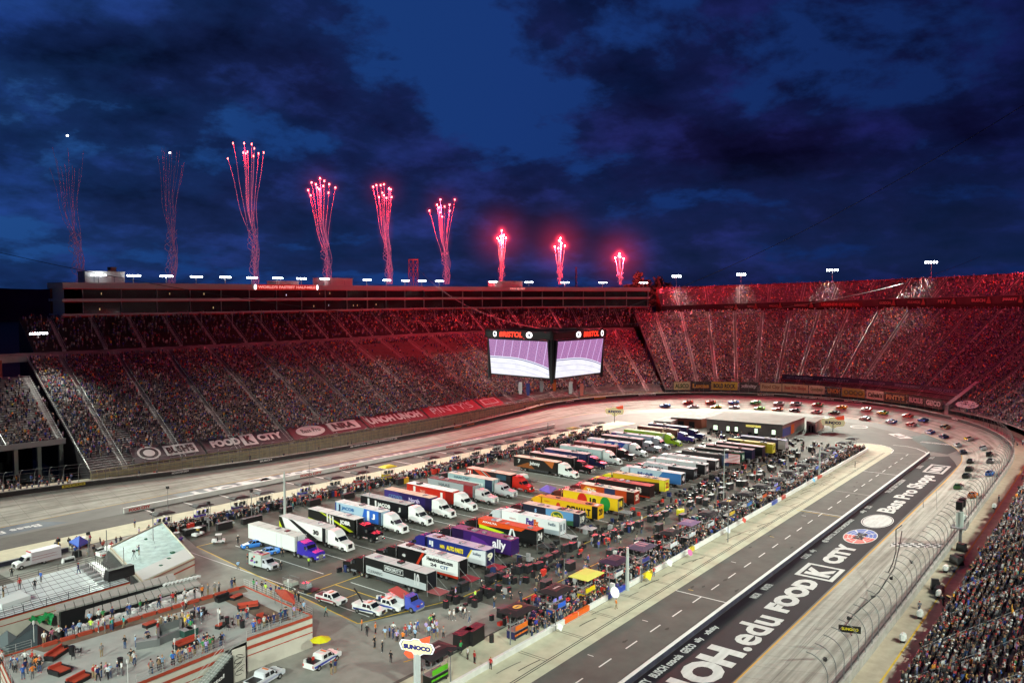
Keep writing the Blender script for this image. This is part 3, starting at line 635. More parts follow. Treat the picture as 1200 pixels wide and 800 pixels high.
# coloured cloths over the pit wall
for x0,x1,c in((104.8,108.5,'e8641c'),(108.7,112,'e8641c'),(118,124.5,'1f3fae'),(130.5,134,'e6c821'),(150,152,'d8c02a'),(196,200,'2b49a8'),(203,206,'b63c2e'),(232,236,'c7452c')):
    b=MB(); b.box(x0,70.05,.12,x1,70.13,.9); b.box(x0,70.05,.9,x1,70.55,.96); tag(b.build('wall_cover',hexm(c)),'%s cover on pit wall, %s'%({'e8641c':'orange','1f3fae':'blue','e6c821':'yellow','d8c02a':'small yellow','2b49a8':'blue','b63c2e':'red','c7452c':'red'}[c],'at %s'%{104.8:'the foot of the black canopy pit box',108.7:'right half of the orange pair',118:'the foot of the blue pit box',130.5:'the foot of the yellow pit box',150:'the third dark pit box',196:'the blue crew past mid straight',203:'the chequered stall line',232:'the far orange crew'}[x0]),'wall cover')
# ------------------------------------------------------------ painted apron lettering
def gtext(t,m,x0,x1,y0,y1,h=.016,bold=.05,flip=False,name='painted_lettering',shear=0.):
    if flip: o=text(t,m,(x1,y1,h),(x0-x1,0,0),(0,y0-y1,0),None,bold,name,zoff=0,shear=shear)
    else: o=text(t,m,(x0,y0,h),(x1-x0,0,0),(0,y1-y0,0),None,bold,name,zoff=0,shear=shear)
    return struct(o)
pw=mat('lettering_white',(.52,.52,.52),.7,var=.14,scale=.9,streak=(.25,1.6,1)); pg=mat('lettering_grey',(.42,.42,.42),.5)
gtext('UN',pw,88,99,43.4,48.9,bold=.06); gtext('OH',pw,99.6,112.3,43.3,48.9,bold=.06); gtext('.edu',pw,113.1,127.9,43.3,48.6,bold=.025); gtext('FOOD',pw,130.8,149,43.9,47.9,bold=.07)
gtext('CITY',pw,160.8,175,44.2,47.9,bold=.07)
poly('painted_logo',pw,R_(150.3,42.4,158.6,49.3),.016,False); poly('painted_logo',paintm,R_(151.1,43.2,157.8,48.5),.0185,False)
gtext('K',pw,152,157,43.6,48.1,.021,bold=.07)
def gdisc(m,cx,cy,rx,ry,h,k=1.,a0=0,a1=2*PI,n=36):
    b=MB(); pts=[(cx+rx*math.cos(a0+(a1-a0)*i/n),cy+ry*math.sin(a0+(a1-a0)*i/n),h) for i in range(n)]; b.add(pts,[tuple(range(n))]); o=b.build('painted_logo',m,fix=False); return struct(o)
red2=mat('logo_red',(.55,.06,.05),.5); blu2=mat('logo_blue',(.05,.09,.38),.5)
gdisc(pw,183,46,6.3,3.2,.016)
for sg,m_ in((1,red2),(-1,blu2)):
    a0=PI/2 if sg>0 else -PI/2
    for r in range(3):
        for c in range(4):
            b=MB(); aa=a0+PI*c/4+.05; ab=a0+PI*(c+1)/4-.05; r0=.28+.235*r; r1=r0+.2
            b.add([(183+6.3*rr*math.cos(t),46+3.2*rr*math.sin(t),.0185) for rr,ts in((r0,(aa,(aa+ab)/2,ab)),(r1,(ab,(aa+ab)/2,aa))) for t in ts],[tuple(range(6))]); struct(b.build('painted_logo',m_,fix=False))
gtext('BMS',paintm,180.3,185.8,45,47.1,.021,bold=.06)
gdisc(pw,197.8,46.1,6.5,3.2,.016); gdisc(paintm,197.8,46.1,6.1,3.0,.0185); gdisc(pw,197.8,46.1,5.9,2.85,.021); gtext('Bass Pro',pg,193.2,202.4,45.5,47.5,.0235,bold=.03); gtext('Shops',pg,195,200.8,43.9,45.2,.0235,bold=.03)
gtext('Bass Pro Shops',pw,207,257.5,43.6,48.6,bold=.035)
poly('painted_logo',pw,R_(261.5,43.6,275,49),.016,False); poly('painted_logo',paintm,R_(262.6,44.3,273.9,48.3),.0185,False); gtext('NRA',pw,263.5,273,44.8,47.8,.021,bold=.07)
gtext('UNOH',pw,313.5,316,49.8,60,.016,bold=.03); 
# small sponsor lettering next to the wall
for tx,x0,x1 in (('XFINITY',92,96.5),('BUSCH',97.5,101.5),('coca-cola',102,106),('GEICO',107,110.5),('ally',111.5,113.5),('xfinity',115,119),('MONSTER',139,142.5),('COORS',160.5,164),('ally',165.5,167.5),('NASCAR',134,136.8),('@ BRISTOL MOTOR SPEEDWAY',174,196),('ally',203,206),('TOYOTA',208,211),('THE LAST GREAT COLOSSEUM',228,247),('GOODYEAR',266,271),('SUNOCO',284,288)):
    gtext(tx,pw if x0>170 or x0<137 else pg,x0,x1,50.3,51.6,bold=.04)
# back apron: lettering turned towards the far stand
def btext(t,x0,x1,m=pw,dy=(3.2,8.),bold=.06):
    y=lambda X,k:XW(X)+k
    o=text(t,m,(x1,y(x1,dy[1]),.016),(x0-x1,-(x0-x1)*.058,0),(0,dy[0]-dy[1],0),None,bold,'painted_lettering',zoff=0); struct(o)
btext('FOOD',142.5,156.5); btext('CITY',114.5,128.5); poly('painted_logo',pw,[(130,XW(130)+2.6),(141,XW(141)+2.6),(141,XW(141)+8.6),(130,XW(130)+8.6)],.016,False); btext('K',132,139,paintm,(3.6,7.6))
for o in bpy.data.objects:
    pass
btext("PINTY'S",163,193,pw,(2.8,6.6),.02); btext('Bristol',212,226,pw,(2.6,6.4),.03); btext('SPEEDWAY',229,246,pw,(2.6,6.4),.03)
text('Bass Pro Shops',pw,(79,197.5,.016),(-22,.6,0),(0,-3.2,0),None,.02,'painted_lettering',zoff=0)['kind']='structure'
gdisc(pw,336,86,4,3.2,.012); gdisc(apr,336,86,3.5,2.7,.0145); poly('painted_logo',pw,[(321,63.5),(329,70),(325.5,73),(317.5,67)],.0125,False); gtext('K',apr,320,326,66.3,70.5,.0165)
# start/finish chequers on the banking
i0=st_px(1095,-6,1,)
ck=[pw,mat('chequer_black',(.02,.02,.02),.5)]
SFI=min(range(VIS1-60,VIS1),key=lambda i:abs(OUT[i][0]-180.5))
for m_ in(0,1):
    b=MB()
    for r in range(3):
        for c in range(14):
            if (r+c)%2==m_: 
                a=SFI+r*.33; s0=.08+c*.058; b.quad(T(a,s0,.014),T(a,s0+.058,.014),T(a+.33,s0+.058,.014),T(a+.33,s0,.014))
    struct(b.build('start_line',ck[m_]))
# ------------------------------------------------------------ banners on the back stand
def ring_panel(par,name,m,i0,i1,lo,hi,seg=.5):
    II=rng(i0,i1,seg); b=MB(); v=[]
    for i in II: v+=[O(i,*lo),O(i,*hi)]
    b.add(v,[(2*k,2*k+2,2*k+3,2*k+1) for k in range(len(II)-1)]); return b.build(name,m,par,fix=False)
def ring_text(par,t,m,i0,i1,lo,hi,bold=.05,sub=0,eps=.06,name='lettering'):
    a=Vector(O(i0,*lo));c=Vector(O(i1,*lo));e=Vector(O(i0,*hi)); 
    return text(t,m,a,c-a,e-a,par,bold,name,zoff=eps)
def ring_oval(par,m,i0,i1,lo,hi,k=1.,eps=.06):
    a=Vector(O(i0,*lo));c=Vector(O(i1,*lo));e=Vector(O(i0,*hi)); return disc(m,(a+(c-a)/2+(e-a)/2),(c-a)/2,(e-a)/2,par,'emblem',28,k,eps)
def mixd(lo,hi,t): return (lo[0]+(hi[0]-lo[0])*t,lo[1]+(hi[1]-lo[1])*t)
LO=(8.2,5.6); HI=(14.2,9.0)
def banner(px0,px1,col,label,items,lo=LO,hi=HI):
    i0,i1=st_px(px0,8.2,5.6),st_px(px1,8.2,5.6); t=thing('banner',label,'banner'); ring_panel(t,'cloth',hexm(col,.7),i0,i1,lo,hi)
    for it in items:
        a=i0+(i1-i0)*it[1]; c=i0+(i1-i0)*it[2]; l=mixd(lo,hi,it[3]); h=mixd(lo,hi,it[4])
        if it[0]=='o': ring_oval(t,it[5],a,c,l,h,eps=it[6] if len(it)>6 else .06)
        elif it[0]=='r': ring_panel(t,'emblem',it[5],a,c,(l[0]-.05,l[1]+.06*(it[6] if len(it)>6 else 1)),(h[0]-.05,h[1]+.06*(it[6] if len(it)>6 else 1)))
        else: ring_text(t,it[0],it[5],a,c,l,h,it[6] if len(it)>6 else .05,eps=it[7] if len(it)>7 else .1)
    return t
bw=mat('banner_white',(.6,.6,.6),.7); bk=hexm('2a2228',.7)
banner(160,242,'3c3640','dark banner with white round emblem and a white boxed word',[('o',.08,.40,.12,.95,bw),('o',.11,.37,.2,.87,bk,.09),('o',.16,.32,.32,.75,bw,.12),('r',.46,.92,.2,.85,bw),("BUSH'S",.49,.89,.3,.75,bk,.06,.16)])
banner(244,344,'3a343e','dark banner with two white words split by a white square logo',[('FOOD',.08,.40,.3,.78,bw,.06),('r',.42,.58,.15,.9,bw),('K',.46,.55,.25,.8,bk,.06,.16),('CITY',.61,.92,.3,.78,bw,.06)])
banner(346,432,'5a2634','maroon banner with white oval logo and three boxed letters',[('o',.08,.46,.12,.9,bw),('Bass Pro',.14,.40,.4,.68,bk,.02),('r',.53,.93,.2,.85,bw),('NRA',.58,.88,.3,.75,bk,.07,.16)])
banner(434,503,'7c2032','crimson banner with one white word written twice',[('UNOH',.06,.48,.25,.8,bw),('UNOH',.52,.94,.25,.8,bw)])
banner(505,566,'a02436',"bright red banner with thin spaced white lettering, second last of row",[("PINTY'S",.12,.88,.25,.8,bw,.0)])
banner(568,592,'9a2234','small red banner with a white boxed logo, last in the row',[('r',.15,.85,.25,.8,bw),('r',.2,.8,.32,.72,hexm('9a2234',.7),1.8)])
# boards on the outer wall
def wallboard(px0,px1,txt,col,tc,label,lo=(-.42,.2),hi=(-.42,.9),bold=.04):
    i0,i1=st_px(px0,0,3,0,TURN+4),st_px(px1,0,3,0,TURN+4); z=Oz(i0)-.02; t=thing('wall_sign',label,'sign'); L0=(lo[0],z+lo[1]);H0=(hi[0],z+hi[1])
    if col: ring_panel(t,'board',hexm(col,.6),i0,i1,L0,H0)
    if txt: ring_text(t,txt,tc,lerp(i0,i1,.06),lerp(i0,i1,.94),mixd(L0,H0,.15),mixd(L0,H0,.85),bold,eps=.04)
wallboard(72,99,'OOO','d8c83a',hexm('6a5a18'),'yellow oval board on the outer wall at the far left')
wallboard(199,222,'MOUNTAIN DEW',None,white,'white lettering on the outer wall under the round emblem')
wallboard(303,319,'BUSCH',None,white,'short white lettering on the outer wall below the square logo banner')
wallboard(406,468,'@ BRISTOL MOTOR SPEEDWAY @',None,white,'longest white lettering on the outer wall, below the crimson banner')
wallboard(530,556,'NIGHT RACE','30282a',hexm('e07030'),'dark board with orange lettering on the outer wall')
wallboard(620,641,'GOODYEAR','b8a030',hexm('2a3050'),'yellow board on the outer wall right of the red banners')
wallboard(662,672,'UNOH',None,white,'tiny white lettering on outer wall below the screen')
wallboard(696,709,'SUNOCO','c8a838',hexm('6a4030'),'small amber board on the outer wall right of the screen')
wallboard(748,768,'COLOSSEUM','e0e0e0',bk,'white board on the outer wall below the fold aisle')
wallboard(887,908,'bristol',None,white,'short white lettering on turn wall under the charcoal board')
wallboard(930,980,'THE LAST GREAT COLOSSEUM',None,white,'longest white lettering on the turn wall, below the cream billboards')
wallboard(988,1013,'BRISTOL MOTOR',None,white,'white lettering on the turn wall under the yellow ovals')
wallboard(1116,1134,'GEICO',None,white,'pale green lit lettering on the turn wall, right side')
wallboard(1158,1168,'UNOH','c8b838',bk,'small yellow board on the turn wall, far right')
for px0,px1,col,tx,tc,label in ((790,809,'b6c48e','ALSCO','3c6a3a','pale green billboard at the left end of the turn row'),(809.5,833,'2a2420','Lucas','c8a030','black billboard with small amber lettering in the turn row'),(834,865,'d2c236','BOLD ROCK','2a2a18','bright yellow billboard with bold black lettering in the turn row'),(866,890,'2a262c','xfinity','b8b8c0','charcoal billboard with thin grey lowercase lettering'),(891,916,'d8d0a0','Food City','9a7a50','cream billboard just right of the charcoal board'),(916.5,948,'d8d0a0','Bass Pro Shops','b06a50','long cream billboard with faint red lettering'),(948.5,967,'dad4b0','Goodyear','8a8a60','pale cream billboard with faint green lettering'),(968.5,986,'221c1c','UNOH','c88a30','black billboard with short orange lettering left of yellow ovals'),(986.5,1014,'a8982a','OOOO','605a18','olive yellow billboard of linked ovals'),(1015,1036,'e2dcc0','Cabela\'s','4a4030','cream billboard with dark brown script between ovals and framed board'),(1036.5,1063,'262018',"PINTY'S",'c8c078',"black billboard with thin yellow frame and yellow lettering"),(1064,1083,'262024','RUCKUS','c8c0c0','dark billboard with white lettering near right end'),(1083.5,1104,'2a2226','GEICO','d0d0d0','dark billboard with white capitals at the right end of the row')):
    i0,i1=st_px(px0,6.3,8,0,TURN),st_px(px1-.6,6.3,8,0,TURN); z=Oz((i0+i1)/2); t=thing('billboard',label,'billboard'); lo=(6.3,z+1.6); hi=(6.3,z+5.4)
    ring_panel(t,'frame',hexm('b8b060' if tx=="PINTY'S" else '1c1a1a'),i0-.02,i1+.02,(6.33,lo[1]-.15),(6.33,hi[1]+.15)); ring_panel(t,'board',hexm(col,.6),i0,i1,lo,hi)
    ring_text(t,tx,hexm(tc),lerp(i0,i1,.08),lerp(i0,i1,.92),mixd(lo,hi,.22),mixd(lo,hi,.78),.05,eps=.08)
# blue fascia of the boxes in the turn, with lettering
bx=thing('box_terrace','low terrace of boxes with a long dark blue banner below turn seating','terrace')
d14,z14=row3(BX0,8.3); ring_panel(bx,'banner',hexm('232a52',.6),BX0,BX1,(d14-.6,z14-.2),(d14-.6,z14+2.3))
b=MB()
for q in range(2): 
    dd,zz=row3(BX0,8-q*4)
b=None
ring_panel(bx,'roof',hexm('3a3236',.8),BX0,BX1,(d14-3.2,z14-.5),(d14-.6,z14-.15)); ring_panel(bx,'glass_front',glassd,BX0,BX1,(11.6,8.2),(11.6,9.6)); ring_panel(bx,'railing',grey,BX0,BX1,(7.4,6.9),(7.4,7.2))
i=BX0+.5; kx=0
while i<BX1-3: ring_text(bx,('BRISTOL MOTOR SPEEDWAY','FOOD CITY','THE LAST GREAT COLOSSEUM')[kx%3],hexm('8088b0'),i,i+2.6,(d14-.6,z14+.6),(d14-.6,z14+1.6),.03); i+=3.6; kx+=1
cp=[]
for r,(dd,zz) in enumerate(((8.2,6.3),(9.1,6.9),(10,7.5),(12.6,8.3),(13.4,8.9),(14.2,9.6))):
    i=BX0
    while i<BX1:
        i+=R.uniform(.1,.2)
        if R.random()<.75: x,y,_=O(i,dd,0); nx,ny,_=O(i,dd+1,0); cp.append((x,y,zz,math.atan2(y-ny,x-nx)-PI/2+R.uniform(-.5,.5)))
crowd('spectators',cp,'guests standing in the low boxes under the dark blue banner of turn')
# end ramp wall and white oval sign at its right end
rw=thing('ramp_wall','sloping concrete ramp wall with pale oval sign right of the turn boxes','wall'); i=BX1
b=MB(); v=[]
b.add([O(i,7.5,4),O(i,22,4),O(i,22,17.2),O(i,7.5,8.2),O(i+.5,7.5,4),O(i+.5,22,4),O(i+.5,22,17.2),O(i+.5,7.5,8.2)],[(0,1,2,3),(7,6,5,4),(3,2,6,7),(0,3,7,4)]); b.build('side_wall',aislem,rw)
ring_oval(rw,bw,i+.7,i+4.2,(8.5,8.0),(12.5,10.6)); ring_text(rw,'Food City',navy,i+1.3,i+3.6,(9.6,8.9),(11.2,9.7),.02,eps=.12)
# fascia signs of the upper deck
for px0,px1,tx,col,tc,label in ((960,1010,'LEGENDS OF BRISTOL','5a0c14','c04040','red lettered sign in the middle of the upper deck banner band'),(848,866,'WALTRIP','2c1014','9a5050','driver name banner on fascia, leftmost'),(874,888,'YARBOROUGH','2c1014','9a5050','driver name banner on fascia, second from the left'),(901,917,'WALLACE','2c1014','9a5050','driver name banner on fascia, third from the left'),(930,954,'EARNHARDT','2c1014','a05858','driver name banner on fascia, left of the red lettered sign'),(1030,1050,'GORDON','2c1014','a05858','driver name banner on fascia, right of the red lettered sign'),(1062,1086,'KULWICKI','2c1014','a85858','driver name banner on fascia, second right of red sign'),(1098,1122,'PETTY','2c1014','a85858','driver name banner on fascia, third right of red sign'),(1138,1162,'BUSCH','2c1014','b06060','driver name banner on fascia, near the right edge'),(1174,1200,'JARRETT','2c1014','b06060','driver name banner on fascia, cut by the right edge')):
    i0,i1=st_px(px0,69.7,46,0,TURN+12),st_px(px1,69.7,46,0,TURN+12); t=thing('fascia_sign',label,'sign'); z=uz0(i0); lo=(69.7,z-2.3);hi=(69.7,z+.6)
    ring_panel(t,'board',hexm(col,.7),i0,i1,lo,hi); big=tx[0]=='L'
    ring_text(t,tx,hexm(tc),lerp(i0,i1,.06 if big else .04),lerp(i0,i1,.94 if big else .68),mixd(lo,hi,.25),mixd(lo,hi,.75),.05,eps=.08)
    if not big:
        a=Vector(O(lerp(i0,i1,.84),69.5,z-2.2)); b=MB(); c=Vector(O(lerp(i0,i1,.84)+1,69.5,z-2.2))-a; c.normalize(); wv=1.1
        b.add([a+c*x_+Vector((0,0,y_)) for x_,y_ in((-wv,0),(wv,0),(wv*.8,1.3),(.45,1.8),(.4,2.9),(-.4,2.9),(-.45,1.8),(-wv*.8,1.3))],[tuple(range(8))]); b.build('portrait',hexm('8a4038',.7),t,fix=False)
# ------------------------------------------------------------ roof line things
def roofbox(px0,px1,ytop,label,m,d0=D0,d1=D0+7,name='rooftop_room',cat='rooftop room'):
    i0,i1=st_px(px0,d0,57),st_px(px1,d0,57); k=pxof(*O((i0+i1)/2,d0,57))[2]; z=H-(ytop-345)*k/F
    t=thing(name,label,cat); b=MB(); v=[O(i0,d0,55.9),O(i1,d0,55.9),O(i1,d1,55.9),O(i0,d1,55.9),O(i0,d0,z),O(i1,d0,z),O(i1,d1,z),O(i0,d1,z)]
    b.add(v,[(4,5,6,7),(0,1,5,4),(1,2,6,5),(2,3,7,6),(3,0,4,7)]); b.build('walls',m,t)
    b=MB(); v=[O(i0-.05,d0-.3,z),O(i1+.05,d0-.3,z),O(i1+.05,d1,z),O(i0-.05,d1,z)]; b.add(v+[(x,y,z_+.3) for x,y,z_ in v],[(4,5,6,7),(0,1,5,4),(1,2,6,5),(2,3,7,6),(3,0,4,7),(0,3,2,1)]); b.build('roof_slab',m,t); 
    for f in(.2,.7): 
        a=lerp(i0,i1,f); b=MB(); b.quad(O(a,d0-.05,56.2),O(a+.12,d0-.05,56.2),O(a+.12,d0-.05,56.2+min(2,(z-56.2)*.8)),O(a,d0-.05,56.2+min(2,(z-56.2)*.8))); b.build('door',grey,t,fix=False)
    return t
pent=mat('penthouse_white',(.42,.42,.40),.7,var=.1,scale=.4)
roofbox(100,146,319,'white penthouse box at the left end of suite roof',pent); roofbox(130,137,314,'tiny plant unit on top of the white penthouse',mat('unit_brown',(.2,.15,.13),.7),d0=D0+2,d1=D0+5,name='plant_unit',cat='plant unit')
roofbox(323,350,330,'low cream camera platform box behind two roof floodlights',pent,d0=D0+1); roofbox(379,413,326.5,'low pink lit rooftop room with a stepped roof',pent); roofbox(580,612,330,'red lit rooftop box under the brightest firework',pent)
ws=thing('roof_sign','red lit sign with pink lettering on the suite roof edge','sign'); i0,i1=st_px(300,D0-3,55),st_px(371,D0-3,55); rl=mat('sign_red_light',(.6,.05,.03),.5,emit=.8,ecol=(1,.10,.06))
ring_panel(ws,'board',mat('sign_red_board',(.4,.02,.02),.5,emit=.25,ecol=(1,.03,.02)),i0,i1,(D0-3.1,53.9),(D0-3.1,56)); ring_text(ws,"WORLD'S FASTEST HALF-MILE",mat('sign_pink_light',(.8,.3,.3),.5,emit=.8,ecol=(1,.4,.35)),i0+.25,i1-.25,(D0-3.1,54.4),(D0-3.1,55.5),.05,eps=.1)
wl_=mat('sign_white_light',(.9,.9,.9),.5,emit=2,ecol=(1,1,1)); ring_oval(ws,wl_,i0-.3,i0+.1,(D0-3.1,53.9),(D0-3.1,56)); ring_oval(ws,wl_,i1-.1,i1+.3,(D0-3.1,53.9),(D0-3.1,56))
hs=thing('roof_sign','small reddish lettering on roof edge under the red lit box','sign'); i0,i1=st_px(598,D0-3,55),st_px(615,D0-3,55); ring_text(hs,'FAN @ BET',mat('sign_pink_light',(.8,.3,.3)),i0,i1,(D0-3.1,54.5),(D0-3.1,55.5),.04,eps=.08)
def lattice(name,label,cat,base,h,w,m,n=8,w2=None):
    t=thing(name,label,cat,base); w2=w2 or w; b=MB()
    f=lambda k:lerp(w,w2,k/n)/2
    for sx in(-1,1):
        for sy in(-1,1): b.tube([(sx*w/2,sy*w/2,0),(sx*w2/2,sy*w2/2,h)],w*.05,4)
    b.build('legs',m,t); t.children[0]['kind']='stuff'; b=MB()
    for k in range(n):
        z0,z1=h*k/n,h*(k+1)/n; a,c=f(k),f(k+1)
        for sx,sy,tx,ty in((-1,-1,1,-1),(1,-1,1,1),(1,1,-1,1),(-1,1,-1,-1)):
            b.tube([(sx*a,sy*a,z0),(tx*c,ty*c,z1)],w*.035,3,cap=False); b.tube([(sx*a,sy*a,z0),(tx*a,ty*a,z0)],w*.03,3,cap=False)
    o=b.build('bracing',m,t); o['kind']='stuff'
    b=MB(); b.box(-w2/2-.2,-w2/2-.2,h,w2/2+.2,w2/2+.2,h+.5); b.build('head',m,t); return t
p=ray(484.5,345,430); lattice('lattice_tower','orange lit lattice tower rising behind the suite roof','tower',(p[0],p[1],0),H+40*430/F,3.4,mat('tower_orange',(.16,.05,.02),.8),14)
p=ray(675,345,560); lattice('radio_mast','thin dark radio mast far behind the roof','mast',(p[0],p[1],0),H+31*560/F,2,mat('mast_dark',(.03,.03,.035),.6),18,.6)
# ------------------------------------------------------------ hanging screen
jt=thing('hanging_screen','four sided video screen hanging over the infield, with red lettered header','video screen')
def scr_mat(nm,side):
    m=bpy.data.materials.new(nm); m.use_nodes=True; t=m.node_tree; L=t.links.new; b=t.nodes['Principled BSDF']; b.inputs['Base Color'].default_value=(.01,.01,.01,1)
    uv=N(t,'ShaderNodeUVMap'); sp=N(t,'ShaderNodeSeparateXYZ'); L(uv.outputs[0],sp.inputs[0])
    M=lambda op,a,b_=None,c=None:(lambda n:([L(x,n.inputs[i]) if hasattr(x,'links') else setattr(n.inputs[i],'default_value',x) for i,x in enumerate((a,b_,c)) if x is not None],n.outputs[0])[1])(N(t,'ShaderNodeMath',operation=op))
    u,v=sp.outputs[0],sp.outputs[1]
    us=M('SUBTRACT',u,.3); edge=M('SUBTRACT',.47,M('MULTIPLY',M('MULTIPLY',M('MAXIMUM',us,0.),M('MAXIMUM',us,0.)),.5))
    n=N(t,'ShaderNodeTexNoise',in_={'Scale':55,'Detail':5,'Roughness':.9}); L(uv.outputs[0],n.inputs[0])
    cr=ramp(t,[(.36,(.12,.06,.20)),(.48,(.34,.16,.42)),(.58,(.62,.26,.48)),(.70,(.85,.72,.90))]); L(n.outputs[0],cr.inputs[0])
    ai=M('FRACT',M('MULTIPLY',M('ADD',u,M('MULTIPLY',v,-.14)),7.)); al=M('LESS_THAN',ai,.07)
    c1=N(t,'ShaderNodeMix',data_type='RGBA'); L(al,c1.inputs[0]); L(cr.outputs[0],c1.inputs[6]); c1.inputs[7].default_value=(.75,.55,.9,1)
    dv=M('SUBTRACT',v,edge); trk=M('LESS_THAN',dv,0.)
    n2=N(t,'ShaderNodeTexNoise',in_={'Scale':6,'Detail':3}); L(uv.outputs[0],n2.inputs[0]); tr=ramp(t,[(.3,(.80,.80,.92)),(.6,(.95,.95,1))]); L(n2.outputs[0],tr.inputs[0])
    c2=N(t,'ShaderNodeMix',data_type='RGBA'); L(trk,c2.inputs[0]); L(c1.outputs[2],c2.inputs[6]); L(tr.outputs[0],c2.inputs[7])
    def bandm(prev,lo,hi,col):
        a=M('MULTIPLY',M('GREATER_THAN',dv,lo),M('LESS_THAN',dv,hi)); q=N(t,'ShaderNodeMix',data_type='RGBA'); L(a,q.inputs[0]); L(prev,q.inputs[6]); q.inputs[7].default_value=(*col,1); return q.outputs[2]
    c=bandm(c2.outputs[2],.0,.022,(.12,.10,.30)); c=bandm(c,.022,.05,(.85,.85,1)); c=bandm(c,-.15,-.142,(.35,.35,.5)); c=bandm(c,-.30,-.292,(.45,.45,.6))
    L(c,b.inputs['Emission Color']); b.inputs['Emission Strength'].default_value=1.05; return m
sm=scr_mat('screen_picture',0); hd=mat('screen_housing',(.02,.015,.02),.6); rlt=mat('red_led',(.8,.05,.02),.5,emit=1.6,ecol=(1,.045,.02)); cc_=(171.5,121.)
W2=10.8; ZB,ZT=31.9,40.7
for q in range(4):
    a=q*PI/2-math.radians(3.4); ca,sa=math.cos(a),math.sin(a); rot=lambda x,y,z:(cc_[0]+x*ca-y*sa,cc_[1]+x*sa+y*ca,z)
    # face looks to local -y
    h=W2-1.35
    b=MB(); b.add([rot(-h,-W2-.55+.9,ZB),rot(h,-W2-.55+.9,ZB),rot(h,-W2-.55,ZT),rot(-h,-W2-.55,ZT)],[(0,1,2,3)]); o=b.build('screen',sm,jt,fix=False)
    uvl=o.data.uv_layers.new(name='UVMap'); [uvl.data[i].__setattr__('uv',c) for i,c in enumerate(((0,0),(1,0),(1,1),(0,1)))]
    b=MB(); pts=[(-W2,-W2+.6),(W2,-W2+.6)]
    b.add([rot(-h-.3,-W2+.5,ZB-.4),rot(h+.3,-W2+.5,ZB-.4),rot(h+.3,-W2-.35,ZT+.3),rot(-h-.3,-W2-.35,ZT+.3),rot(-h-.3,-W2+2,ZB-.4),rot(h+.3,-W2+2,ZB-.4),rot(h+.3,-W2+2,ZT+.3),rot(-h-.3,-W2+2,ZT+.3)],[(0,1,2,3),(1,5,6,2),(4,0,3,7),(3,2,6,7),(5,4,7,6),(0,4,5,1)]); b.build('housing',hd,jt)
    b=MB(); b.add([rot(-W2-.3,-W2-.3,ZT+.5),rot(W2+.3,-W2-.3,ZT+.5),rot(W2+.3,-W2-.3,ZT+2.3),rot(-W2-.3,-W2-.3,ZT+2.3),rot(-W2-.3,-W2+.5,ZT+.5),rot(W2+.3,-W2+.5,ZT+.5),rot(W2+.3,-W2+.5,ZT+2.3),rot(-W2-.3,-W2+.5,ZT+2.3)],[(0,1,2,3),(1,5,6,2),(4,0,3,7),(3,2,6,7),(5,4,7,6),(0,4,5,1)]); hb=b.build('header',hd,jt)
    tx0=-6.1 if q==3 else 1.2; w_=7.6 if q==3 else 6.6
    A=Vector(rot(tx0,-W2-.34,ZT+.7)); B=Vector(rot(tx0+w_,-W2-.34,ZT+.7)); text('BRISTOL',rlt,A,B-A,(0,0,1.35),hb,.04,'lettering',shear=.15)
    for xx in ((-7.6,3.7) if q==3 else (-.9,9.3)):
        p=Vector(rot(xx,-W2-.34,ZT+1.4)); u_=Vector(rot(1,0,0))-Vector(rot(0,0,0)); disc(wl_,p,u_*(.6 if abs(xx)>7 else 1),Vector((0,0,.75)),hb); disc(navy,p,u_*.35,Vector((0,0,.42)),hb,zoff=.03)
    # corner posts, truss on top
    b=MB(); b.tube([rot(-W2+.4,-W2+.6,ZB-1.2),rot(-W2+.4,-W2+.6,ZT+2.6)],.45,6); b.build('corner_post',hd,jt)
b=MB()
for k in range(7):
    t0=-W2+k*2*W2/6
    for zz in(ZT+2.1,): b.tube([(cc_[0]+t0,cc_[1]-W2,zz),(cc_[0]+t0,cc_[1]+W2,zz)],.12,4); b.tube([(cc_[0]-W2,cc_[1]+t0,zz),(cc_[0]+W2,cc_[1]+t0,zz)],.12,4)
b.build('truss',hd,jt)
b=MB(); b.box(cc_[0]-6.5,cc_[1]-6.5,ZB-.2,cc_[0]+6.5,cc_[1]+6.5,ZT-4); b.build('core',hd,jt)
fl_=[('d8d4d8','white'),('3a3a7a','blue'),('8a8a90','grey'),('c85a28','orange'),('d8d4d8','white'),('7a2a3a','maroon'),('d06a60','red')]
for k,px in enumerate((608,617,633,648,667,672,680)):
    x0,y0,z0=ray(px,444,196+R.uniform(0,14)); b=MB(); u=RT*.8; p=Vector((x0,y0,30.6)); b.add([p,p+u,p+u*.96+Vector((.1,0,-1.5)),p+u+Vector((0,.1,-3)),p+Vector((.1,0,-3)),p+Vector((0,.15,-1.5))],[(0,1,2,5),(5,2,3,4)]); o=b.build('hanging_flag',hexm(fl_[k][0],.8),fix=False)
    tag(o,'%s flag hanging below the video screen, number %s from left'%(fl_[k][1],('one','two','three','four','five','six','seven')[k]) if 0 else '%s flag hanging below the video screen, %s'%(fl_[k][1],('leftmost','second from left','third from left','under the middle corner','right of the middle corner','third from right end','rightmost of the row')[k]),'flag')
def cable(a,c,sag,r,label):
    a=Vector(a);c=Vector(c); b=MB(); b.tube([a.lerp(c,t/20)-Vector((0,0,sag*4*(t/20)*(1-t/20))) for t in range(21)],r,4,cap=False); tag(b.build('cable',black),label,'cable')
J=(171,121,ZT+2.4)
cable(J,ray(-150,258,230),5,.07,'long cable from the video screen up to the left edge'); cable(J,ray(1330,40,110),6,.05,'long cable rising from the video screen to the right edge'); cable(J,ray(484,308,430),6,.07,'cable from the video screen to the orange lattice tower'); cable(J,ray(1150,300,520),8,.08,'cable from the video screen to behind the upper deck')
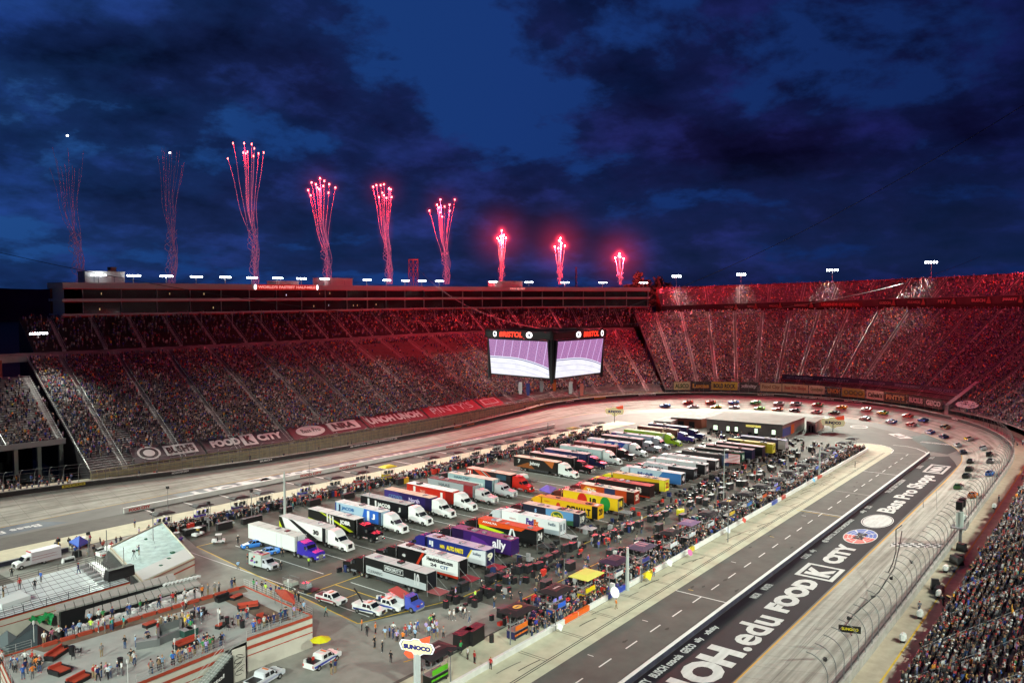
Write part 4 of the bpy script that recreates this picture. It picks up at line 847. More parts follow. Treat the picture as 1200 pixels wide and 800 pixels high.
# ------------------------------------------------------------ far trees
def trees(name,px0,px1,ytop,k,label,n=500,hh=14):
    b=MB(); t=thing(name,label,'trees')
    b.v=[];lf=mat('far_foliage',(.03,.04,.025),.9)
    for _ in range(n):
        px=R.uniform(px0,px1); u=(px-px0)/(px1-px0); env=math.sin(PI*u)**.5*(.75+.25*math.sin(u*17)); zt=H-(ytop-345)*k/F; z=R.uniform(H-6,H-6+(zt-H+6)*env); kk=k+R.uniform(-8,8); p=Vector(ray(px,345,kk)); p.z=z; s=R.uniform(1.6,3.6)
        q=[p+Vector((R.uniform(-s,s),R.uniform(-s,s),R.uniform(-s,s)*.7)) for _ in range(3)]; b.add(q,[(0,1,2)])
    o=b.build('foliage',lf,t,fix=False); o['kind']='stuff'
    b=MB(); p=Vector(ray((px0+px1)/2,345,k)); 
    for u in(.2,.4,.6,.8): q=Vector(ray(lerp(px0,px1,u),345,k)); b.tube([(q.x,q.y,0),(q.x,q.y,H-2)],.6,5,r1=.3)
    o=b.build('trunks',mat('bark',(.06,.045,.03),.9),t); o['kind']='stuff'
trees('tree_clump',733,765,320,520,'dark clump of treetops behind the right end of roof',2400); trees('tree_clump',757,790,325,530,'lower dark treetops right of the last firework',1800)
b=MB(); b.v=[]; pr=None
for k in range(81): # dark ridge far beyond the speedway
    a=YAW+math.radians(60)-math.radians(120)*k/80; r=1900; h_=52+9+7*math.sin(k*.37)+5*math.sin(k*1.13+1); p=(r*math.cos(a),r*math.sin(a)); b.v+=[(p[0],p[1],-1),(p[0],p[1],h_),(p[0]*1.25,p[1]*1.25,-1)]
b.f=[(3*k+j,3*k+j+1,3*k+4+j,3*k+3+j) for k in range(80) for j in(0,1)]; b.m=[0]*len(b.f); struct(b.build('hills',mat('hill_dark',(.02,.035,.09),1.,var=.3,scale=.02)))
# ------------------------------------------------------------ garage by the far turn
gb=thing('garage_building','long low grey garage with pale flat roof near the far turn','building'); wg=mat('garage_wall',(.27,.25,.23),.8,var=.15,scale=.4); rg=mat('garage_roof',(.20,.195,.185),.9,spec=.05,var=.12,scale=.25)
P4=[Vector(at(px,py,4.6)) for px,py in((828,491),(917,498),(943,488.5),(852,482.5))]
def walls(par,P4,z0,z1,m,name='wall'):
    for k in range(len(P4)):
        a,c=P4[k],P4[(k+1)%len(P4)]; b=MB(); b.quad((a.x,a.y,z0),(c.x,c.y,z0),(c.x,c.y,z1),(a.x,a.y,z1)); b.build(name,m,par,fix=False)
walls(gb,P4,0,4.3,wg); b=MB(); cen=sum(P4,Vector())/4; Q=[p+(p-cen)*.02 for p in P4]; b.prism([(p.x,p.y) for p in Q],4.3,4.75); b.build('roof',rg,gb)
gl=mat('garage_light',(.7,.8,.6),.5,emit=1.3,ecol=(.8,1,.75)); dirv=(P4[1]-P4[0]); nn=Vector((dirv.y,-dirv.x,0)).normalized(); nn=nn if nn.x<0 else -nn
for k,(u,w_) in enumerate(((.09,.07),(.27,.05),(.38,.05),(.64,.05),(.86,.06))):
    a=P4[0]+dirv*u+nn*.06; b=MB(); a.z=0; e=dirv*w_; b.quad(a+Vector((0,0,.0)),a+e,a+e+Vector((0,0,2.9)),a+Vector((0,0,2.9))); dd=b.build('door',dark,gb,fix=False)
    b=MB(); a=a+nn*.05+e*.1; b.quad(a+Vector((0,0,.9)),a+e*.8+Vector((0,0,.9)),a+e*.8+Vector((0,0,2.6)),a+Vector((0,0,2.6))); b.build('lit_pane',gl,dd,fix=False)
a=P4[0]+dirv*.53+nn*.1; text('GOODYEAR',mat('sign_yellow_light',(.8,.7,.1),.5,emit=1.,ecol=(1,.85,.2)),(a.x,a.y,3.0),dirv*.2,(0,0,.8),gb,.05)
b=MB(); a=P4[1]; e=(P4[2]-P4[1]); b.quad((a.x,a.y-.1,.2),(a.x+e.x*.35,a.y+e.y*.35-.1,.2),(a.x+e.x*.35,a.y+e.y*.35-.1,3.2),(a.x,a.y-.1,3.2)); b.build('mural',hexm('3a66b8',.6),gb,fix=False); b=MB(); b.quad((a.x+e.x*.36,a.y+e.y*.36-.1,.2),(a.x+e.x*.5,a.y+e.y*.5-.1,.2),(a.x+e.x*.5,a.y+e.y*.5-.1,3.6),(a.x+e.x*.36,a.y+e.y*.36-.1,3.6)); b.build('mural',hexm('e08a30',.6),gb,fix=False)
for label,pts,z,rm,wm in (('small grey shed with a gabled roof right of the garage',((945,493.5),(956,495),(966,489),(955,487.5)),3.8,rg,wg),('low building with a white streaked roof left of the garage',((786,489),(822,491),(856,484),(812,481)),3.6,mat('pale_roof',(.26,.26,.26),.9,spec=.05,var=.3,scale=.5),mat('shed_wall_red',(.25,.08,.05),.8)),('small low white roofed hut at the left end of garages',((766,493),(786,494.5),(800,489),(780,488)),3.0,mat('pale_roof',(.34,.34,.34)),wg)):
    t=thing('shed',label,'building'); Q=[Vector(at(a,c,z)) for a,c in pts]; walls(t,Q,0,z-.2,wm); b=MB(); b.prism([(p.x,p.y) for p in Q],z-.2,z+.1); b.build('roof',rm,t)
    for u in(.25,.6):
        a=Q[0].lerp(Q[1],u); c=Q[0].lerp(Q[1],u+.18); nn_=Vector((Q[1].y-Q[0].y,Q[0].x-Q[1].x,0)).normalized()*.06; nn_=nn_ if nn_.x<0 else -nn_; b=MB(); a=a+nn_;c=c+nn_; b.quad((a.x,a.y,0),(c.x,c.y,0),(c.x,c.y,2.4),(a.x,a.y,2.4)); b.build('door',dark,t,fix=False)
# ------------------------------------------------------------ foreground left: deck building, victory lane, suites
offw=mat('building_white',(.52,.49,.43),.7,var=.1,scale=.5); bred=mat('stripe_red',(.36,.055,.03),.6,var=.15,scale=.8); deckm=mat('deck_concrete',(.33,.34,.33),.8,var=.1,scale=.6); brown=mat('brown_matting',(.16,.11,.085),.9,var=.2,scale=1.)
V=lambda px,py,z:Vector(at(px,py,z))
def extr(b,P,z0,z1):
    b.prism([(p.x,p.y) for p in P],z0,z1); return b
def wallq(par,name,m,a,c,z0,z1,off=0.):
    a=Vector(a);c=Vector(c); b=MB(); d=(c-a); n=Vector((d.y,-d.x,0)).normalized(); n=n if n.dot(Vector((-a.x,-a.y,0)))>0 else -n; a=a+n*off;c=c+n*off
    b.quad((a.x,a.y,z0),(c.x,c.y,z0),(c.x,c.y,z1),(a.x,a.y,z1)); return b.build(name,m,par,fix=False)
def striped(par,a,c,top,bot=0.,stripes=((.0,.45),(1.25,1.7),(2.5,2.65))):
    wallq(par,'wall',offw,a,c,bot,top)
    for k,(s0,s1) in enumerate(stripes):
        if top-s1>bot: wallq(par,'stripe',bred,a,c,top-s1,top-s0,.03)
def railing(par,pts,h=1.05,m=rail,gap=1.6,mid=3,r=.03):
    b=MB(); pts=[Vector(p) for p in pts]
    for a,c in zip(pts,pts[1:]):
        L_=(c-a).length; n=max(1,int(L_/gap))
        for k in range(n+1): p=a.lerp(c,k/n); b.tube([p,p+Vector((0,0,h))],r,4,cap=False)
        for q in range(mid): hh=Vector((0,0,h*(q+1)/mid)); b.tube([a+hh,c+hh],r*.8,4,cap=False)
    return b.build('railing',m,par)
ZD=4.6
dk=thing('deck_building','striped white and red building with a crowded open roof deck','building')
A=V(366,722,ZD);B_=V(286,687,ZD);Cc=V(37,760,ZD); Dl=V(0,771,ZD); E_=V(14,802,ZD); F_=V(60,842,ZD); G_=V(160,802,ZD); H1=V(262,761,ZD); H2=V(289,749,ZD)
st0=V(232,803,1.2)
deckP=[A,B_,Cc,Dl,E_,F_,G_,H1,H2]
b=MB(); extr(b,deckP,ZD-.3,ZD); b.build('deck_floor',deckm,dk)
for a,c in((A,B_),(B_,Cc),(Cc,Dl),(Dl,E_),(G_,H1),(H2,A)): striped(dk,a,c,ZD+.25)
b=MB(); Q=[B_,Cc,Cc+Vector((.6,-2.4,0)),B_+Vector((-.9,-2.4,0))]; extr(b,[q for q in Q],ZD+.002,ZD+.02); b.build('matting',brown,dk)
b=MB(); n_=(B_-A).normalized(); Q=[A+Vector((-2.4,1.2,0)),B_+Vector((-2.4,-2.4,0)),B_+Vector((-5.4,-2.4,0)),A+Vector((-5.4,3.,0))]; extr(b,Q,ZD+.002,ZD+.021); b.build('matting',brown,dk)
railing(dk,[p+Vector((0,0,.25)) for p in(H2,A,B_)]); railing(dk,[p+Vector((0,0,.25)) for p in(G_,H1)]); railing(dk,[p+Vector((0,0,.25)) for p in(Cc,Dl,E_)])
for k in range(13): # red benches along the back edge
    a=B_.lerp(Cc,.04+k*.072); c=B_.lerp(Cc,.04+k*.072+.058); b=MB(); d=(c-a).normalized(); n=Vector((d.y,-d.x,0)); n=n if n.y<0 else -n
    b.add([p+Vector((0,0,z)) for z in(.02,.48) for p in(a+n*.3,c+n*.3,c+n*.75,a+n*.75)],[(0,1,2,3),(4,5,6,7),(0,1,5,4),(1,2,6,5),(2,3,7,6),(3,0,4,7)]); o=b.build('bench',bred); tag(o,'red bench on the back deck edge, %s from the right end'%ordn(k),'bench', 'red benches along the deck edge')
# stair down to the paddock
stp=thing('staircase','grey open stair climbing to the roof deck between striped walls','stairs'); dn=(G_-H1); dn.z=0; dn.normalize(); ou=Vector((dn.y,-dn.x,0)); ou=ou if ou.y<0 else -ou; a=H1+ou*.25; c=H1+ou*2.1
for k in range(18):
    z=ZD-(k+1)*.24; p0=a+dn*(k*.36); p1=c+dn*(k*.36); b=MB(); q0=p0+dn*.36;q1=p1+dn*.36; b.add([(p.x,p.y,zz) for zz in(z-.2,z) for p in(p0,p1,q1,q0)],[(3,2,1,0),(4,5,6,7),(0,1,5,4),(1,2,6,5),(2,3,7,6),(3,0,4,7)]); b.build('step',mat('stair_grey',(.28,.30,.29),.7),stp)
for s_ in(a,c): 
    b=MB(); e=s_+dn*6.5; b.quad((s_.x,s_.y,0),(e.x,e.y,0),(e.x,e.y,ZD-4.3),(s_.x,s_.y,ZD-.1)); b.build('side_panel',black if s_ is c else offw,stp,fix=False); b=MB(); 
    for h in(.5,1.0): b.tube([(s_.x,s_.y,ZD+h),(e.x,e.y,ZD-4.2+h)],.03,4)
    b.build('handrail',rail,stp)
e=c+dn*1.5; f_=c+dn*4.6; nn=Vector((-dn.y,dn.x,0)); text('Bristol',white,(f_.x+.05,f_.y-.04,1.1),(e-f_)+Vector((0,0,.9)),(0,0,.55),stp,.03,zoff=.05)
pn=thing('artwork_panel','tall pale panel with a dark looping drawing beside deck stairs','panel'); a=V(272,787,1.8);c=V(288,781,1.8); 
b=MB(); b.quad((a.x,a.y,.2),(c.x,c.y,.2),(c.x,c.y,ZD+.2),(a.x,a.y,ZD+.2)); b.build('board',offw,pn,fix=False)
for k in range(5):
    b=MB(); u=(c-a); n=Vector((u.y,-u.x,0)).normalized()*.05; n=n if n.y<0 else -n; cx_=.5+.12*math.sin(k*2); cz=1.4+.55*k; b.tube([Vector((a.x,a.y,0))+u*(cx_+.3*math.cos(t))+n+Vector((0,0,cz+.3*math.sin(t+k)))for t in [2*PI*j/14 for j in range(13)]],.04,4); b.build('drawn_line',black,pn)
# victory lane : glossy white tiled stage
vl=thing('victory_lane','raised glossy white tiled stage with black seams and railings','stage'); ZV=4.4
gloss=mat('stage_white',(.5,.54,.56),.3,var=.05,scale=2.,spec=.4)
VP=[V(-30,694,ZV),V(112,657,ZV),V(152,681,ZV),V(-30,733,ZV)]
b=MB(); extr(b,VP,ZV-.4,ZV-.03); b.build('stage_base',black,vl)
def bil(P,u,v): return P[0].lerp(P[1],u).lerp(P[3].lerp(P[2],u),v)
NU,NV_=17,7
tile=[]
for iu in range(NU):
    for iv in range(NV_):
        e=.006; b=MB(); b.add([bil(VP,(iu+e*4)/NU,(iv+e*8)/NV_),bil(VP,(iu+1-e*4)/NU,(iv+e*8)/NV_),bil(VP,(iu+1-e*4)/NU,(iv+1-e*8)/NV_),bil(VP,(iu+e*4)/NU,(iv+1-e*8)/NV_)],[(0,1,2,3)]); b.build('tile',gloss,vl,fix=False)
railing(vl,[VP[3]+Vector((0,0,-.02)),VP[2]+Vector((0,0,-.02))],1.2,black,3.2,4,.045); railing(vl,[VP[0],VP[1]],1.1,black,3.2,3,.04)
wallq(vl,'wall',offw,VP[3],VP[2],0,ZV-.1,.1); wallq(vl,'stripe',bred,VP[3],VP[2],ZV-.25,ZV-.05,.14); wallq(vl,'stripe',bred,VP[3],VP[2],ZV-1.2,ZV-1.08,.14)
ps=thing('podium','low white podium block standing on the tiled stage','podium'); b=MB(); extr(b,[V(-6,704,ZV+.7),V(22,691,ZV+.7),V(36,697,ZV+.7),V(2,708,ZV+.7)],ZV+.01,ZV+.7); b.build('block',mat('podium_white',(.6,.65,.66),.5),ps)
# stage stairs and rails
sg=thing('stage_steps','grey steps with black handrails at right end of the stage','stairs')
for k in range(6):
    p=V(97+k*4.4,664+k*3.5,ZV+.05); b=MB(); b.box(p.x-.8,p.y-.7,ZV-.02,p.x+.8,p.y+.0,ZV+.55-k*.09); b.build('step',grey,sg)
railing(sg,[V(100,662,ZV+.5),V(124,680,ZV+.1)],1.1,black,.8,2,.035); railing(sg,[V(112,660,ZV+.5),V(131,673,ZV+.1)],1.1,black,.8,2,.035)
# teal lit platform
tp=thing('platform_building','flat roofed striped building whose wet pale teal roof shines','building'); ZT2=2.9
teal=mat('teal_roof',(.25,.38,.38),.45,var=.35,scale=.55,spec=.35); TP=[V(129,641,ZT2),V(190,612,ZT2),V(228,654,ZT2),V(168,682,ZT2)]
b=MB(); extr(b,TP,ZT2-.3,ZT2-.02); b.build('roof',teal,tp)
for a,c in zip(TP,TP[1:]+TP[:1]):
    striped(tp,a,c,ZT2+.12,0.,((0,.28),(1.1,1.4)))
    b=MB(); d=(c-a).normalized(); n=Vector((-d.y,d.x,0))*.08; b.add([(p.x,p.y,z) for z in(ZT2-.02,ZT2+.2) for p in(a-n,c-n,c+n,a+n)],[(0,3,2,1),(4,5,6,7),(0,1,5,4),(1,2,6,5),(2,3,7,6),(3,0,4,7)]); b.build('parapet',mat('parapet_cream',(.45,.42,.32),.7),tp)
b=MB(); a=TP[3].lerp(TP[0],.24);c=TP[2].lerp(TP[1],.24); extr(b,[TP[3]+(TP[0]-TP[3])*.02,TP[2]+(TP[1]-TP[2])*.02,c,a],ZT2,ZT2+.14); b.build('walk_strip',mat('strip_pale',(.42,.44,.44),.5),tp)
b=MB(); extr(b,[VP[1]+(VP[2]-VP[1])*.02,VP[2],TP[3]+Vector((-.35,0,0)),TP[0]+Vector((-.35,0,0))],0,2.45); struct(b.build('service_floor',mat('service_floor_dark',(.05,.055,.055),.8,var=.3,scale=1.)))
for u,v,s in((.62,.8,.3),(.75,.72,.35),(.42,.86,.25),(.3,.35,.2),(.55,.2,.2)):
    p=bil(TP,u,v); b=MB(); b.box(p.x-s,p.y-s,ZT2-.02,p.x+s,p.y+s,ZT2+.25); b.build('roof_vent',mat('vent_green',(.03,.12,.08),.6),tp)
for k in range(34):  # dark slivers painted as wet streaks and reflections on the roof
    p=bil(TP,R.uniform(.05,.95),R.uniform(.05,.72)); a=R.uniform(0,3); l_=R.uniform(.3,1.6); b=MB(); u=Vector((math.cos(a),math.sin(a),0)); n=Vector((-u.y,u.x,0))*R.uniform(.03,.12); z=Vector((0,0,ZT2-.004+.0008*k)); p.z=0; b.add([p-u*l_+z,p+n+z,p+u*l_+z,p-n+z],[(0,1,2,3)]); b.build('wet_reflection_mark',mat('roof_mark',(.06,.12,.13),.3),tp,fix=False)
# suite rows with grey flat roofs over dark gaps
sr=mat('suite_roof_grey',(.30,.30,.285),.7,var=.1,scale=.8); cd=mat('goods_cloth',(.55,.55,.56),.8,var=.3,scale=3.)
def slab(name,label,pts,z,thick,m,wallm=black,cat='canopy',down=0.,posts=0,panels=0):
    t=thing(name,label,cat); P=[V(x,y,z) for x,y in pts]; 
    if panels:
        for k in range(panels):
            b=MB(); u0,u1=k/panels+.003,(k+1)/panels-.003; extr(b,[P[0].lerp(P[1],u0),P[0].lerp(P[1],u1),P[3].lerp(P[2],u1),P[3].lerp(P[2],u0)],z-thick,z+(.02 if k%2 else 0)); b.build('roof_panel',m,t)
    else: b=MB(); extr(b,P,z-thick,z); b.build('roof',m,t)
    if wallm:
        Q=[p.lerp(sum(P,Vector())/4,.06) for p in P]; b=MB(); extr(b,Q,down,z-thick-.01); b.build('body',wallm,t)
    for k in range(posts):
        p=P[0].lerp(P[1],k/(posts-1)); b=MB(); b.tube([(p.x,p.y,down),(p.x,p.y,z)],.08,5); b.build('post',grey,t)
    return t
slab('suite_row','long grey roof of the upper suite row behind victory lane',[(66,716),(207,678),(203,671),(64,709)],5.4,.25,sr,black,'building',0,0,14)
slab('suite_row','long grey roof of the middle suite row above a dark gap',[(99,722),(236,684),(228,676),(100,714)],4.9,.25,sr,black,'building',0,0,14)
slab('suite_row','pale goods covered roof of the lowest suite row next to the deck',[(76,747),(238,697),(230,690),(76,738)],4.3,.2,mat('suite_roof_pale',(.42,.42,.42),.7,var=.25,scale=1.5),black,'building',0,0,16)
for k in range(24):
    u=(k+R.random())/24; p=V(80+150*u,742-47*u-R.random()*4,4.32); b=MB(); s=R.uniform(.2,.5); b.box(p.x-s*1.6,p.y-s,4.32,p.x+s*1.6,p.y+s,4.32+R.uniform(.15,.4),rz=0); o=b.build('goods_box',R.choice([cd,grey,white])); tag(o,'pale box stored on the lowest suite roof, %s of the row'%ordn(k),'box','goods on the lowest suite roof')
for k in range(9):
    p=V(195+k*4.6,686-k*1.1,4.93); b=MB(); b.tube([(p.x-.5,p.y,5.1),(p.x,p.y+.1,5.28),(p.x+.5,p.y,5.1)],.22,6); o=b.build('cloth_roll',cd); tag(o,'pale cloth bundle on the middle suite roof, %s from left'%ordn(k),'cloth bundle','cloth bundles on the middle suite roof')
# tents at the far left of the deck
def tent(name,label,corners,z0,z1,m,apex=None,cat='tent'):
    t=thing(name,label,cat); P=[V(x,y,z0) for x,y in corners]; c=sum(P,Vector())/len(P); ap=Vector((c.x,c.y,z1)) if apex is None else V(*apex,z1)
    b=MB(); b.add(P+[ap],[(k,(k+1)%len(P),len(P)) for k in range(len(P))]); b.build('canopy',m,t)
    b=MB(); 
    for k in range(len(P)): a,c_=P[k],P[(k+1)%len(P)]; b.quad((a.x,a.y,z0-.25),(c_.x,c_.y,z0-.25),a.lerp(c_,1),a)
    b.build('valance',m,t,fix=False)
    for p in P: b=MB(); b.tube([(p.x,p.y,ZD if z0>6 else 0),(p.x,p.y,z0)],.05,5); b.build('pole',steel,t)
    return t
blk=mat('tent_dark',(.022,.03,.036),.8,var=.2,scale=1.)
tent('dark_tent','large dark peaked tent beside the green tarpaulin, left of deck',((6,757),(44,764),(70,747),(38,728)),3.6,6.0,blk,(44,732)); tent('dark_tent','lower dark tent with a grey side left of the deck crowd',((-10,752),(10,762),(30,752),(8,738)),3.3,4.8,mat('tent_grey',(.09,.11,.12),.8),None)
b=MB(); P=[V(33,728,3.2),V(60,731,3.2),V(64,720,3.2),V(44,716,3.2)]; n=8
pts=[bil([P[0],P[1],P[2],P[3]],i/n,j/n)+Vector((0,0,R.uniform(-.3,.5))) for j in range(n+1) for i in range(n+1)]; b.add(pts,[(j*(n+1)+i,j*(n+1)+i+1,(j+1)*(n+1)+i+1,(j+1)*(n+1)+i) for j in range(n) for i in range(n)]); tag(b.build('green_tarpaulin',mat('tarp_green',(.01,.22,.06),.5),fix=True,smooth=True),'crumpled bright green tarpaulin heap beside the dark tent','tarpaulin')
tent('blue_gazebo','small blue pointed gazebo beside the camera platform at back pit road',((81,634),(92,640),(105,634),(95,629)),2.3,3.5,hexm('2454b8',.7)); tent('red_parasol','big red canopy at the right back corner of the roof deck',((322,690),(330,699),(346,706),(344,696),(334,690)),ZD+2.2,ZD+2.8,bred,None,'parasol')
def parasol(px,py,m,label,r=1.5,h=2.4,n=8,base=0.):
    t=thing('parasol',label,'parasol',at(px,py,base)); b=MB(); b.add([(r*math.cos(2*PI*k/n),r*math.sin(2*PI*k/n),h) for k in range(n)]+[(0,0,h+.55)],[(k,(k+1)%n,n) for k in range(n)]); b.build('canopy',m,t); b=MB(); b.tube([(0,0,0),(0,0,h+.5)],.04,5); b.build('pole',steel,t)
parasol(376,768,hexm('e8e020',.7),'bright yellow parasol beside the parked white pickup')
# furniture on the deck
def couch(px,py,w,d,rz,cm,label,back=True,name='couch',cat='couch'):
    w*=.78; d*=.8; t=thing(name,label,cat,at(px,py,ZD+.02),rz); b=MB(); b.box(-w/2,-d/2,0,w/2,d/2,.42); b.build('base',black,t); b=MB(); b.box(-w/2+.03,-d/2+.03,.43,w/2-.03,d/2-(.25 if back else .03),.56); b.build('cushion',cm,t)
    if back: b=MB(); b.box(-w/2,d/2-.24,.43,w/2,d/2,.95); b.build('backrest',black if cm is not bred else mat('couch_red',(.40,.05,.03),.7),t)
    for s in((-1,1) if back else ()): b=MB(); b.box(s*(w/2+.02)-.1,-d/2,.3,s*(w/2+.02)+.1,d/2,.68); b.build('armrest',black,t)
    return t
for px,py,w,d,rz,c,label,bk_ in ((67,768,4.2,1.6,.55,bred,'long red topped black couch at the left of deck',True),(70,788,2.2,2.6,.2,bred,'square red sofa below the long couch on the left of deck',True),(92,799,3.4,1.4,.3,bred,'red couch cut by the bottom edge of photo',True),(176,733,2.4,1.3,.1,bred,'dark red couch behind the central bar',False),(218,756,4.2,1.2,.05,bred,'long red sofa in front of the central bar',True),(262,703,3.,1.2,0,black,'black low seat near the back right benches',True),(277,701,2.4,1.2,.2,bred,'small red topped seat near the right matting',False),(291,713,3.8,1.4,-.5,bred,'black and red couch right of the matting',True),(309,727,1.4,2.4,0,bred,'upright red armchair by the front rail',True),(258,735,1.6,1.0,.3,bred,'little red seat beside round black tables',False)):
    couch(px,py,w,d,rz,c,label,bk_)
def cocktail(px,py,label,r=.38,h=1.1):
    t=thing('cocktail_table',label,'table',at(px,py,ZD+.02)); b=MB(); b.tube([(0,0,h-.04),(0,0,h)],r,10); b.build('top',black,t); b=MB(); b.tube([(0,0,0),(0,0,.5),(0,0,h-.04)],.3,8,r1=.36); b.build('tablecloth',black,t)
def chair(px,py,rz,label,group):
    t=thing('chair',label,'chair',at(px,py,ZD+.02),rz,group); b=MB(); b.box(-.22,-.22,.45,.22,.22,.5); b.build('seat',black,t); b=MB(); b.box(-.22,.18,.5,.22,.22,.95); b.build('backrest',black,t)
    for sx in(-1,1):
        for sy in(-1,1): b=MB(); b.tube([(sx*.19,sy*.19,0),(sx*.19,sy*.19,.45)],.02,4); b.build('leg',black,t)
for px,py,l in ((141,780,'tall black draped table left of two standing men'),(84,766,'black table between chairs left of centre on deck'),(238,720,'black table between stools near the back benches'),(266,731,'black table among chairs behind the red armchair'),(284,735,'black draped table behind the couple at the front rail'),(226,724,'slim black draped table right of the orange shirted man')): cocktail(px,py,l)
for k,(px,py) in enumerate(((78,764),(90,764),(86,772),(93,767),(232,722),(243,722),(236,727),(260,728),(272,728),(262,736),(274,735),(268,738))): chair(px,py,k*1.3,'black chair by the small black deck tables, %s from the left group'%ordn(k),'black chairs on the roof deck')
br=thing('bar_counter','grey rectangular bar in the middle of the roof deck','bar'); P=[V(184,757,ZD),V(213,745,ZD),V(214,731,ZD),V(184,741,ZD)]
for k in range(4):
    a,c=P[k],P[(k+1)%4]; d=(c-a); n=Vector((-d.y,d.x,0)).normalized()*.35; b=MB(); b.add([(p.x,p.y,z) for z in(ZD,ZD+1.05) for p in(a,c,c+n,a+n)],[(3,2,1,0),(4,5,6,7),(0,1,5,4),(1,2,6,5),(2,3,7,6),(3,0,4,7)]); b.build('counter',mat('bar_grey',(.13,.135,.14),.5),br)
for n_,(px,py,w) in enumerate(((172,757,2.6),(219,745,1.4),(225,743,1.2))):
    t=thing('cooler_box',['dark grey service counter at the left end of bar','green bin at right end of the bar','second green bin right of the bar'][n_],['counter','bin','bin'][n_],at(px,py,ZD+.02),-.5 if n_==0 else 0); b=MB(); b.box(-w/2,-.6,0,w/2,.6,1.0); b.build('body',mat('bin_green',(.02,.06,.05),.5) if n_ else mat('bar_grey',(.13,.135,.14)),t); b=MB(); b.box(-w/2-.04,-.64,1.0,w/2+.04,.64,1.08); b.build('lid',grey,t)
for px,py in((229,757),(256,737),(40,752),(205,774),(150,800),(338,700)): 
    t=thing('deck_post','thin white post with small speaker box '+{229:'before the long sofa',256:'near the tables',40:'by the dark tent',205:'at the front rail',150:'at the bottom edge',338:'by the red canopy'}[px],'post',at(px,py,ZD),0,'white speaker posts on the deck'); b=MB(); b.tube([(0,0,0),(0,0,2.5)],.035,5); b.build('pole',white,t); b=MB(); b.box(-.1,-.09,2.5,.1,.09,3.0); b.build('speaker',white,t)
# black stage gear between stage and teal roof
for k,(px,py,w,d,h,l) in enumerate(((140,676,4.6,1.6,1.7,'long black equipment cover at the corner of the stage'),(118,650,2.,1.4,1.5,'dark crate under the thin mast behind stage'),(90,652,1.6,1.2,1.2,'small dark crate left of the mast'),(128,662,1.5,1.2,1.4,'squat black case beside the teal roof corner'),(80,658,2.4,1.,.9,'low pale covered case behind stage railing'))):
    t=thing('equipment_case',l,'case',at(px,py,ZV if k==0 else 0)); b=MB(); b.box(-w/2,-d/2,0,w/2,d/2,h,taper=(-w/2+.2,-d/2+.1,w/2-.1,d/2-.2)); b.build('body',black if k!=4 else cd,t); b=MB(); b.box(-w/2+.3,-d/2-.03,.15,w/2-.3,-d/2+.0,h*.7); b.build('front_panel',dark,t)
# ------------------------------------------------------------ haulers
def wheel(par,x,y,r=.5,w=.3,name='wheel',rimm=chrome):
    k=('w',r,w)
    if k not in TC:
        b=MB(); b.tube([(-w/2,0,0),(w/2,0,0)],r,14); t=b.build(name,rubber,par); b=MB(); b.tube([(-w/2-.02,0,0),(w/2+.02,0,0)],r*.55,10); h=b.build('rim',rimm,t); TC[k]=(t.data,h.data)
    else: t=link(name,TC[k][0],par); h=link('rim',TC[k][1],t)
    t.location=(x,y,r); return t
def side_poly(par,m,s,pts,L0,x=1.31,z0=1.15,z1=4.0,name='graphic',off=.0):
    "pts in (u,v) as read by someone facing that side; s=-1 or +1 local side"
    b=MB(); P=[(s*(x+off),(-L0*u if s<0 else -L0*(1-u)),z0+(z1-z0)*v) for u,v in pts]; b.add(P,[tuple(range(len(P)))]); return b.build(name,m,par,fix=False)
def side_text(par,t,m,s,u0,u1,v0,v1,L0,bold=.05,x=1.31,z0=1.15,z1=4.0,shear=0.):
    dy=-1 if s<0 else 1; u=lambda a:(-L0*a if s<0 else -L0*(1-a)); Z=lambda v:z0+(z1-z0)*v
    return text(t,m,(s*(x+.02),u(u0),Z(v0)),(0,u(u1)-u(u0),0),(0,0,Z(v1)-Z(v0)),par,bold,'lettering',zoff=.015,shear=shear)
LT=15.4
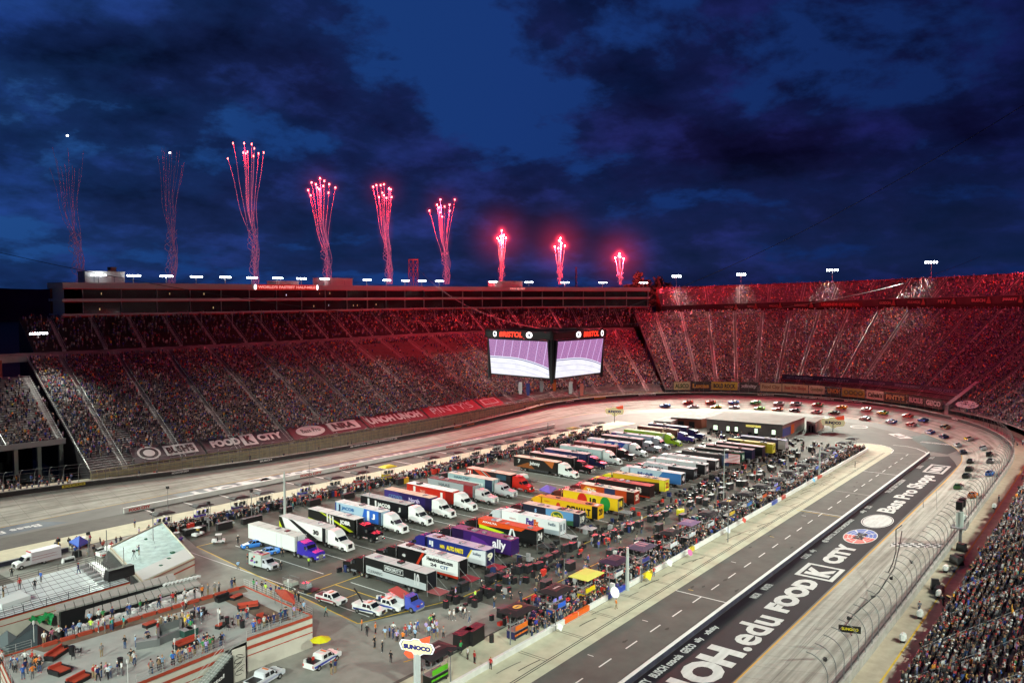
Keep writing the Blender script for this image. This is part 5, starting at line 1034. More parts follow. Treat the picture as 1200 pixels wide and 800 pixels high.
def hauler(label,loc,rz,side,body,roof,cab,kind,gfx=(),texts=(),rear=None,gate=None,clutter=0,skirt='18181a'):
    t=thing('hauler_truck',label,'truck',loc,rz,'race team haulers parked in rows')
    bm_=hexm(body) ; rm=hexm(roof,.8); sk=hexm(skirt,.5); cm=hexm(cab,.28)
    b=MB(); b.box(-1.3,-LT,1.12,1.3,0,4.03); tr=b.build('trailer',bm_,t)
    b=MB(); b.box(-1.33,-LT-.02,4.031,1.33,.02,4.12); ro=b.build('trailer_roof',rm,t)
    b=MB(); b.box(-1.25,-12.6,.5,1.25,-5.2,1.1); b.build('belly_box',sk,t)
    for k in range(5): 
        for s in(side,): b=MB(); y=-5.5-k*1.42; b.quad((s*1.262,y,.56),(s*1.262,y-1.3,.56),(s*1.262,y-1.3,1.05),(s*1.262,y,1.05)); b.build('locker_door',hexm('3a3a3e',.4) if skirt[0]<'8' else hexm('b8b8ba',.4),tr,fix=False)
    b=MB(); b.box(-1.2,-4.9,.78,1.2,-2.3,1.1); b.build('axle_frame',black,t)
    for y in(-2.9,-4.2):
        for s in(-1,1): wheel(t,s*1.08,y)
    # roof seams, hatches, clutter
    for k in range(4): b=MB(); b.box(-1.31,-3-k*3.3,4.121,1.31,-2.93-k*3.3,4.14); b.build('roof_seam',hexm('77757a',.6),ro)
    q=random.Random(hash(label)%999 if 0 else len(label)*7+int(loc[0]))
    for k in range(clutter):
        y=-q.uniform(1,LT-1); w_=q.uniform(.4,1.1); b=MB(); b.box(q.uniform(-1.,.2),y,4.121,q.uniform(.4,1.1),y+w_,4.121+q.uniform(.08,.35)); b.build('roof_box',hexm(q.choice(('2a2a2c','8a8088','d8d4d8','5a2a30','a89aa8')),.6),ro)
    for g in gfx: side_poly(tr,hexm(g[0]),side,g[1],LT,off=.006*(gfx.index(g)+1))
    for x in texts: side_text(tr,x[0],hexm(x[5]) if isinstance(x[5],str) else x[5],side,x[1],x[2],x[3],x[4],LT,x[6] if len(x)>6 else .05,x=1.33,shear=x[7] if len(x)>7 else 0.)
    b=MB(); b.quad((-1.2,.012,1.2),(1.2,.012,1.2),(1.2,.012,3.95),(-1.2,.012,3.95)); rd=b.build('rear_door',hexm(rear[0] if rear else body),t,fix=False)
    if rear and len(rear)>1: text(rear[1],hexm(rear[2]),(.8,.02,1.9) if 1 else 0,(-1.6,0,0),(0,0,1.5),rd,.05,zoff=.02)
    for s in(-1,1): b=MB(); b.box(s*1.1-.1,.0,1.0,s*1.1+.1,.05,1.12); b.build('tail_light',redp,t)
    if gate:
        b=MB(); b.box(-1.25,.1,.95,1.25,3.1,1.05); b.build('lift_gate',hexm(gate,.7),t)
        for s in(-1,1):
            b=MB(); b.tube([(s*1.2,.15,.1),(s*1.2,.15,3.9)],.06,5); b.build('gate_post',steel,t)
            b=MB(); b.tube([(s*1.2,.2,2.9),(s*1.2,3.,1.05)],.04,4,cap=False); b.build('gate_arm',steel,t)
            b=MB(); b.tube([(s*1.1,2.95,0),(s*1.1,2.95,.95)],.05,4); b.build('gate_leg',steel,t)
    # tractor
    y0=-LT-.45
    if kind=='aero':
        prof=[(0,.85),(0,3.75),(-.5,3.95),(-1.7,3.85),(-2.6,3.35),(-2.95,2.75),(-3.75,2.0),(-5.1,1.72),(-5.55,1.45),(-5.65,.55),(-4.9,.45),(-4.85,.95),(-3.95,.98),(-3.9,.5),(-1.9,.5),(-1.85,.85)]
        ws=((-2.97,2.72),(-3.72,2.03)); gy=-5.60
    else:
        prof=[(0,.85),(0,3.3),(-.6,3.45),(-2.3,3.25),(-2.5,3.1),(-2.95,2.95),(-3.25,2.2),(-5.7,1.95),(-5.9,1.8),(-5.95,.75),(-5.2,.7),(-5.15,1.1),(-4.2,1.1),(-4.15,.7),(-1.9,.7),(-1.85,.85)]
        ws=((-2.97,2.9),(-3.24,2.25)); gy=-5.95
    W=1.18; b=MB(); n=len(prof); v=[]
    for s,wf in((-1,1),(1,1)):
        for (y,z) in prof:
            nar=1-.10*max(0,min(1,(-y-3.6)/1.6))-(.06 if z>2.9 else 0); v.append((s*W*nar,y0+y,z))
    b.add(v,[tuple(range(n)),tuple(range(2*n-1,n-1,-1))]+[(i,(i+1)%n,n+(i+1)%n,n+i) for i in range(n)]); cb=b.build('cab',cm,t)
    bm=bmesh.new(); bm.from_mesh(cb.data); bmesh.ops.triangulate(bm,faces=[f for f in bm.faces if len(f.verts)>4]); bm.to_mesh(cb.data); bm.free()
    (ya,za),(yb,zb)=ws; b=MB(); wn=W*.86; b.add([(-wn,y0+ya-.03,za),(wn,y0+ya-.03,za),(wn,y0+yb-.03,zb+.03),(-wn,y0+yb-.03,zb+.03)],[(0,1,2,3)]); b.build('windshield',glassd,cb)
    for s in(-1,1):
        b=MB(); b.add([(s*(W+.01),y0-2.35,2.1),(s*(W+.01),y0-3.3,2.1),(s*(W+.01),y0-2.95,2.72),(s*(W+.01),y0-2.35,2.8)],[(0,1,2,3)]); b.build('side_window',glassd,cb,fix=False)
        b=MB(); b.box(s*W*1.02-.08,y0-3.3,2.0,s*W*1.02+.22*s,y0-3.18,2.6) if s>0 else b.box(s*W*1.02-.22,y0-3.3,2.0,s*W*1.02+.08,y0-3.18,2.6); b.build('mirror',black if kind=='aero' else chrome,cb)
        b=MB(); b.box(s*.82-.2,y0+gy-.03,1.05,s*.82+.2,y0+gy+.12,1.35); b.build('headlight',mat('headlight_glass',(.7,.7,.65),.1,spec=.8),cb)
        b=MB(); b.tube([(s*1.0,y0-2.0,.75),(s*1.0,y0-3.5,.75)],.3,8); b.build('fuel_tank',chrome,t)
        if kind!='aero': b=MB(); b.tube([(s*1.1,y0-.12,1.0),(s*1.1,y0-.12,4.3)],.09,6); b.build('exhaust_stack',chrome,t)
    b=MB(); b.box(-.52,y0+gy-.05,.75,.52,y0+gy+.05,1.6); b.build('grille',black if kind=='aero' else chrome,cb)
    b=MB(); b.box(-1.05,y0+gy-.22,.35,1.05,y0+gy+.1,.72); b.build('bumper',cm if kind=='aero' else chrome,t)
    b=MB(); b.box(-.45,y0-1.7,.6,.45,y0+3.2,.95); b.build('chassis',black,t)
    for y in(y0-.55,y0+.75):
        for s in(-1,1): wheel(t,s*1.05,y)
    for s in(-1,1): wheel(t,s*1.02,y0-4.4,.5,.3)
    return t
FULL=[(0,0),(1,0),(1,1),(0,1)]
def rct(u0,u1,v0=0,v1=1): return [(u0,v0),(u1,v0),(u1,v1),(u0,v1)]
X0L=100.9
LH=[ # x, label, body, roof, cab, kind, graphics, texts
(0,'plain white box trailer truck with a bright purple chrome trimmed cab','e2e6e6','d4d6d4','3a2fa8','classic',[('a8acb0',rct(.62,.625,.05,.95)),('a8acb0',rct(.72,.725,.05,.95))],[]),
(1,'white, black and lime streaked hauler with white cab, second in left row','e8e8ea','c8c6c8','ececee','aero',[('20241c',[(0,0),(.16,0),(.06,1),(0,1)]),('c8d428',[(0,0),(.10,0),(0,.7)]),('1c1e22',[(.2,1),(.3,1),(.85,0),(.62,0)]),('1c1e22',rct(.93,1))],[('30',.74,.86,.35,.7,'1c1e22')]),
(2,'black hauler with yellow green streaks, white bars and a black cab','1a1c1c','dcdcde','16161a','classic',[('b8c820',[(0,.1),(0,.35),(.7,0),(.55,0)]),('b8c820',[(.25,1),(.32,1),(.98,.1),(.9,0)]),('dcdcdc',[(.42,.35),(.45,.35),(.44,1),(.41,1)]),('dcdcdc',[(.48,.3),(.51,.3),(.5,.95),(.47,.95)]),('dcdcdc',[(.54,.25),(.57,.25),(.56,.9),(.53,.9)])],[('JOBR',.7,.92,.4,.8,'e8e8e8')]),
(3,'pale blue and royal blue company hauler with white cab','a9c4dc','dcdce0','eef0f2','aero',[('2f66c8',[(.58,0),(.94,0),(.94,1),(.64,1)]),('e8eef4',rct(.70,.75,.1,.9)),('3a4a66',rct(.94,1)),('1f3f8a',rct(0,.025))],[('J',.06,.12,.25,.9,'1c2c50'),('JACOB',.14,.42,.45,.8,'3a6fae'),('COMPANIES',.14,.42,.25,.38,'4a78b0',.02),('J',.80,.87,.3,.75,'ffffff')]),
(4,'black hauler with white company lettering and a white cab','14151a','a9abb0','eef0f2','aero',[('d8d8dc',rct(.16,.20,.1,.9))],[('J',.30,.36,.2,.85,'e8e8e8'),('JACOB',.38,.66,.35,.75,'e8e8e8'),('J',.82,.88,.3,.7,'c8c8c8')]),
(5,'deep violet hauler with a peach toned roof and white cab','2c2058','e0b9a8','eef0f2','aero',[('3f2f78',[(0,0),(.5,0),(.3,1),(0,1)]),('241a40',rct(.9,1))],[('crown',.10,.40,.4,.7,'5f7fb0',.01),('North',.55,.78,.4,.75,'c8b8e0',.03)]),
(6,'bright red hauler with a white roof panel and white cab','c22a1c','ecebee','f0f2f4','aero',[('e8e4e2',rct(.15,.2,.1,.9)),('8a1c14',rct(.86,1)),('e8e8e8',rct(.75,.8,.2,.8))],[('TRIAD',.3,.42,.45,.7,'e8a090',.03)]),
(7,'grey white hauler with dark maroon roof and silver chrome cab','9aa4aa','6a2c34','c8c9cc','classic',[('8a2a30',rct(.8,1)),('5a6468',[(.2,0),(.9,0),(.9,.3),(.4,.3)])],[('HAAS',.25,.5,.5,.8,'5a666c',.04)]),
(8,'pale teal hauler with a dark rear third and black and white cab','9ab4ba','e0c4bc','b8bac0','classic',[('22304a',rct(.84,1)),('cfdcde',[(0,.3),(.8,.3),(.8,.6),(0,.6)])],[('HAAS CNC',.15,.5,.65,.9,'4a6a7a',.03)]),
(9,'black hauler with red orange diagonal stripes and red cab','241c20','e8b4a8','c42a20','aero',[('d0472c',[(.16,1),(.30,1),(.62,0),(.5,0)]),('e8e0dc',[(.33,1),(.35,1),(.67,0),(.65,0)]),('d0472c',[(.38,1),(.42,1),(.75,0),(.7,0)]),('a82c20',rct(.0,.14)),('2c4a5c',rct(.68,.9,.4,.9))],[('11',.03,.1,.35,.85,'f0f0f0',.06)]),
(11.7,'black hauler with orange flashes, white block lettering and white cab','1c1614','e8c0b0','eef4f2','aero',[('8a4a1c',[(.05,0),(.5,0),(.35,.6)]),('b8642a',[(.7,1),(.95,1),(.9,.3)])],[('Johnny',.38,.62,.3,.75,'f0f0f0',.04),('7',.1,.16,.4,.8,'d0d0d0')]),
(12.7,'black hauler with pink roof and an all black cab, centre of left row','1a1416','dcb0b4','141316','classic',[('5a3a2a',[(.4,0),(.9,0),(.9,.35)])],[('Late',.15,.35,.35,.7,'8a7a78')]),
(13.65,'navy hauler with a pale roof and dark navy cab','222650','d8b8c0','1c2040','classic',[('3a3f78',[(0,.0),(.5,0),(.2,1),(0,1)])],[('FRONT ROW',.3,.7,.4,.7,'8a90c0',.03)]),
(14.7,'white and teal hauler behind the navy one, with white cab','c2d6da','e8d4d8','eef4f4','aero',[('7aa8b2',[(.3,0),(.9,0),(.7,.5),(.3,.4)])],[('RIPTIDE',.4,.7,.5,.8,'4a7a86',.03)]),
(15.7,'maroon hauler with a black cab between two white cabs','5a1c24','c88a90','16141a','classic',[('3a1014',rct(.7,1))],[('RWR',.2,.4,.3,.8,'c8a0a0')]),
(16.7,'white and blue paintstroke hauler with white cab','b8cce8','e0d8e4','eef2f6','aero',[('2f4fb0',[(.35,0),(.8,0),(.95,1),(.45,1)]),('f0f4fa',[(.45,.3),(.52,.3),(.62,.8),(.5,.8)]),('f0f4fa',[(.6,.1),(.67,.2),(.78,.9),(.7,.9)])],[('STP',.1,.25,.3,.7,'2f4fb0')]),
(17.8,'black hauler with a pale roof and silver cab, right part of left row','17171c','d0b4bc','8a8c94','classic',[],[('SPIRE',.2,.5,.35,.7,'b0b0b8')]),
(18.65,'silver and cobalt hauler with a silver grey cab','a9bcd8','d0c4d0','b0b6c2','aero',[('2a3f90',[(0,0),(.25,0),(.12,1),(0,1)])],[('SPIRE',.35,.7,.35,.7,'3a4a80')]),
(19.7,'pale hauler with green roof edge and a lime green cab','d8dccc','b8c89a','a8d828','aero',[('9ac030',rct(0,1,.7,1))],[('Gander',.3,.6,.2,.6,'5a7a2a',.03)]),
(20.9,'brown hauler with a violet cab beside the garage','5a2c24','b89a90','3f2fa0','classic',[('c8b090',rct(.65,.7,.2,.9))],[('MOTOR',.1,.5,.35,.7,'c89a80')]),
(21.9,'navy hauler with a light roof next to the garage, last in left row','2a2c5c','c8c0cc','2a2f6a','classic',[],[('41',.3,.45,.3,.8,'c8c8e0')]),
]
for x,label,body,roof,cab,kind,gfx,tx in LH:
    hauler(label,(X0L+x*7.78,146.4-max(0,x-10)*.22,0),0,-1,body,roof,cab,kind,gfx,tx,None,None,2)
RH=[
(101.3,'black and silver hauler with open rear lift nearest the tow trucks','1b1d20','d2d0d4','141417','classic',[('b9c0c6',[(.02,0),(1,0),(1,.42),(.02,.5)]),('1b1d20',rct(.3,.66,.4,.95)),('e0e4e6',rct(.33,.64,.5,.85)),('1b1d20',rct(.335,.635,.53,.82))],[('PRIORITY',.35,.62,.58,.78,'c8ccd0'),('CLEANING',.05,.3,.1,.3,'6a7076',.02),('10',.82,.9,.15,.9,'d0d4d8')],('22242a',),'a85a5e',2),
(109.6,'white hauler with black nose, red swoosh and black lettering','17171a','e8dfe6','121214','classic',[('eceef0',[(.42,0),(1,0),(1,1),(.5,1),(.42,.6)]),('c83a24',[(.30,0),(.34,0),(.46,1),(.42,1)]),('c83a24',[(.42,.0),(1,.05),(1,-.12),(.42,-.12)])],[('Hendrickcars.com',.50,.92,.6,.88,'1c1c20'),('48',.08,.14,.4,.6,'d0d0d4'),('CIT',.72,.85,.28,.5,'2a5a8a',.03),('24',.56,.66,.28,.5,'3a3a44')],('1b1b1e',),'9a2c3c',7),
(117.4,'navy blue hauler with yellow lettering, white rear and navy cab','26337c','c8b0cc','2a2878','aero',[('dfe3ea',[(.68,0),(1,0),(1,1),(.78,.85)]),('e6c62a',[(.66,0),(.69,0),(.79,.85),(.77,.88)]),('16183c',rct(.0,.03)),('e0e4ec',rct(.06,.09,.5,.8)),('e0e4ec',rct(.1,.13,.4,.8))],[('AUTO PARTS',.36,.64,.42,.75,'f0d428',.06),('NAPA',.25,.33,.45,.72,'f0d428',.05),('kelley',.80,.93,.5,.75,'3a4a6a',.02)],('20264a','9','e8e8d0'),'a82c40',6),
(125.2,'purple hauler with huge white lowercase lettering at the rear','3c2064','8a3a70','1a1320','classic',[('5a2c86',[(.3,0),(.75,.0),(.55,.6),(.35,.8)]),('261440',rct(0,.2))],[('ally',.70,.92,.08,.92,'f2eef8',.03)],('38205a',),None,6),
(133.6,'black hauler with orange red roof and a lime green slash','18181b','d8482c','1a1516','classic',[('e2531f',[(.0,.55),(.75,.75),(.82,1),(0,1)]),('c8dc2a',[(.02,.35),(.42,.25),(.46,.4),(.02,.62)]),('2a7a3c',[(.36,.22),(.6,.2),(.45,.36)]),('e6eaee',[(.52,.0),(.56,0),(.60,.8),(.57,.8)]),('e6eaee',[(.60,.8),(.64,0),(.68,0),(.62,.8)])],[('AXALTA',.08,.34,.8,.95,'f0f0f0',.04)],('1a1a1c','24','dcdcdc'),'3a3a3e',5),
(141.8,'white hauler with grey lower panels and purple and orange lettering','e4e8ec','ece4ea','c8ccd4','aero',[('a9b4be',[(.55,0),(1,0),(1,.35),(.6,.25)]),('f2f4f6',rct(.0,.3))],[('Fed',.44,.57,.35,.85,'4a2c86',.07),('Ex',.575,.66,.35,.85,'e0641c',.07),('TOYOTA',.14,.26,.5,.62,'b04040',.02),('FedEx',.82,.95,.62,.85,'6a7a8a',.04)],('d0d4da','11','3a4a5a'),'c8c8cc',4),
(149.6,'dark blue hauler with sky scene and green and yellow oval at the rear','1c2436','e0b8b0','3a1a20','classic',[('5f93c4',[(.42,0),(.9,0),(.9,1),(.42,1)]),('3f6a4a',[(.42,0),(.9,0),(.9,.4),(.7,.25),(.42,.5)]),('c8b42a',[(.62+.11*math.cos(a),.5+.42*math.sin(a)) for a in [2*PI*k/18 for k in range(18)]]),('2a5a34',[(.62+.09*math.cos(a),.5+.34*math.sin(a)) for a in [2*PI*k/18 for k in range(18)]])],[('Bass Pro',.55,.69,.45,.68,'e8d84a',.03),('5',.22,.26,.5,.8,'8ab0e0')],('20242c','19','d0d0c8'),'d8c8d0',7),
(157.3,'yellow hauler with giant black capitals along its side','e8b31c','d87848','e0a81c','aero',[('1c1a18',rct(.9,1)),('c83a24',[(.3+.04*math.cos(a),.5+.3*math.sin(a)) for a in [2*PI*k/12 for k in range(12)]])],[('DEWALT',.46,.88,.15,.72,'161412',.05),('TOYOTA',.04,.14,.65,.78,'b83020',.02)],('d8a41a','20','20201c'),None,4),
(166.2,'yellow hauler with red, yellow and green discs on its side','e9c01e','e0a090','5a2418','classic',[(c,[(u+.09*math.cos(a),.42+.6*math.sin(a) if .42+.6*math.sin(a)<1 else 1) for a in [2*PI*k/20 for k in range(20)]]) for u,c in((.36,'c8281c'),(.56,'e8cc2c'),(.78,'208a3c'))],[('18',.5,.62,.3,.75,'2a2018',.06)],('1c1a1a','18','e0c030'),'a0a0a4',5),
(174.2,'orange red hauler with a dark blue panel and pale roof','b8431c','e8d4cc','5a1a18','classic',[('24345c',rct(.45,.65)),('e8a030',[(.0,.3),(.2,.2),(.3,.8),(.1,.9)]),('2a1416',rct(.86,1))],[('Tide',.12,.3,.35,.75,'f0e8e0',.05)],('7a201c','25','e0d0c0'),None,5),
(182.,'black hauler with a pink red roof and red sill stripe','1c1517','c84a48','16100f','classic',[('c03a20',rct(0,1,.0,.12))],[('13',.75,.85,.3,.8,'d8c8c0')],('241818',),None,4),
(190.2,'black and yellow striped hauler with a bright yellow cab','3a2c18','e0b89a','dcd020','classic',[('e0b020',[(.0,.55),(1,.75),(1,1),(0,1)]),('f0e23a',rct(.9,1))],[('PENNZOIL',.3,.6,.2,.5,'e0c030',.04)],('f0e040','22','c03020'),None,4),
(199.6,'sky blue and white hauler with black rear door numbered 4','bcd4e8','e4e0e8','d8dce4','aero',[('3f7ac0',[(.5,0),(1,0),(1,1),(.65,1)])],[("Mobil",.15,.45,.4,.7,'2a4a90')],('17191f','4','e8e8ec'),None,4),
(207.2,'black hauler with silver roof behind the number 4 trailer','191a1f','c4c4cc','1a1a1e','classic',[('c8ccd4',rct(0,.5,.4,1))],[('RUSH',.1,.4,.5,.8,'3a4250')],('1c1d22','14','8a9098'),None,3),
(214.8,'white hauler with long pale roof and a rear door marked 14','dcdfe4','e8e4ea','d0d4da','aero',[('1c1c22',rct(.82,1))],[('HAAS',.2,.5,.4,.75,'a0a4ac')],('15161b','14','e8e8ec'),None,3),
(222.,'white hauler with pink red roof lettering, rear door marked 41','d8dae0','eadfe6','c8ccd4','aero',[('1c1c22',rct(.82,1))],[('HAAS',.2,.5,.4,.75,'b03040')],('15161b','41','e8e8ec'),None,3),
(230.4,'low black hauler directly behind the flagpole','1a1b20','3a3036','18181c','classic',[('30486a',rct(.85,1))],[('38',.6,.7,.3,.7,'a0a0a8')],('26282e',),None,4),
(237.6,'black hauler with a green rear panel behind the flag','17191c','4a2c34','141416','classic',[('1c5a48',rct(.78,1))],[('34',.4,.5,.3,.7,'a0a0a8')],('14463a','34','d0e0d8'),None,4),
(244.,'black hauler with a thin pale roof line past the green panel one','16161b','8a5a66','16161a','classic',[('24284a',rct(.8,1))],[('17',.4,.5,.3,.7,'b0b0b8')],('1c2040',),None,3),
(250.6,'dark hauler second from the yellow one, right row','1b1a20','c0a0a8','17161a','classic',[],[('6',.4,.46,.3,.7,'b0b0b8')],('2a2030',),None,3),
(257.4,'mustard yellow hauler near the far end of right row','a8901c','c8b060','2a2620','classic',[('1c1a16',rct(0,.3)),('d8c832',rct(.88,1))],[('47',.5,.6,.3,.75,'2a2418')],('e0dc50','47','2a2418'),None,3),
(266.2,'navy hauler at the far end of the right row','2a2f5a','8a86a8','26284a','classic',[('c8ccd4',rct(.85,1))],[('43',.4,.5,.3,.75,'c0c0d8')],('b8bcc4',),None,3),
]
for x,label,body,roof,cab,kind,gfx,tx,rear,gate,cl in RH:
    hauler(label,(x,95.6-max(0,x-225)*.12,0),PI,1,body,roof,cab,kind,gfx,tx,rear,gate,cl)
# low green trailer and small things in the gap of the left row
t=thing('flat_trailer','low green and white car trailer lying in the gap of left row','trailer',(178.5,137,0),1.2); b=MB(); b.box(-1.1,-4.5,.6,1.1,4.5,1.6,taper=(-1.0,-4.2,1.0,4.2)); b.build('body',hexm('cfd8d4'),t); b=MB(); b.box(-1.05,1.2,1.6,1.05,4.2,2.3,taper=(-.8,1.8,.8,3.8)); b.build('cover',hexm('1f8a48'),t)
for s in(-1,1): wheel(t,s*1.0,0,.35,.2)
tent('violet_gazebo','small violet gazebo between the red cab and the black orange hauler',((632,573),(645,577),(652,571),(640,568)),2.4,3.3,hexm('5a48b0',.7))
# toolboxes and covered carts behind the right row
TB=MB(); 
def toolbox(x,y,rz,label,w=1.9,d=.9,h=1.25,col='1a1c20',top='3a3c42',txt=None):
    t=thing('tool_cart',label,'tool cart',(x,y,0),rz,'covered tool carts behind the haulers'); b=MB(); b.box(-w/2,-d/2,.18,w/2,d/2,h); b.build('body',hexm(col,.6),t); b=MB(); b.box(-w/2-.04,-d/2-.04,h,w/2+.04,d/2+.04,h+.1); b.build('top',hexm(top,.5),t)
    for sx in(-1,1):
        for sy in(-1,1): wheel(t,sx*w*.38,sy*d*.36,.12,.08)
    for k in range(3): b=MB(); b.box(-w/2+.06,-d/2-.02,.3+k*.3,w/2-.06,-d/2,.54+k*.3); b.build('drawer',hexm('2a2d33' if col[0]<'8' else col,.4),t)
    if txt: text(txt,white,(-w/2+.2,-d/2-.03,.6),(w-.4,0,0),(0,0,.4),t,.04)
q=[(538,696,'black cart with pale lettering behind the white lettered hauler'),(546,694,'second dark cart behind the white lettered hauler'),(578,684,'black bin shaped cart behind the blue hauler lift'),(590,679,'dark cart right of the red lift gate'),(598,684,'small dark cart beside the lane line'),(612,673,'black cart behind the purple hauler'),(622,672,'second cart behind the purple hauler'),(634,668,'group cart left of the black orange hauler door'),(645,660,'black cart behind the orange roofed hauler'),(654,655,'tall dark cart by the orange roofed hauler'),(665,648,'dark cart with pale print behind the white hauler'),(674,645,'second dark cart behind the white hauler'),(700,636,'black cart pair behind the dark blue hauler'),(712,634,'right cart behind the dark blue hauler'),(722,628,'black cart behind the yellow lettered hauler'),(742,622,'covered cart behind the disc hauler'),(752,618,'second covered cart behind the disc hauler'),(765,612,'black cart behind the orange hauler'),(774,610,'dark cart next to the yellow cart'),(782,606,'dark cart behind the black pink hauler'),(800,604,'bright yellow cart behind the black and yellow hauler'),(812,594,'black cart behind trailer numbered 4'),(822,590,'second black cart behind trailer numbered 4'),(836,586,'pale fronted cart behind the 14 trailer'),(848,578,'dark cart left of the flagpole'),(858,574,'dark cart behind the 41 trailer'),(868,570,'dark cart right of flagpole'),(884,562,'black cart behind the green panel hauler'),(894,558,'second cart behind the green panel hauler'),(905,552,'dark cart below the mustard hauler'),(920,546,'dark cart near the far row end'),(930,541,'last dark cart of the row')]
for k,(px,py,l) in enumerate(q):
    x,y,_=at(px,py); y_='e0d020' if 'bright yellow' in l else '1a1c20'; toolbox(x,y+.6,R.uniform(-.1,.1),l,R.uniform(1.5,2.3),1.,R.uniform(1.2,1.7),y_,'3a3c42' if y_[0]!='e' else 'e0d020','TEAM' if k in(0,10) and 0 else None)
# ------------------------------------------------------------ pit boxes
def pitbox(label,loc,rz,can,body,acc,txt=None,grp='pit boxes along the front pit wall',big=1.):
    t=thing('pit_box',label,'pit box',loc,rz,grp); bm_=hexm(body,.4); am=hexm(acc,.4)
    b=MB(); b.box(-1.7,-.75,.25,1.7,.75,1.35); bd=b.build('cabinet',bm_,t)
    for k in range(4):
        for r in range(3): b=MB(); b.box(-1.6+k*.82,-.78,.35+r*.33,-.86+k*.82,-.75,.62+r*.33); b.build('drawer',hexm('24262c',.4) if r!=1 else am,bd)
    b=MB(); b.box(-1.75,-.8,1.35,1.75,.8,1.43); b.build('worktop',steel,t)
    for sx in(-1,1):
        for sy in(-1,1): wheel(t,sx*1.4,sy*.6,.18,.12); 
    for sx in(-1,1):
        for sy in(-1,1): b=MB(); b.tube([(sx*1.65,sy*.7,1.4),(sx*1.65,sy*.7,2.35),(sx*1.7,sy*.95,4.3)],.05,4); b.build('post',steel,t)
    b=MB(); b.box(-1.7,-.2,2.3,1.7,.8,2.38); b.build('upper_deck',grey,t)
    b=MB(); 
    for h in(2.7,3.1): b.tube([(-1.67,.8,h),(1.67,.8,h)],.03,4); b.tube([(-1.67,-.2,h),(-1.67,.8,h)],.03,4); b.tube([(1.67,-.2,h),(1.67,.8,h)],.03,4)
    b.build('railing',steel,t)
    for k in range(3): b=MB(); b.box(-1.35+k*1.,.25,2.4,-.85+k*1.,.6,2.9); b.box(-1.35+k*1.,.55,2.9,-.85+k*1.,.63,3.3); b.build('seat',black,t)
    b=MB(); b.box(-1.5,-.85,1.5,1.5,-.78,2.25); b.build('front_banner',am,t)
    if txt: text(txt,white if acc not in('e8cf1c','e6e8ea') else black,(-1.3,-.86,1.62),(2.6,0,0),(0,0,.48),t,.05)
    for k in(-1,1): b=MB(); b.box(k*.75-.4,-.3,2.55,k*.75+.4,-.24,3.05); b.build('monitor',mat('monitor_glow',(.1,.1,.3),.4,emit=.6,ecol=(.3,.25,.9)) if 'violet' in label or 'blue' in label else dark,t)
    b=MB(); W_,D_=2.15*big,1.55*big; b.add([(-W_,-D_,4.3),(W_,-D_,4.3),(W_,D_,4.3),(-W_,D_,4.3),(-W_*.55,-D_*.5,4.62),(W_*.55,-D_*.5,4.62),(W_*.55,D_*.5,4.62),(-W_*.55,D_*.5,4.62),(-W_,-D_,4.15),(W_,-D_,4.15),(W_,D_,4.15),(-W_,D_,4.15)],[(4,5,6,7),(0,1,5,4),(1,2,6,5),(2,3,7,6),(3,0,4,7),(8,9,1,0),(9,10,2,1),(10,11,3,2),(11,8,0,3)]); cn=b.build('canopy',hexm(can,.7),t)
    return t,cn
PB=[(517,763,'24262a','1a1d1c','62c42c','','pit box with a black canopy and lime green crew gear beside the fuel sign'),(612,714,'222226','26285c','f07a28','','pit box with black canopy bearing a yellow shield, over orange and navy cabinet'),(658,691,'202024','2455c4','2f6ae0','','pit box with dark canopy and a bright royal blue front'),(693,673,'eadf6a','e8cf1c','e8cf1c','','bright yellow pit box with a pale yellow canopy'),(730,657,'3a2440','1c1c20','e6e8ea','','pit box with a plum canopy beside tall light pole'),(762,641,'5a4a62','24242a','3a3f8a','','pit box with mauve canopy and two pink stripes'),(790,623,'1c1a20','2a2c34','d8dce4','','pit box with a small black canopy and white front banners'),(812,612,'8a6a90','202026','c8ccd4','','pit box with a pale mauve canopy next to small flag'),(835,601,'26242a','1c1c22','c0c8d0','','pit box with charcoal canopy below the yellow and black boards'),(857,588,'2c2226','1a1a1e','c8a828','','pit box with a big dark canopy carrying a yellow square'),(880,578,'1e1e24','202228','3a6ab0','','dark pit box right of the thin red lamp post'),(898,569,'202026','1c1c20','c85a2a','','dark pit box with an orange lit banner'),(913,561,'1c1e28','1a1c2a','3450c0','','dark pit box with a blue banner'),(927,552,'22222a','1c1c20','909aa8','','dark pit box before the far light pole'),(942,544,'1e1c22','1c1c22','7a2a30','','dark pit box at the foot of the far light pole'),(955,537,'26262c','1c2230','4a6ac8','','dark pit box just past the far light pole'),(966,530,'1e2028','1c1c22','c8ccd8','','small dark pit box, fourth from the far end'),(977,524,'20222a','16181c','3a5ad0','','small pit box with blue glow, third from far end'),(988,518,'1e1e26','1c1c22','8a8ea0','','small pit box, second from the far end'),(999,513,'24242c','1c1c22','b84a3a','','last small pit box by the pit lane exit')]
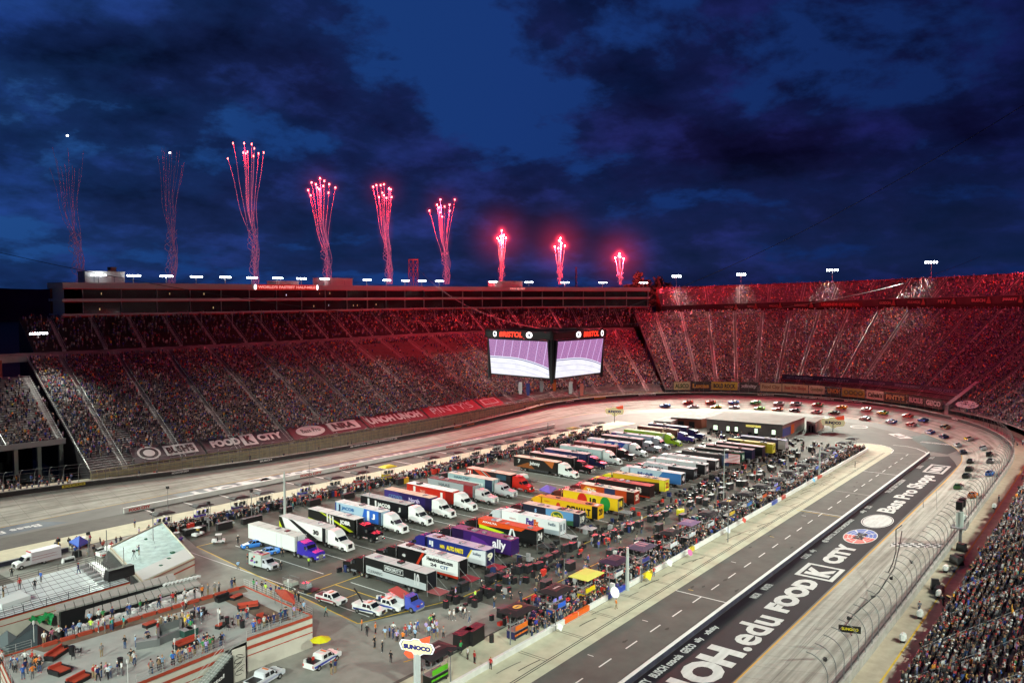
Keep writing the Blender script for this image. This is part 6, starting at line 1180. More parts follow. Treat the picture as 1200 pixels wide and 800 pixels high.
for k,(px,py,can,body,acc,tx,l) in enumerate(PB):
    x,y,_=at(px,py,4.4); y=max(73.4,min(y,75.8)); t,cn=pitbox(l,(x,y,0),0,can,body,acc,tx,big=1.25 if k<6 else 1.05)
    if k==1: disc(hexm('e8d04a'),(0,0,4.66),(.85,0,0),(0,.65,0),cn); text('NAPA',navy,(-.6,-.2,4.68),(1.2,0,0),(0,.4,0),cn,.06)
    if k==0: text('MONSTER',white,(-.9,-.2,4.64),(1.8,0,0),(0,.35,0),cn,.03)
    if k==2: text('FASTENAL',white,(-.9,-.2,4.64),(1.8,0,0),(0,.35,0),cn,.03)
    if k==5:
        for s in(-.6,.6): b=MB(); b.box(s-.12,-1.,4.60,s+.12,1.,4.66); b.build('stripe',hexm('d08aa0',.6),cn)
    if k==9: b=MB(); b.box(-.6,-.35,4.6,.6,.35,4.66); b.build('stripe',hexm('e0c83a',.6),cn)
BP=[(190,600,'1c1c20','241c40','5a3ac0','pit box with violet monitors at the left end of back row'),(234,590,'22242a','24243a','5a3ac0','pit box with a black canopy above a violet glow'),(277,581,'1c1c20','20203a','4a3a90','dark pit box left of the tall grey light pole'),(315,577,'4a4c52','202428','6a7a80','pit box with an open grey topped canopy behind the black green hauler'),(353,565,'1c1e24','202038','4a4ac0','pit box with a black canopy and blue screens'),(388,558,'24262a','24262a','8a8a90','dark pit box left of the red one'),(419,552,'2a2426','b82a24','c8342c','red pit box in the back row'),(450,545,'e8cf2a','d8b81c','e8cf1c','bright yellow pit box in the back row'),(503,535,'1c1c22','1c1c26','6a3a50','dark pit box right of the yellow one in back row'),(530,529,'242228','202030','4a3a70','dark pit box above a violet dressed crew'),(552,524,'1c1c22','1c1c26','7a7a8a','small dark pit box of the back row, above the teal hauler'),(575,519,'222028','1c1c2a','4a3a60','small dark pit box right of the white generator'),(596,515,'26242c','1c1c2a','6a4a50','dark pit box with narrow canopy, mid back row'),(615,511,'1e1c24','1c1c2a','3a3a80','dark pit box left of the thin grey pole'),(635,507,'28262c','1c1c22','c87a8a','dark pit box with pink lit sides'),(651,503,'1e1c24','20202c','8a90a0','dark pit box right of the thin grey pole'),(671,501,'8a8430','3a3a20','c8c030','olive yellow pit box near the far end'),(688,498,'1e1c26','1c1c2c','3a3a90','dark pit box, second from far end of back row'),(704,495,'24222c','20202c','5a4a80','last pit box of the back row')]
for px,py,can,body,acc,l in BP:
    x,y,_=at(px,py,4.4); y=XW(x)-22.3; t,cn=pitbox(l,(x,y,0),PI-.058,can,body,acc,None,'pit boxes along the back pit wall',1.)
# long covered counters and tool walls behind pit boxes
def block(name,label,cat,px,py,w,d,h,col,rz=0.,top=None,grp=None,txt=None,tc='e8e8e8',base=0.):
    t=thing(name,label,cat,at(px,py,base),rz,grp); b=MB(); b.box(-w/2,-d/2,.1,w/2,d/2,h,taper=(-w/2+.06,-d/2+.06,w/2-.06,d/2-.06)); b.build('body',hexm(col,.6),t); b=MB(); b.box(-w/2-.05,-d/2-.05,h,w/2+.05,d/2+.05,h+.07); b.build('lid',hexm(top or '4a4c52',.6),t)
    for sx in(-1,1): wheel(t,sx*w*.35,-d*.3,.14,.1); wheel(t,sx*w*.35,d*.3,.14,.1)
    if txt: text(txt,hexm(tc),(-w*.3,-d/2-.02,h*.4),(w*.6,0,0),(0,0,h*.3),t,.04)
    return t
for px,py,w,h,tx,l in ((228,625,5.,1.3,'','long black covered counter below the second back pit box'),(263,620,3.6,1.6,'','black crate wall with small white print left of the hauler ends'),(295,612,5.,1.3,'','second long black counter with white print'),(335,600,3.,1.2,'','black case right of the open grey canopy'),(368,592,3.4,1.5,'','dark crate wall beneath the blue screens'),(408,584,3.5,1.4,'','black crate pair below the red pit box'),(470,567,3.2,1.6,'','dark covered crate right of the yellow pit box'),(520,560,3.2,1.5,'','dark crate wall left of violet crew'),(562,548,3,1.4,'','dark crate beside the white generator')):
    block('crate_wall',l,'crate',px,py,w,1.1,h,'16171b',-.05,None,None,tx or None)
block('yellow_crate','small yellow box cart below the back row pit boxes','cart',475,566,1.8,1.1,1.5,'c89a1c',0,'e0b020')
block('generator','white boxy generator among the back pit boxes','generator',583,528,2.4,1.4,1.9,'d8d8da',0,'e8e8ea')
for px,py,l,tx in ((543,757,'big black covered cart with a maroon lid and white print beside the black canopy box',''),(556,752,'dark cart behind the maroon lidded cart',None)):
    block('covered_cart',l,'cart',px,py,3.2,1.6,2.3,'1b1a1c',.1,'5a2030',None,None)
for k,(px,py,l) in enumerate(((590,722,'dark crate in front of the yellow shield canopy'),(640,690,'dark cart between the shield canopy and the blue box'),(668,668,'dark cart behind blue pit box'),(716,652,'dark cart left of the plum canopy'),(748,640,'dark cart behind the mauve canopy'),(772,622,'round dark tyre stack cart near the lane'),(800,610,'dark cart by the small flag'),(828,592,'black cart with yellow boards above charcoal canopy'),(846,584,'dark cart beside the big dark canopy'),(872,570,'dark cart by the thin red lamp post'),(890,562,'dark cart in the far front row'),(905,553,'dark cart behind the blue banner'),(935,536,'dark cart left of the far pole'),(950,529,'dark cart behind the far pole'))): block('tool_cart',l,'cart',px,py,2.2,1.2,1.6,'191a1e',0)
# tyres stacked by the pit boxes
def tyres(px,py,label,n=4):
    t=thing('tyre_stack',label,'tyres',at(px,py),0,'tyre stacks in the pit stalls')
    for k in range(n): b=MB(); b.tube([(0,0,k*.3),(0,0,k*.3+.28)],.36,12); b.build('tyre',rubber,t)
for i,(px,py) in enumerate(((598,742),(576,752),(633,726),(668,706),(706,688),(727,677),(754,664),(783,652),(806,640),(823,630),(847,619),(866,607),(889,595),(907,584),(205,622),(246,616),(290,604),(330,594),(365,584),(400,574),(436,566),(488,556))): tyres(px,py,('stack of racing tyres in the %s pit stalls, %s from the left'%(('front',ordn(i)) if i<14 else ('back',ordn(i-14)))))
# ------------------------------------------------------------ race cars
def racecar():
    t=thing('race_car','race car','race car'); P_=hexm('ffffff') if 0 else mat('car_paint',(.5,.5,.5),.25,spec=.6); P2=mat('car_paint2',(.3,.3,.3),.25,spec=.6)
    # sections along y (nose at -2.45): (y, halfwidth, z low, z hood)
    S_=[(-2.45,.72,.22,.42),(-2.3,.90,.13,.58),(-1.6,.98,.12,.72),(-.75,.98,.12,.86),(-.1,.98,.12,.88),(1.1,.99,.12,.92),(1.9,.97,.16,.95),(2.4,.92,.28,.93)]
    b=MB(); v=[]
    for y,w,z0,z1 in S_: v+=[(-w*.93,y,z0),(-w,y,z0+.2),(-w,y,(z0+z1)/2+.1),(-w*.86,y,z1),(0,y,z1+.03),(w*.86,y,z1),(w,y,(z0+z1)/2+.1),(w,y,z0+.2),(w*.93,y,z0)]
    n=9; f=[(i*n+j,i*n+j+1,(i+1)*n+j+1,(i+1)*n+j) for i in range(len(S_)-1) for j in range(n-1)]+[tuple(range(n)),tuple((len(S_)-1)*n+j for j in range(n))[::-1]]
    m=[1 if (i>=4 and (q%8) in(0,1,6,7)) else 0 for i in range(len(S_)-1) for q in range(n-1)]+[0,1]
    b.add(v,f); b.m=m; bo=b.build('body',[P_,P2],t)
    b=MB(); lo=[(-.80,-.80,.87),(.80,-.80,.87),(.84,1.55,.93),(-.84,1.55,.93)]; hi=[(-.60,-.12,1.27),(.60,-.12,1.27),(.62,.85,1.28),(-.62,.85,1.28)]
    b.add(lo+hi,[(0,1,5,4),(1,2,6,5),(2,3,7,6),(3,0,4,7)]); gh=b.build('windows',glassd,t)
    b=MB(); b.add([(x*1.02,y,z+.006) for x,y,z in hi]+[(x*.96,y,z+.03) for x,y,z in hi],[(4,5,6,7),(0,1,5,4),(1,2,6,5),(2,3,7,6),(3,0,4,7)]); b.build('roof',P2,t)
    for s in(-1,1):
        for (a0,a1) in(((s*.80,-.80,.87),(s*.6,-.12,1.28)),((s*.84,1.55,.93),(s*.62,.85,1.29)),((s*.83,.3,.9),(s*.62,.3,1.28))): b=MB(); b.tube([a0,a1],.045,4); b.build('pillar',P_,t)
    b=MB(); b.box(-.80,2.25,.93,.80,2.32,1.14); b.build('spoiler',P2,t)
    b=MB(); b.box(-.80,-2.56,.10,.80,-2.2,.14); b.build('splitter',black,t)
    for s in(-1,1):
        b=MB(); b.box(s*.62-.16,-2.44,.42,s*.62+.16,-2.33,.52); b.build('headlight_decal',mat('headlight_glass',(.7,.7,.65)),bo)
        wheel(t,s*.86,-1.55,.35,.28); wheel(t,s*.86,1.35,.35,.28)
    b=MB(); b.quad((-.5,-2.2,.66),(.5,-2.2,.66),(.62,-.95,.885),(-.62,-.95,.885)); o=b.build('hood_decal',mat('car_decal',(.8,.8,.8),.4),bo,fix=False); o.location=(0,0,.035)
    return t
rc=racecar()
def carmats(a,b_,c='f0f0f0'): return {'car_paint':hexm(a,.25),'car_paint2':hexm(b_,.25),'car_decal':hexm(c,.4)}
CARS=[(779,474,'3f78d8','2a4fa8','f0f0f0','blue race car leading the field at the far left of turn'),(806,470,'c8342c','8a1c1c','f0e0a0','red race car, upper lane, second row of the field'),(813,478,'e4e6ea','c8c8cc','d03a2c','white race car in the lower lane behind the blue leader'),(833,470,'c84a28','8a1c1c','e8e8e8','red orange race car above the yellow one'),(839,478,'e0c82a','3a9a48','c03028','yellow and green race car in the lower lane'),(859.5,470,'3f6ad0','e8ecf2','e8ecf2','blue nosed white race car in the upper lane'),(860.6,478,'e8eaee','b8bcc8','c83a3a','white race car directly below the blue and white one'),(885.5,470,'4aa84a','e8e8e8','e8e8e8','green race car in the upper lane'),(890,478,'9ad838','5ac03a','f0f0f0','bright lime race car in the lower lane'),(913,471,'e8e8ea','24242a','c8a0a0','white and black race car in the upper lane'),(911.5,479,'e0783a','e8e8e8','e8e8e8','orange and white race car in the lower lane'),(933,472,'d8d8dc','1c1c20','c83030','pale race car with dark tail, upper lane'),(932,480,'2a2c34','c8ccd4','e8e8e8','dark race car with pale roof, lower lane'),(958,474,'c83a34','3a7a3a','f0f0f0','red and green race car in the upper lane'),(957,481.5,'e8e0e0','c02c2c','c02c2c','white and red race car below the red green one'),(986.4,477,'e8b81c','e0a818','f0f0f0','solid yellow race car in the upper lane'),(978,483.5,'3a3c34','24262a','8a9a5a','charcoal race car under the solid yellow car'),(1015,479.5,'e8e4e0','c03a30','c03a30','white race car with red stripe, upper lane right of yellow'),(1035,482,'c8c82a','3a8a4a','c83030','yellow green race car in upper lane'),(1013.6,489,'d0d0c8','2a2c2a','2a2c2a','pale race car with black roof in the lower lane'),(1044.6,492.5,'e8eef8','3f78d8','3f78d8','white race car with blue tail, lower lane'),(1064,486,'c82c28','e0705a','f0f0f0','all red race car in the upper lane'),(1068,496,'b82424','e8e0e0','e8e8e8','red race car with white doors, lower lane'),(1082,491,'2f5ac8','1c2c60','f0f0f0','blue race car above the red and white one'),(1090,505,'e8ecf4','3f6ac8','3f6ac8','white race car with light blue sides, lower lane'),(1108,499,'24262c','c8b88a','d8d8d8','black race car with pale decals, upper lane'),(1106,510.5,'1f2a58','2a3a7a','e8e8e8','navy race car in the lower lane before the bend'),(1135,513,'e8cc28','e8e8e8','c03a2c','yellow and white race car alone in the upper lane'),(1122.5,520.5,'eceef2','c8c8d0','3a3a44','plain white race car near the apron lettering'),(1129,529,'202850','1c2040','c8c8d0','dark navy race car next to black apron'),(1153,524,'24345c','e0e4ea','e0e4ea','navy race car with white hood, upper lane in bend'),(1160,531.6,'3a4a38','1c1c1c','c8c8a0','dark green race car close behind a white one'),(1138,540,'e6e6e8','1c1c20','1c1c20','white race car with black sides, lower lane of bend'),(1161,539.5,'e4e4e6','6a6a70','2a2a30','white race car by the small hanging board'),(1136.4,549,'26241e','1c1a18','8a7a3a','black race car with gold hood'),(1133,557,'17303a','141618','3ac8b8','black race car with teal accents'),(1160.6,554.5,'3f8ae0','2f6ac8','f0f0f0','sky blue race car near the outer wall'),(1123.6,570,'1c2420','3a6a3a','c8d8c8','black race car with green roof at the corner exit'),(1140.6,580,'e07a2c','c8642a','f0f0f0','orange race car, last in the field')]
def on_track(px,py):
    best=None
    for i in range(60,VIS1-20):
        for s in range(2,19):
            p=T(i,s/20); x,y,k=pxof(*p)
            d_=(x-px)**2+(y-py)**2
            if best is None or d_<best[0]: best=(d_,i,s/20)
    _,i,s=best; best=None
    for a in range(-10,11):
        for c in range(-5,6):
            p=T(i+a/10,max(0.05,min(.93,s+c/100))); x,y,k=pxof(*p); d_=(x-px)**2+(y-py)**2
            if best is None or d_<best[0]: best=(d_,i+a/10,s+c/100)
    return best[1],max(.06,min(.92,best[2]))
first=True
for px,py,a,b_,c,l in CARS:
    i,s=on_track(px,py+2); p=Vector(T(i,s)); f_=(Vector(T(i-.3,s))-Vector(T(i+.3,s))).normalized(); out=(Vector(T(i,min(1,s+.1)))-Vector(T(i,s))).normalized(); up=out.cross(f_); up=up if up.z>0 else -up
    rx=f_.cross(up); M=Matrix((rx,-f_,up)).transposed()
    if M.determinant()<0: M=Matrix((-rx,-f_,up)).transposed()
    rot=M.to_euler(); p=p+up*.03
    if first: rc.location=p; rc.rotation_euler=rot; rc['label']=l; rc['group']='race cars pacing on the banking'; first_m=carmats(a,b_,c); first=False
    else: clone(rc,p,0,l,'race cars pacing on the banking',carmats(a,b_,c),rot)
for px,py,rz,a,b_,l in ((297,637,-1.9,'3f86e0','3f78d8','light blue race car parked beside the white box trailer'),(313,646,-2.0,'4a8ee4','3f78d8','second light blue race car behind the rear of the multicoloured van')):
    clone(rc,at(px,py+3),rz,l,'parked blue race cars',carmats(a,b_,'f0f0f0'))
remats(rc,first_m)
# ------------------------------------------------------------ pickups, vans, trucks
def profile_body(par,name,m,prof,W,inset=None):
    n=len(prof); b=MB(); v=[]
    for s in(-1,1):
        for y,z in prof: w=W-(inset*max(0,z-1.1) if inset else 0); v.append((s*w,y,z))
    b.add(v,[tuple(range(n)),tuple(range(2*n-1,n-1,-1))]+[(i,(i+1)%n,n+(i+1)%n,n+i) for i in range(n)]); o=b.build(name,m,par); bm=bmesh.new(); bm.from_mesh(o.data); bmesh.ops.triangulate(bm,faces=[f for f in bm.faces if len(f.verts)>4]); bm.to_mesh(o.data); bm.free(); return o
def pickup(label,loc,rz,col='eceef0',acc=None,bed='empty',cat='pickup truck',name='pickup_truck',crane=False):
    t=thing(name,label,cat,loc,rz); m=hexm(col)
    bd=profile_body(t,'body',m,[(-2.85,.45),(-2.9,.95),(-2.6,1.12),(-1.35,1.2),(.95,1.22),(2.8,1.22),(2.85,.5)],1.0)
    cb=profile_body(t,'cab',m,[(-1.4,1.2),(-.75,1.82),(-.5,1.88),(.75,1.88),(.98,1.78),(1.05,1.2)],.94,.16)
    b=MB(); b.add([(-.80,-1.36,1.27),(.80,-1.36,1.27),(.74,-.80,1.82),(-.74,-.80,1.82)],[(0,1,2,3)]); b.build('windshield',glassd,cb,fix=False)
    cb.children[0].location=(0,-.05,.02)
    for s in(-1,1):
        for y0,y1 in((-1.0,-.15),(-.05,.75)): b=MB(); b.quad((s*.945,y0,1.25),(s*.945,y1,1.25),(s*.85,y1-.05,1.75),(s*.85,y0+.25*(y0<-.5),1.75)); b.build('side_window',glassd,cb,fix=False)
        b=MB(); b.box(s*.7-.2,-2.94,.78,s*.7+.2,-2.86,1.0); b.build('headlight',mat('headlight_glass',(.7,.7,.65)),bd); b=MB(); b.box(s*.9-.08,2.84,.75,s*.9+.08,2.88,1.1); b.build('tail_light',redp,bd)
        b=MB(); b.box(s*1.08-.1,-1.15,1.2,s*1.08+.1,-1.0,1.42); b.build('mirror',black,cb); wheel(t,s*.9,-1.85,.4,.26); wheel(t,s*.9,1.75,.4,.26)
    b=MB(); b.box(-.5,-2.95,.6,.5,-2.88,1.02); b.build('grille',black,bd); b=MB(); b.box(-.98,-3.02,.38,.98,-2.85,.62); b.build('bumper',chrome if col!='1a1a1a' else black,t)
    b=MB(); b.box(-.82,1.15,1.225,.82,2.7,1.24); b.build('bed_floor',black,bd)
    if bed=='gear':
        for k in range(6): b=MB(); x=R.uniform(-.6,.5); y=R.uniform(1.2,2.4); b.box(x,y,1.24,x+R.uniform(.2,.5),y+R.uniform(.2,.5),1.24+R.uniform(.2,.7)); b.build('gear',hexm(R.choice(('c83a2c','2a2a2e','d8d8d8','3a4a8a')),.6),t)
    b=MB(); b.box(-.5,-.3,1.885,.5,-.05,1.98); b.build('light_bar',mat('amber_bar',(.5,.15,.05),.3),t)
    if acc:
        for s in(-1,1): b=MB(); b.quad((s*1.004,-2.4,.75),(s*1.004,2.5,.55),(s*1.004,2.7,.9),(s*1.004,-1.2,.95)); b.build('stripe',hexm(acc),bd,fix=False)
    if crane:
        b=MB(); b.tube([(0,1.2,1.3),(0,2.2,2.6),(0,3.2,3.6)],.13,5); b.build('tow_boom',black,t); b=MB(); b.box(-1.,.9,1.2,1.,2.9,1.5); b.build('deck',white,t); b=MB(); b.tube([(0,3.2,3.6),(0,3.3,1.2)],.03,4); b.build('tow_cable',black,t); b=MB(); b.box(-.7,3.1,.5,.7,3.3,.8); b.build('wheel_lift',black,t)
    return t
hd_=lambda d:math.radians(d)
pickup('white pickup truck driving on the paddock with a small trailer behind',at(388,706),hd_(4),'eceef2','b02c3c')
pickup('white tow truck with raised black boom, next to two men in orange',at(433,718),hd_(8),'eceef0','2a3a78',crane=True,name='tow_truck',cat='tow truck')
pickup('white safety pickup with coloured nose just right of the tow truck',at(456,713),hd_(6),'f0f0f2','4a5ac0','gear',name='safety_truck',cat='safety truck')
pickup('white safety pickup with blue marks parked beside the yellow parasol',at(378,778),hd_(98),'eef0f2','3a4ab0','gear')
pickup('white pickup seen from above at the bottom edge under the stairs',at(310,800),hd_(100),'e8ecf4','b8c0e0')
pickup('small white pickup behind the blue gazebo, near back pit road',at(152,645),hd_(95),'eceeee',None)
pickup('white pickup with red lettering left of the pit boxes',at(131,650),hd_(95),'e8eaec','c03a3a')
# utility trailer behind the pickup
t=thing('utility_trailer','small black and silver equipment trailer hitched to the white pickup','trailer',at(362,693),hd_(6)); b=MB(); b.box(-.9,-1.8,.45,.9,1.8,.65); b.build('bed',black,t); b=MB(); b.box(-.7,-.2,.65,.7,1.6,1.5,taper=(-.5,0,.5,1.5)); b.build('tank',chrome,t)
for s in(-1,1): wheel(t,s*.95,.3,.33,.2); b=MB(); b.tube([(s*.5,-1.8,.5),(0,-3,.5)],.05,4); b.build('drawbar',black,t)
t=thing('cage_cart','silver wire cage cart on the paddock line','cart',at(341,686),hd_(2)); b=MB()
for z in(.3,1.5):
    for a,c in (((-.8,-1.3),(.8,-1.3)),((.8,-1.3),(.8,1.3)),((.8,1.3),(-.8,1.3)),((-.8,1.3),(-.8,-1.3))): b.tube([(*a,z),(*c,z)],.05,4)
for k in range(9): 
    for s in(-.8,.8): b.tube([(s,-1.3+k*.325,.3),(s,-1.3+k*.325,1.5)],.03,3)
b.build('cage',steel,t); b=MB(); b.box(-.7,-1.2,.35,.7,1.2,.9); b.build('load',hexm('a8b0a8',.6),t)
for sx in(-1,1):
    for sy in(-1,1): wheel(t,sx*.7,sy*1.1,.14,.1)
def van(label,loc,rz,col,box,spots=None,cat='ambulance',name='ambulance',L_=3.6):
    t=thing(name,label,cat,loc,rz); m=hexm(col)
    bd=profile_body(t,'cab',m,[(-3.2,.5),(-3.25,1.05),(-2.9,1.25),(-2.1,1.35),(-1.55,2.05),(-1.3,2.15),(-.7,2.15),(-.7,.5)],1.0,.06)
    b=MB(); b.box(-1.15,-.68,.55,1.15,-.68+L_,2.75,taper=(-1.1,-.6,1.1,-.72+L_)); bx_=b.build('box_body',hexm(box),t)
    b=MB(); b.add([(-.84,-2.12,1.42),(.84,-2.12,1.42),(.78,-1.62,2.02),(-.78,-1.62,2.02)],[(0,1,2,3)]); o=b.build('windshield',glassd,bd,fix=False); o.location=(0,-.05,.02)
    for s in(-1,1):
        b=MB(); b.quad((s*.985,-1.6,1.4),(s*.985,-.85,1.4),(s*.95,-.85,1.95),(s*.95,-1.35,1.95)); b.build('side_window',glassd,bd,fix=False); wheel(t,s*.92,-2.4,.4,.26); wheel(t,s*.95,1.7,.4,.3); b=MB(); b.box(s*.7-.16,-3.3,.85,s*.7+.16,-3.22,1.05); b.build('headlight',mat('headlight_glass',(.7,.7,.65)),bd)
        for k in range(9 if spots else 2):
            c=R.choice(spots) if spots else 'a8404a'; y=R.uniform(-.4,L_-1.4) if spots else -.5; z=R.uniform(.8,2.1) if spots else (1.3+k*.5); b=MB(); ly=R.uniform(.3,.9) if spots else L_-.6; b.quad((s*1.152,y,z),(s*1.152,y+ly,z),(s*1.14,y+ly*.8,z+(.35 if spots else .07)),(s*1.14,y,z+(.35 if spots else .07))); b.build('graphic',hexm(c),bx_,fix=False)
    if spots:
        for k in range(12): x=R.uniform(-.9,.6); y=R.uniform(-.4,L_-1.6); b=MB(); b.box(x,y,2.752,x+.4,y+.7,2.76); b.build('graphic',hexm(R.choice(spots)),bx_)
    b=MB(); b.box(-.5,-3.32,.6,.5,-3.24,1.1); b.build('grille',black,bd); b=MB(); b.box(-.95,-3.4,.4,.95,-3.2,.6); b.build('bumper',chrome,t); b=MB(); b.box(-.8,-.75,2.76,.8,-.55,2.9); b.build('light_bar',redp,t)
van('ambulance van wrapped in red, blue and green artwork on the paddock',at(309,665),hd_(4),'c8ccd8','b8c4c0',('c83a4a','3a4ab0','3a8a5a','e8e8e8','8a3a8a','24242c'))
van('white boxy rescue van with thin red stripes parked left beside back pit road',at(38,662),hd_(-88),'f0f0f2','e4dfe8',None,'rescue van','rescue_van',5.6)
# wrecker with red deck
t=thing('wrecker','big wrecker truck with a salmon deck and blue patterned nose near hauler lift','tow truck',at(474,712),hd_(4)); profile_body(t,'cab',hexm('4a5ac0'),[(-3.3,.5),(-3.35,1.4),(-2.2,1.7),(-1.9,2.5),(-.9,2.6),(-.9,.5)],1.12,.05); b=MB(); b.box(-1.15,-.9,.9,1.15,3.4,2.0,taper=(-1.1,-.8,1.1,3.3)); b.build('body',hexm('c8ccd4'),t); b=MB(); b.add([(-1.1,-.6,2.1),(1.1,-.6,2.1),(1.1,2.6,2.9),(-1.1,2.6,2.9),(-1.1,-.6,2.0),(1.1,-.6,2.0),(1.1,2.6,2.8),(-1.1,2.6,2.8)],[(0,1,2,3),(7,6,5,4),(0,4,5,1),(1,5,6,2),(2,6,7,3),(3,7,4,0)]); b.build('boom_deck',hexm('c85a54',.5),t)
for s in(-1,1):
    for y in(-2.4,1.4,2.6): wheel(t,s*1.0,y,.5,.3)
    b=MB(); b.tube([(s*1.12,-.95,.8),(s*1.12,-.95,3.1)],.08,6); b.build('exhaust_stack',chrome,t)
b=MB(); b.box(-1.05,-3.5,.4,1.05,-3.3,.7); b.build('bumper',chrome,t); b=MB(); b.add([(-.9,-2.2,1.75),(.9,-2.2,1.75),(.85,-1.95,2.42),(-.85,-1.95,2.42)],[(0,1,2,3)]); o=b.build('windshield',glassd,t,fix=False); o.location=(0,-.05,0)
for k in range(8): x=R.uniform(-1,.6); b=MB(); z=R.uniform(.7,1.3); b.box(x,-3.37,z,x+.3,-3.35,z+.2); b.build('graphic',hexm(R.choice(('c83a4a','e8e8f0','2a2a60'))),t)
# golf cart like carts
def cart(px,py,rz,col,label,roof='e4e4e6'):
    t=thing('utility_cart',label,'cart',at(px,py),rz); profile_body(t,'body',hexm(col),[(-1.3,.35),(-1.3,.75),(-.8,.85),(-.6,.5),(.2,.5),(.3,.85),(1.3,.85),(1.3,.35)],.62); b=MB(); b.box(-.62,-.7,1.85,.62,.6,1.92); b.build('roof',hexm(roof),t)
    for sx in(-1,1):
        for y in(-.65,.55): b=MB(); b.tube([(sx*.58,y,.7),(sx*.58,y,1.86)],.03,4); b.build('post',black,t)
        wheel(t,sx*.55,-.9,.24,.18); wheel(t,sx*.55,.85,.24,.18)
    b=MB(); b.box(-.5,.1,.6,.5,.3,1.3); b.build('seat',black,t)
for a in ((206,640-6,.6,'3a4ab8','blue utility cart under the white covered car left of pit boxes'),(256,636,.9,'e8e8ec','white safety cart with crew crowding round it on the paddock'),(232,628,1.9,'e4e6ea','white cart with a red stripe below the second back pit box'),(180,646,1.2,'e8e8ea','small white cart right of the blue gazebo'),(14,564,1.2,'e8e8ea','white roofed cart in the tunnel area at far left'),(96,610+30,1.8,'a82c34','red golf cart under the blue gazebo'),(44,566,1.9,'2a2a30','dark utility cart in the tunnel mouth')): cart(*a[:4],a[4])
# ------------------------------------------------------------ poles, signs
def lightpole(px,py,h,label,heads=1,r=.12,col=steel,head=True,grp='slim lamp posts'):
    t=thing('lamp_post',label,'lamp post',at(px,py),0,grp); b=MB(); b.tube([(0,0,0),(0,0,h)],r,6,r1=r*.6); b.build('pole',col,t)
    if head: b=MB(); b.box(-.3,-.25,h,.3,.25,h+.6); b.build('head',dark,t)
    return t
for px,py,h,l,r in ((1,1,0,'',0),):
    pass
for px,py,ytop,l,r,hd_on in ((735,691,640,'thick pale steel pole beside the yellow pit box',.42,False),(334,603,552,'thick grey steel pole among back pit boxes',.35,False),(642,516,495,'thin grey pole in the far back pit row',.2,False),(960,560,523,'tall pale pole in the far front pit row',.3,False),(714,700,667,'pale post right of blue pit box with a white head',.1,True),(598,755,722,'pale post in front of the shield canopy with a white sign head',.12,True),(651,738,712,'short pale post by the blue wall cover',.1,True),(661,706,652,'brown post with white top behind the blue box',.09,True),(752,682,650,'pale post in front of the mauve canopy',.1,True),(853,635,574,'thin lamp post in front of the flagpole',.1,True),(907,590,539,'thin red brown lamp post near the dark canopies',.07,True),(180,650,598,'lamp post with square speaker left of the first back pit box',.1,True),(245,622,590,'lamp post with speaker right of the first back pit box',.1,True),(295,606,576,'lamp post with speaker right of the second back pit box',.1,True),(363,592,540,'pale slim post among the back pit boxes',.08,False),(430,575,548,'lamp post with speaker left of the yellow back box',.1,True),(197,600,572,'thin camera pole on the back wall by the paint',.08,True),(69,650,634,'yellow post with a dark speaker near the white van',.12,True),(104,652,626,'black speaker pole right of blue gazebo',.1,True),(126,672,620,'pale mast at corner of the teal roof',.12,False),(146,690,640,'second thin pale mast in front of teal roof',.09,False),(528,800,766,'pale post before the lowest pit wall end',.1,True),(596,565,555,'small post in the left hauler row',.08,True),(757,560,525,'pale slim lamp post among the haulers',.08,True),(433,600,560,'faint slim post above black hauler roof',.07,True)):
    x,y,_=at(px,py); k=pxof(x,y,0)[2]; h=(py-ytop)*k/F; lightpole(px,py,h,l,1,r,yellow if 'yellow post' in l else (mat('pale_pole',(.4,.43,.42),.5,.3) if r>=.3 else steel),hd_on,None)
# flags
flagr=hexm('b8303c',.7); flagw=hexm('e0dce0',.7); flagb=hexm('2a3468',.7)
def usflag(t,o,w,h,dirv=Vector((1,0,0))):
    N_=10; wv=lambda u:Vector((0,math.sin(u*5)*.12*w,-.10*w*u*u))
    for k in range(13):
        b=MB(); 
        for q in range(N_):
            u0,u1=q/N_,(q+1)/N_
            if k<7 and u1<=.4: continue
            z0,z1=-h*k/13,-h*(k+1)/13; b.quad(o+dirv*w*u0+wv(u0)+Vector((0,0,z0)),o+dirv*w*u1+wv(u1)+Vector((0,0,z0)),o+dirv*w*u1+wv(u1)+Vector((0,0,z1)),o+dirv*w*u0+wv(u0)+Vector((0,0,z1)))
        b.build('stripe',flagr if k%2==0 else flagw,t,fix=False)
    b=MB()
    for q in range(4):
        u0,u1=q/N_,(q+1)/N_; b.quad(o+dirv*w*u0+wv(u0),o+dirv*w*u1+wv(u1),o+dirv*w*u1+wv(u1)+Vector((0,0,-h*7/13)),o+dirv*w*u0+wv(u0)+Vector((0,0,-h*7/13)))
    b.build('canton',flagb,t,fix=False)
    for r in range(4):
        for c in range(5):
            u=.03+c*.075; p=o+dirv*w*u+wv(u)+Vector((0,-.02,-h*.08-h*.12*r)); b=MB(); s=h*.022; b.box(p.x-s,p.y-.005,p.z-s,p.x+s,p.y+.005,p.z+s); b.build('star',white,t)
def flagpole(px,py,ytop,fy,w,label,r=.13):
    x,y,_=at(px,py); k=pxof(x,y,0)[2]; h=(py-ytop)*k/F; t=thing('flagpole',label,'flagpole',(x,y,0)); b=MB(); b.tube([(0,0,0),(0,0,h)],r,6,r1=r*.6); b.build('pole',mat('pale_pole',(.4,.43,.42),.5,.3),t)
    f=thing('flag','stars and stripes flag on '+('the tall white pole over the right haulers' if w>3 else 'a short pole near the shield canopy' if px<700 else 'a small pole beside the mauve canopy'),'flag',(x+.15,y,(py-fy)*k/F)); usflag(f,Vector((0,0,0)),w,w*.6,Vector((.8,-.6,0)).normalized()); return t
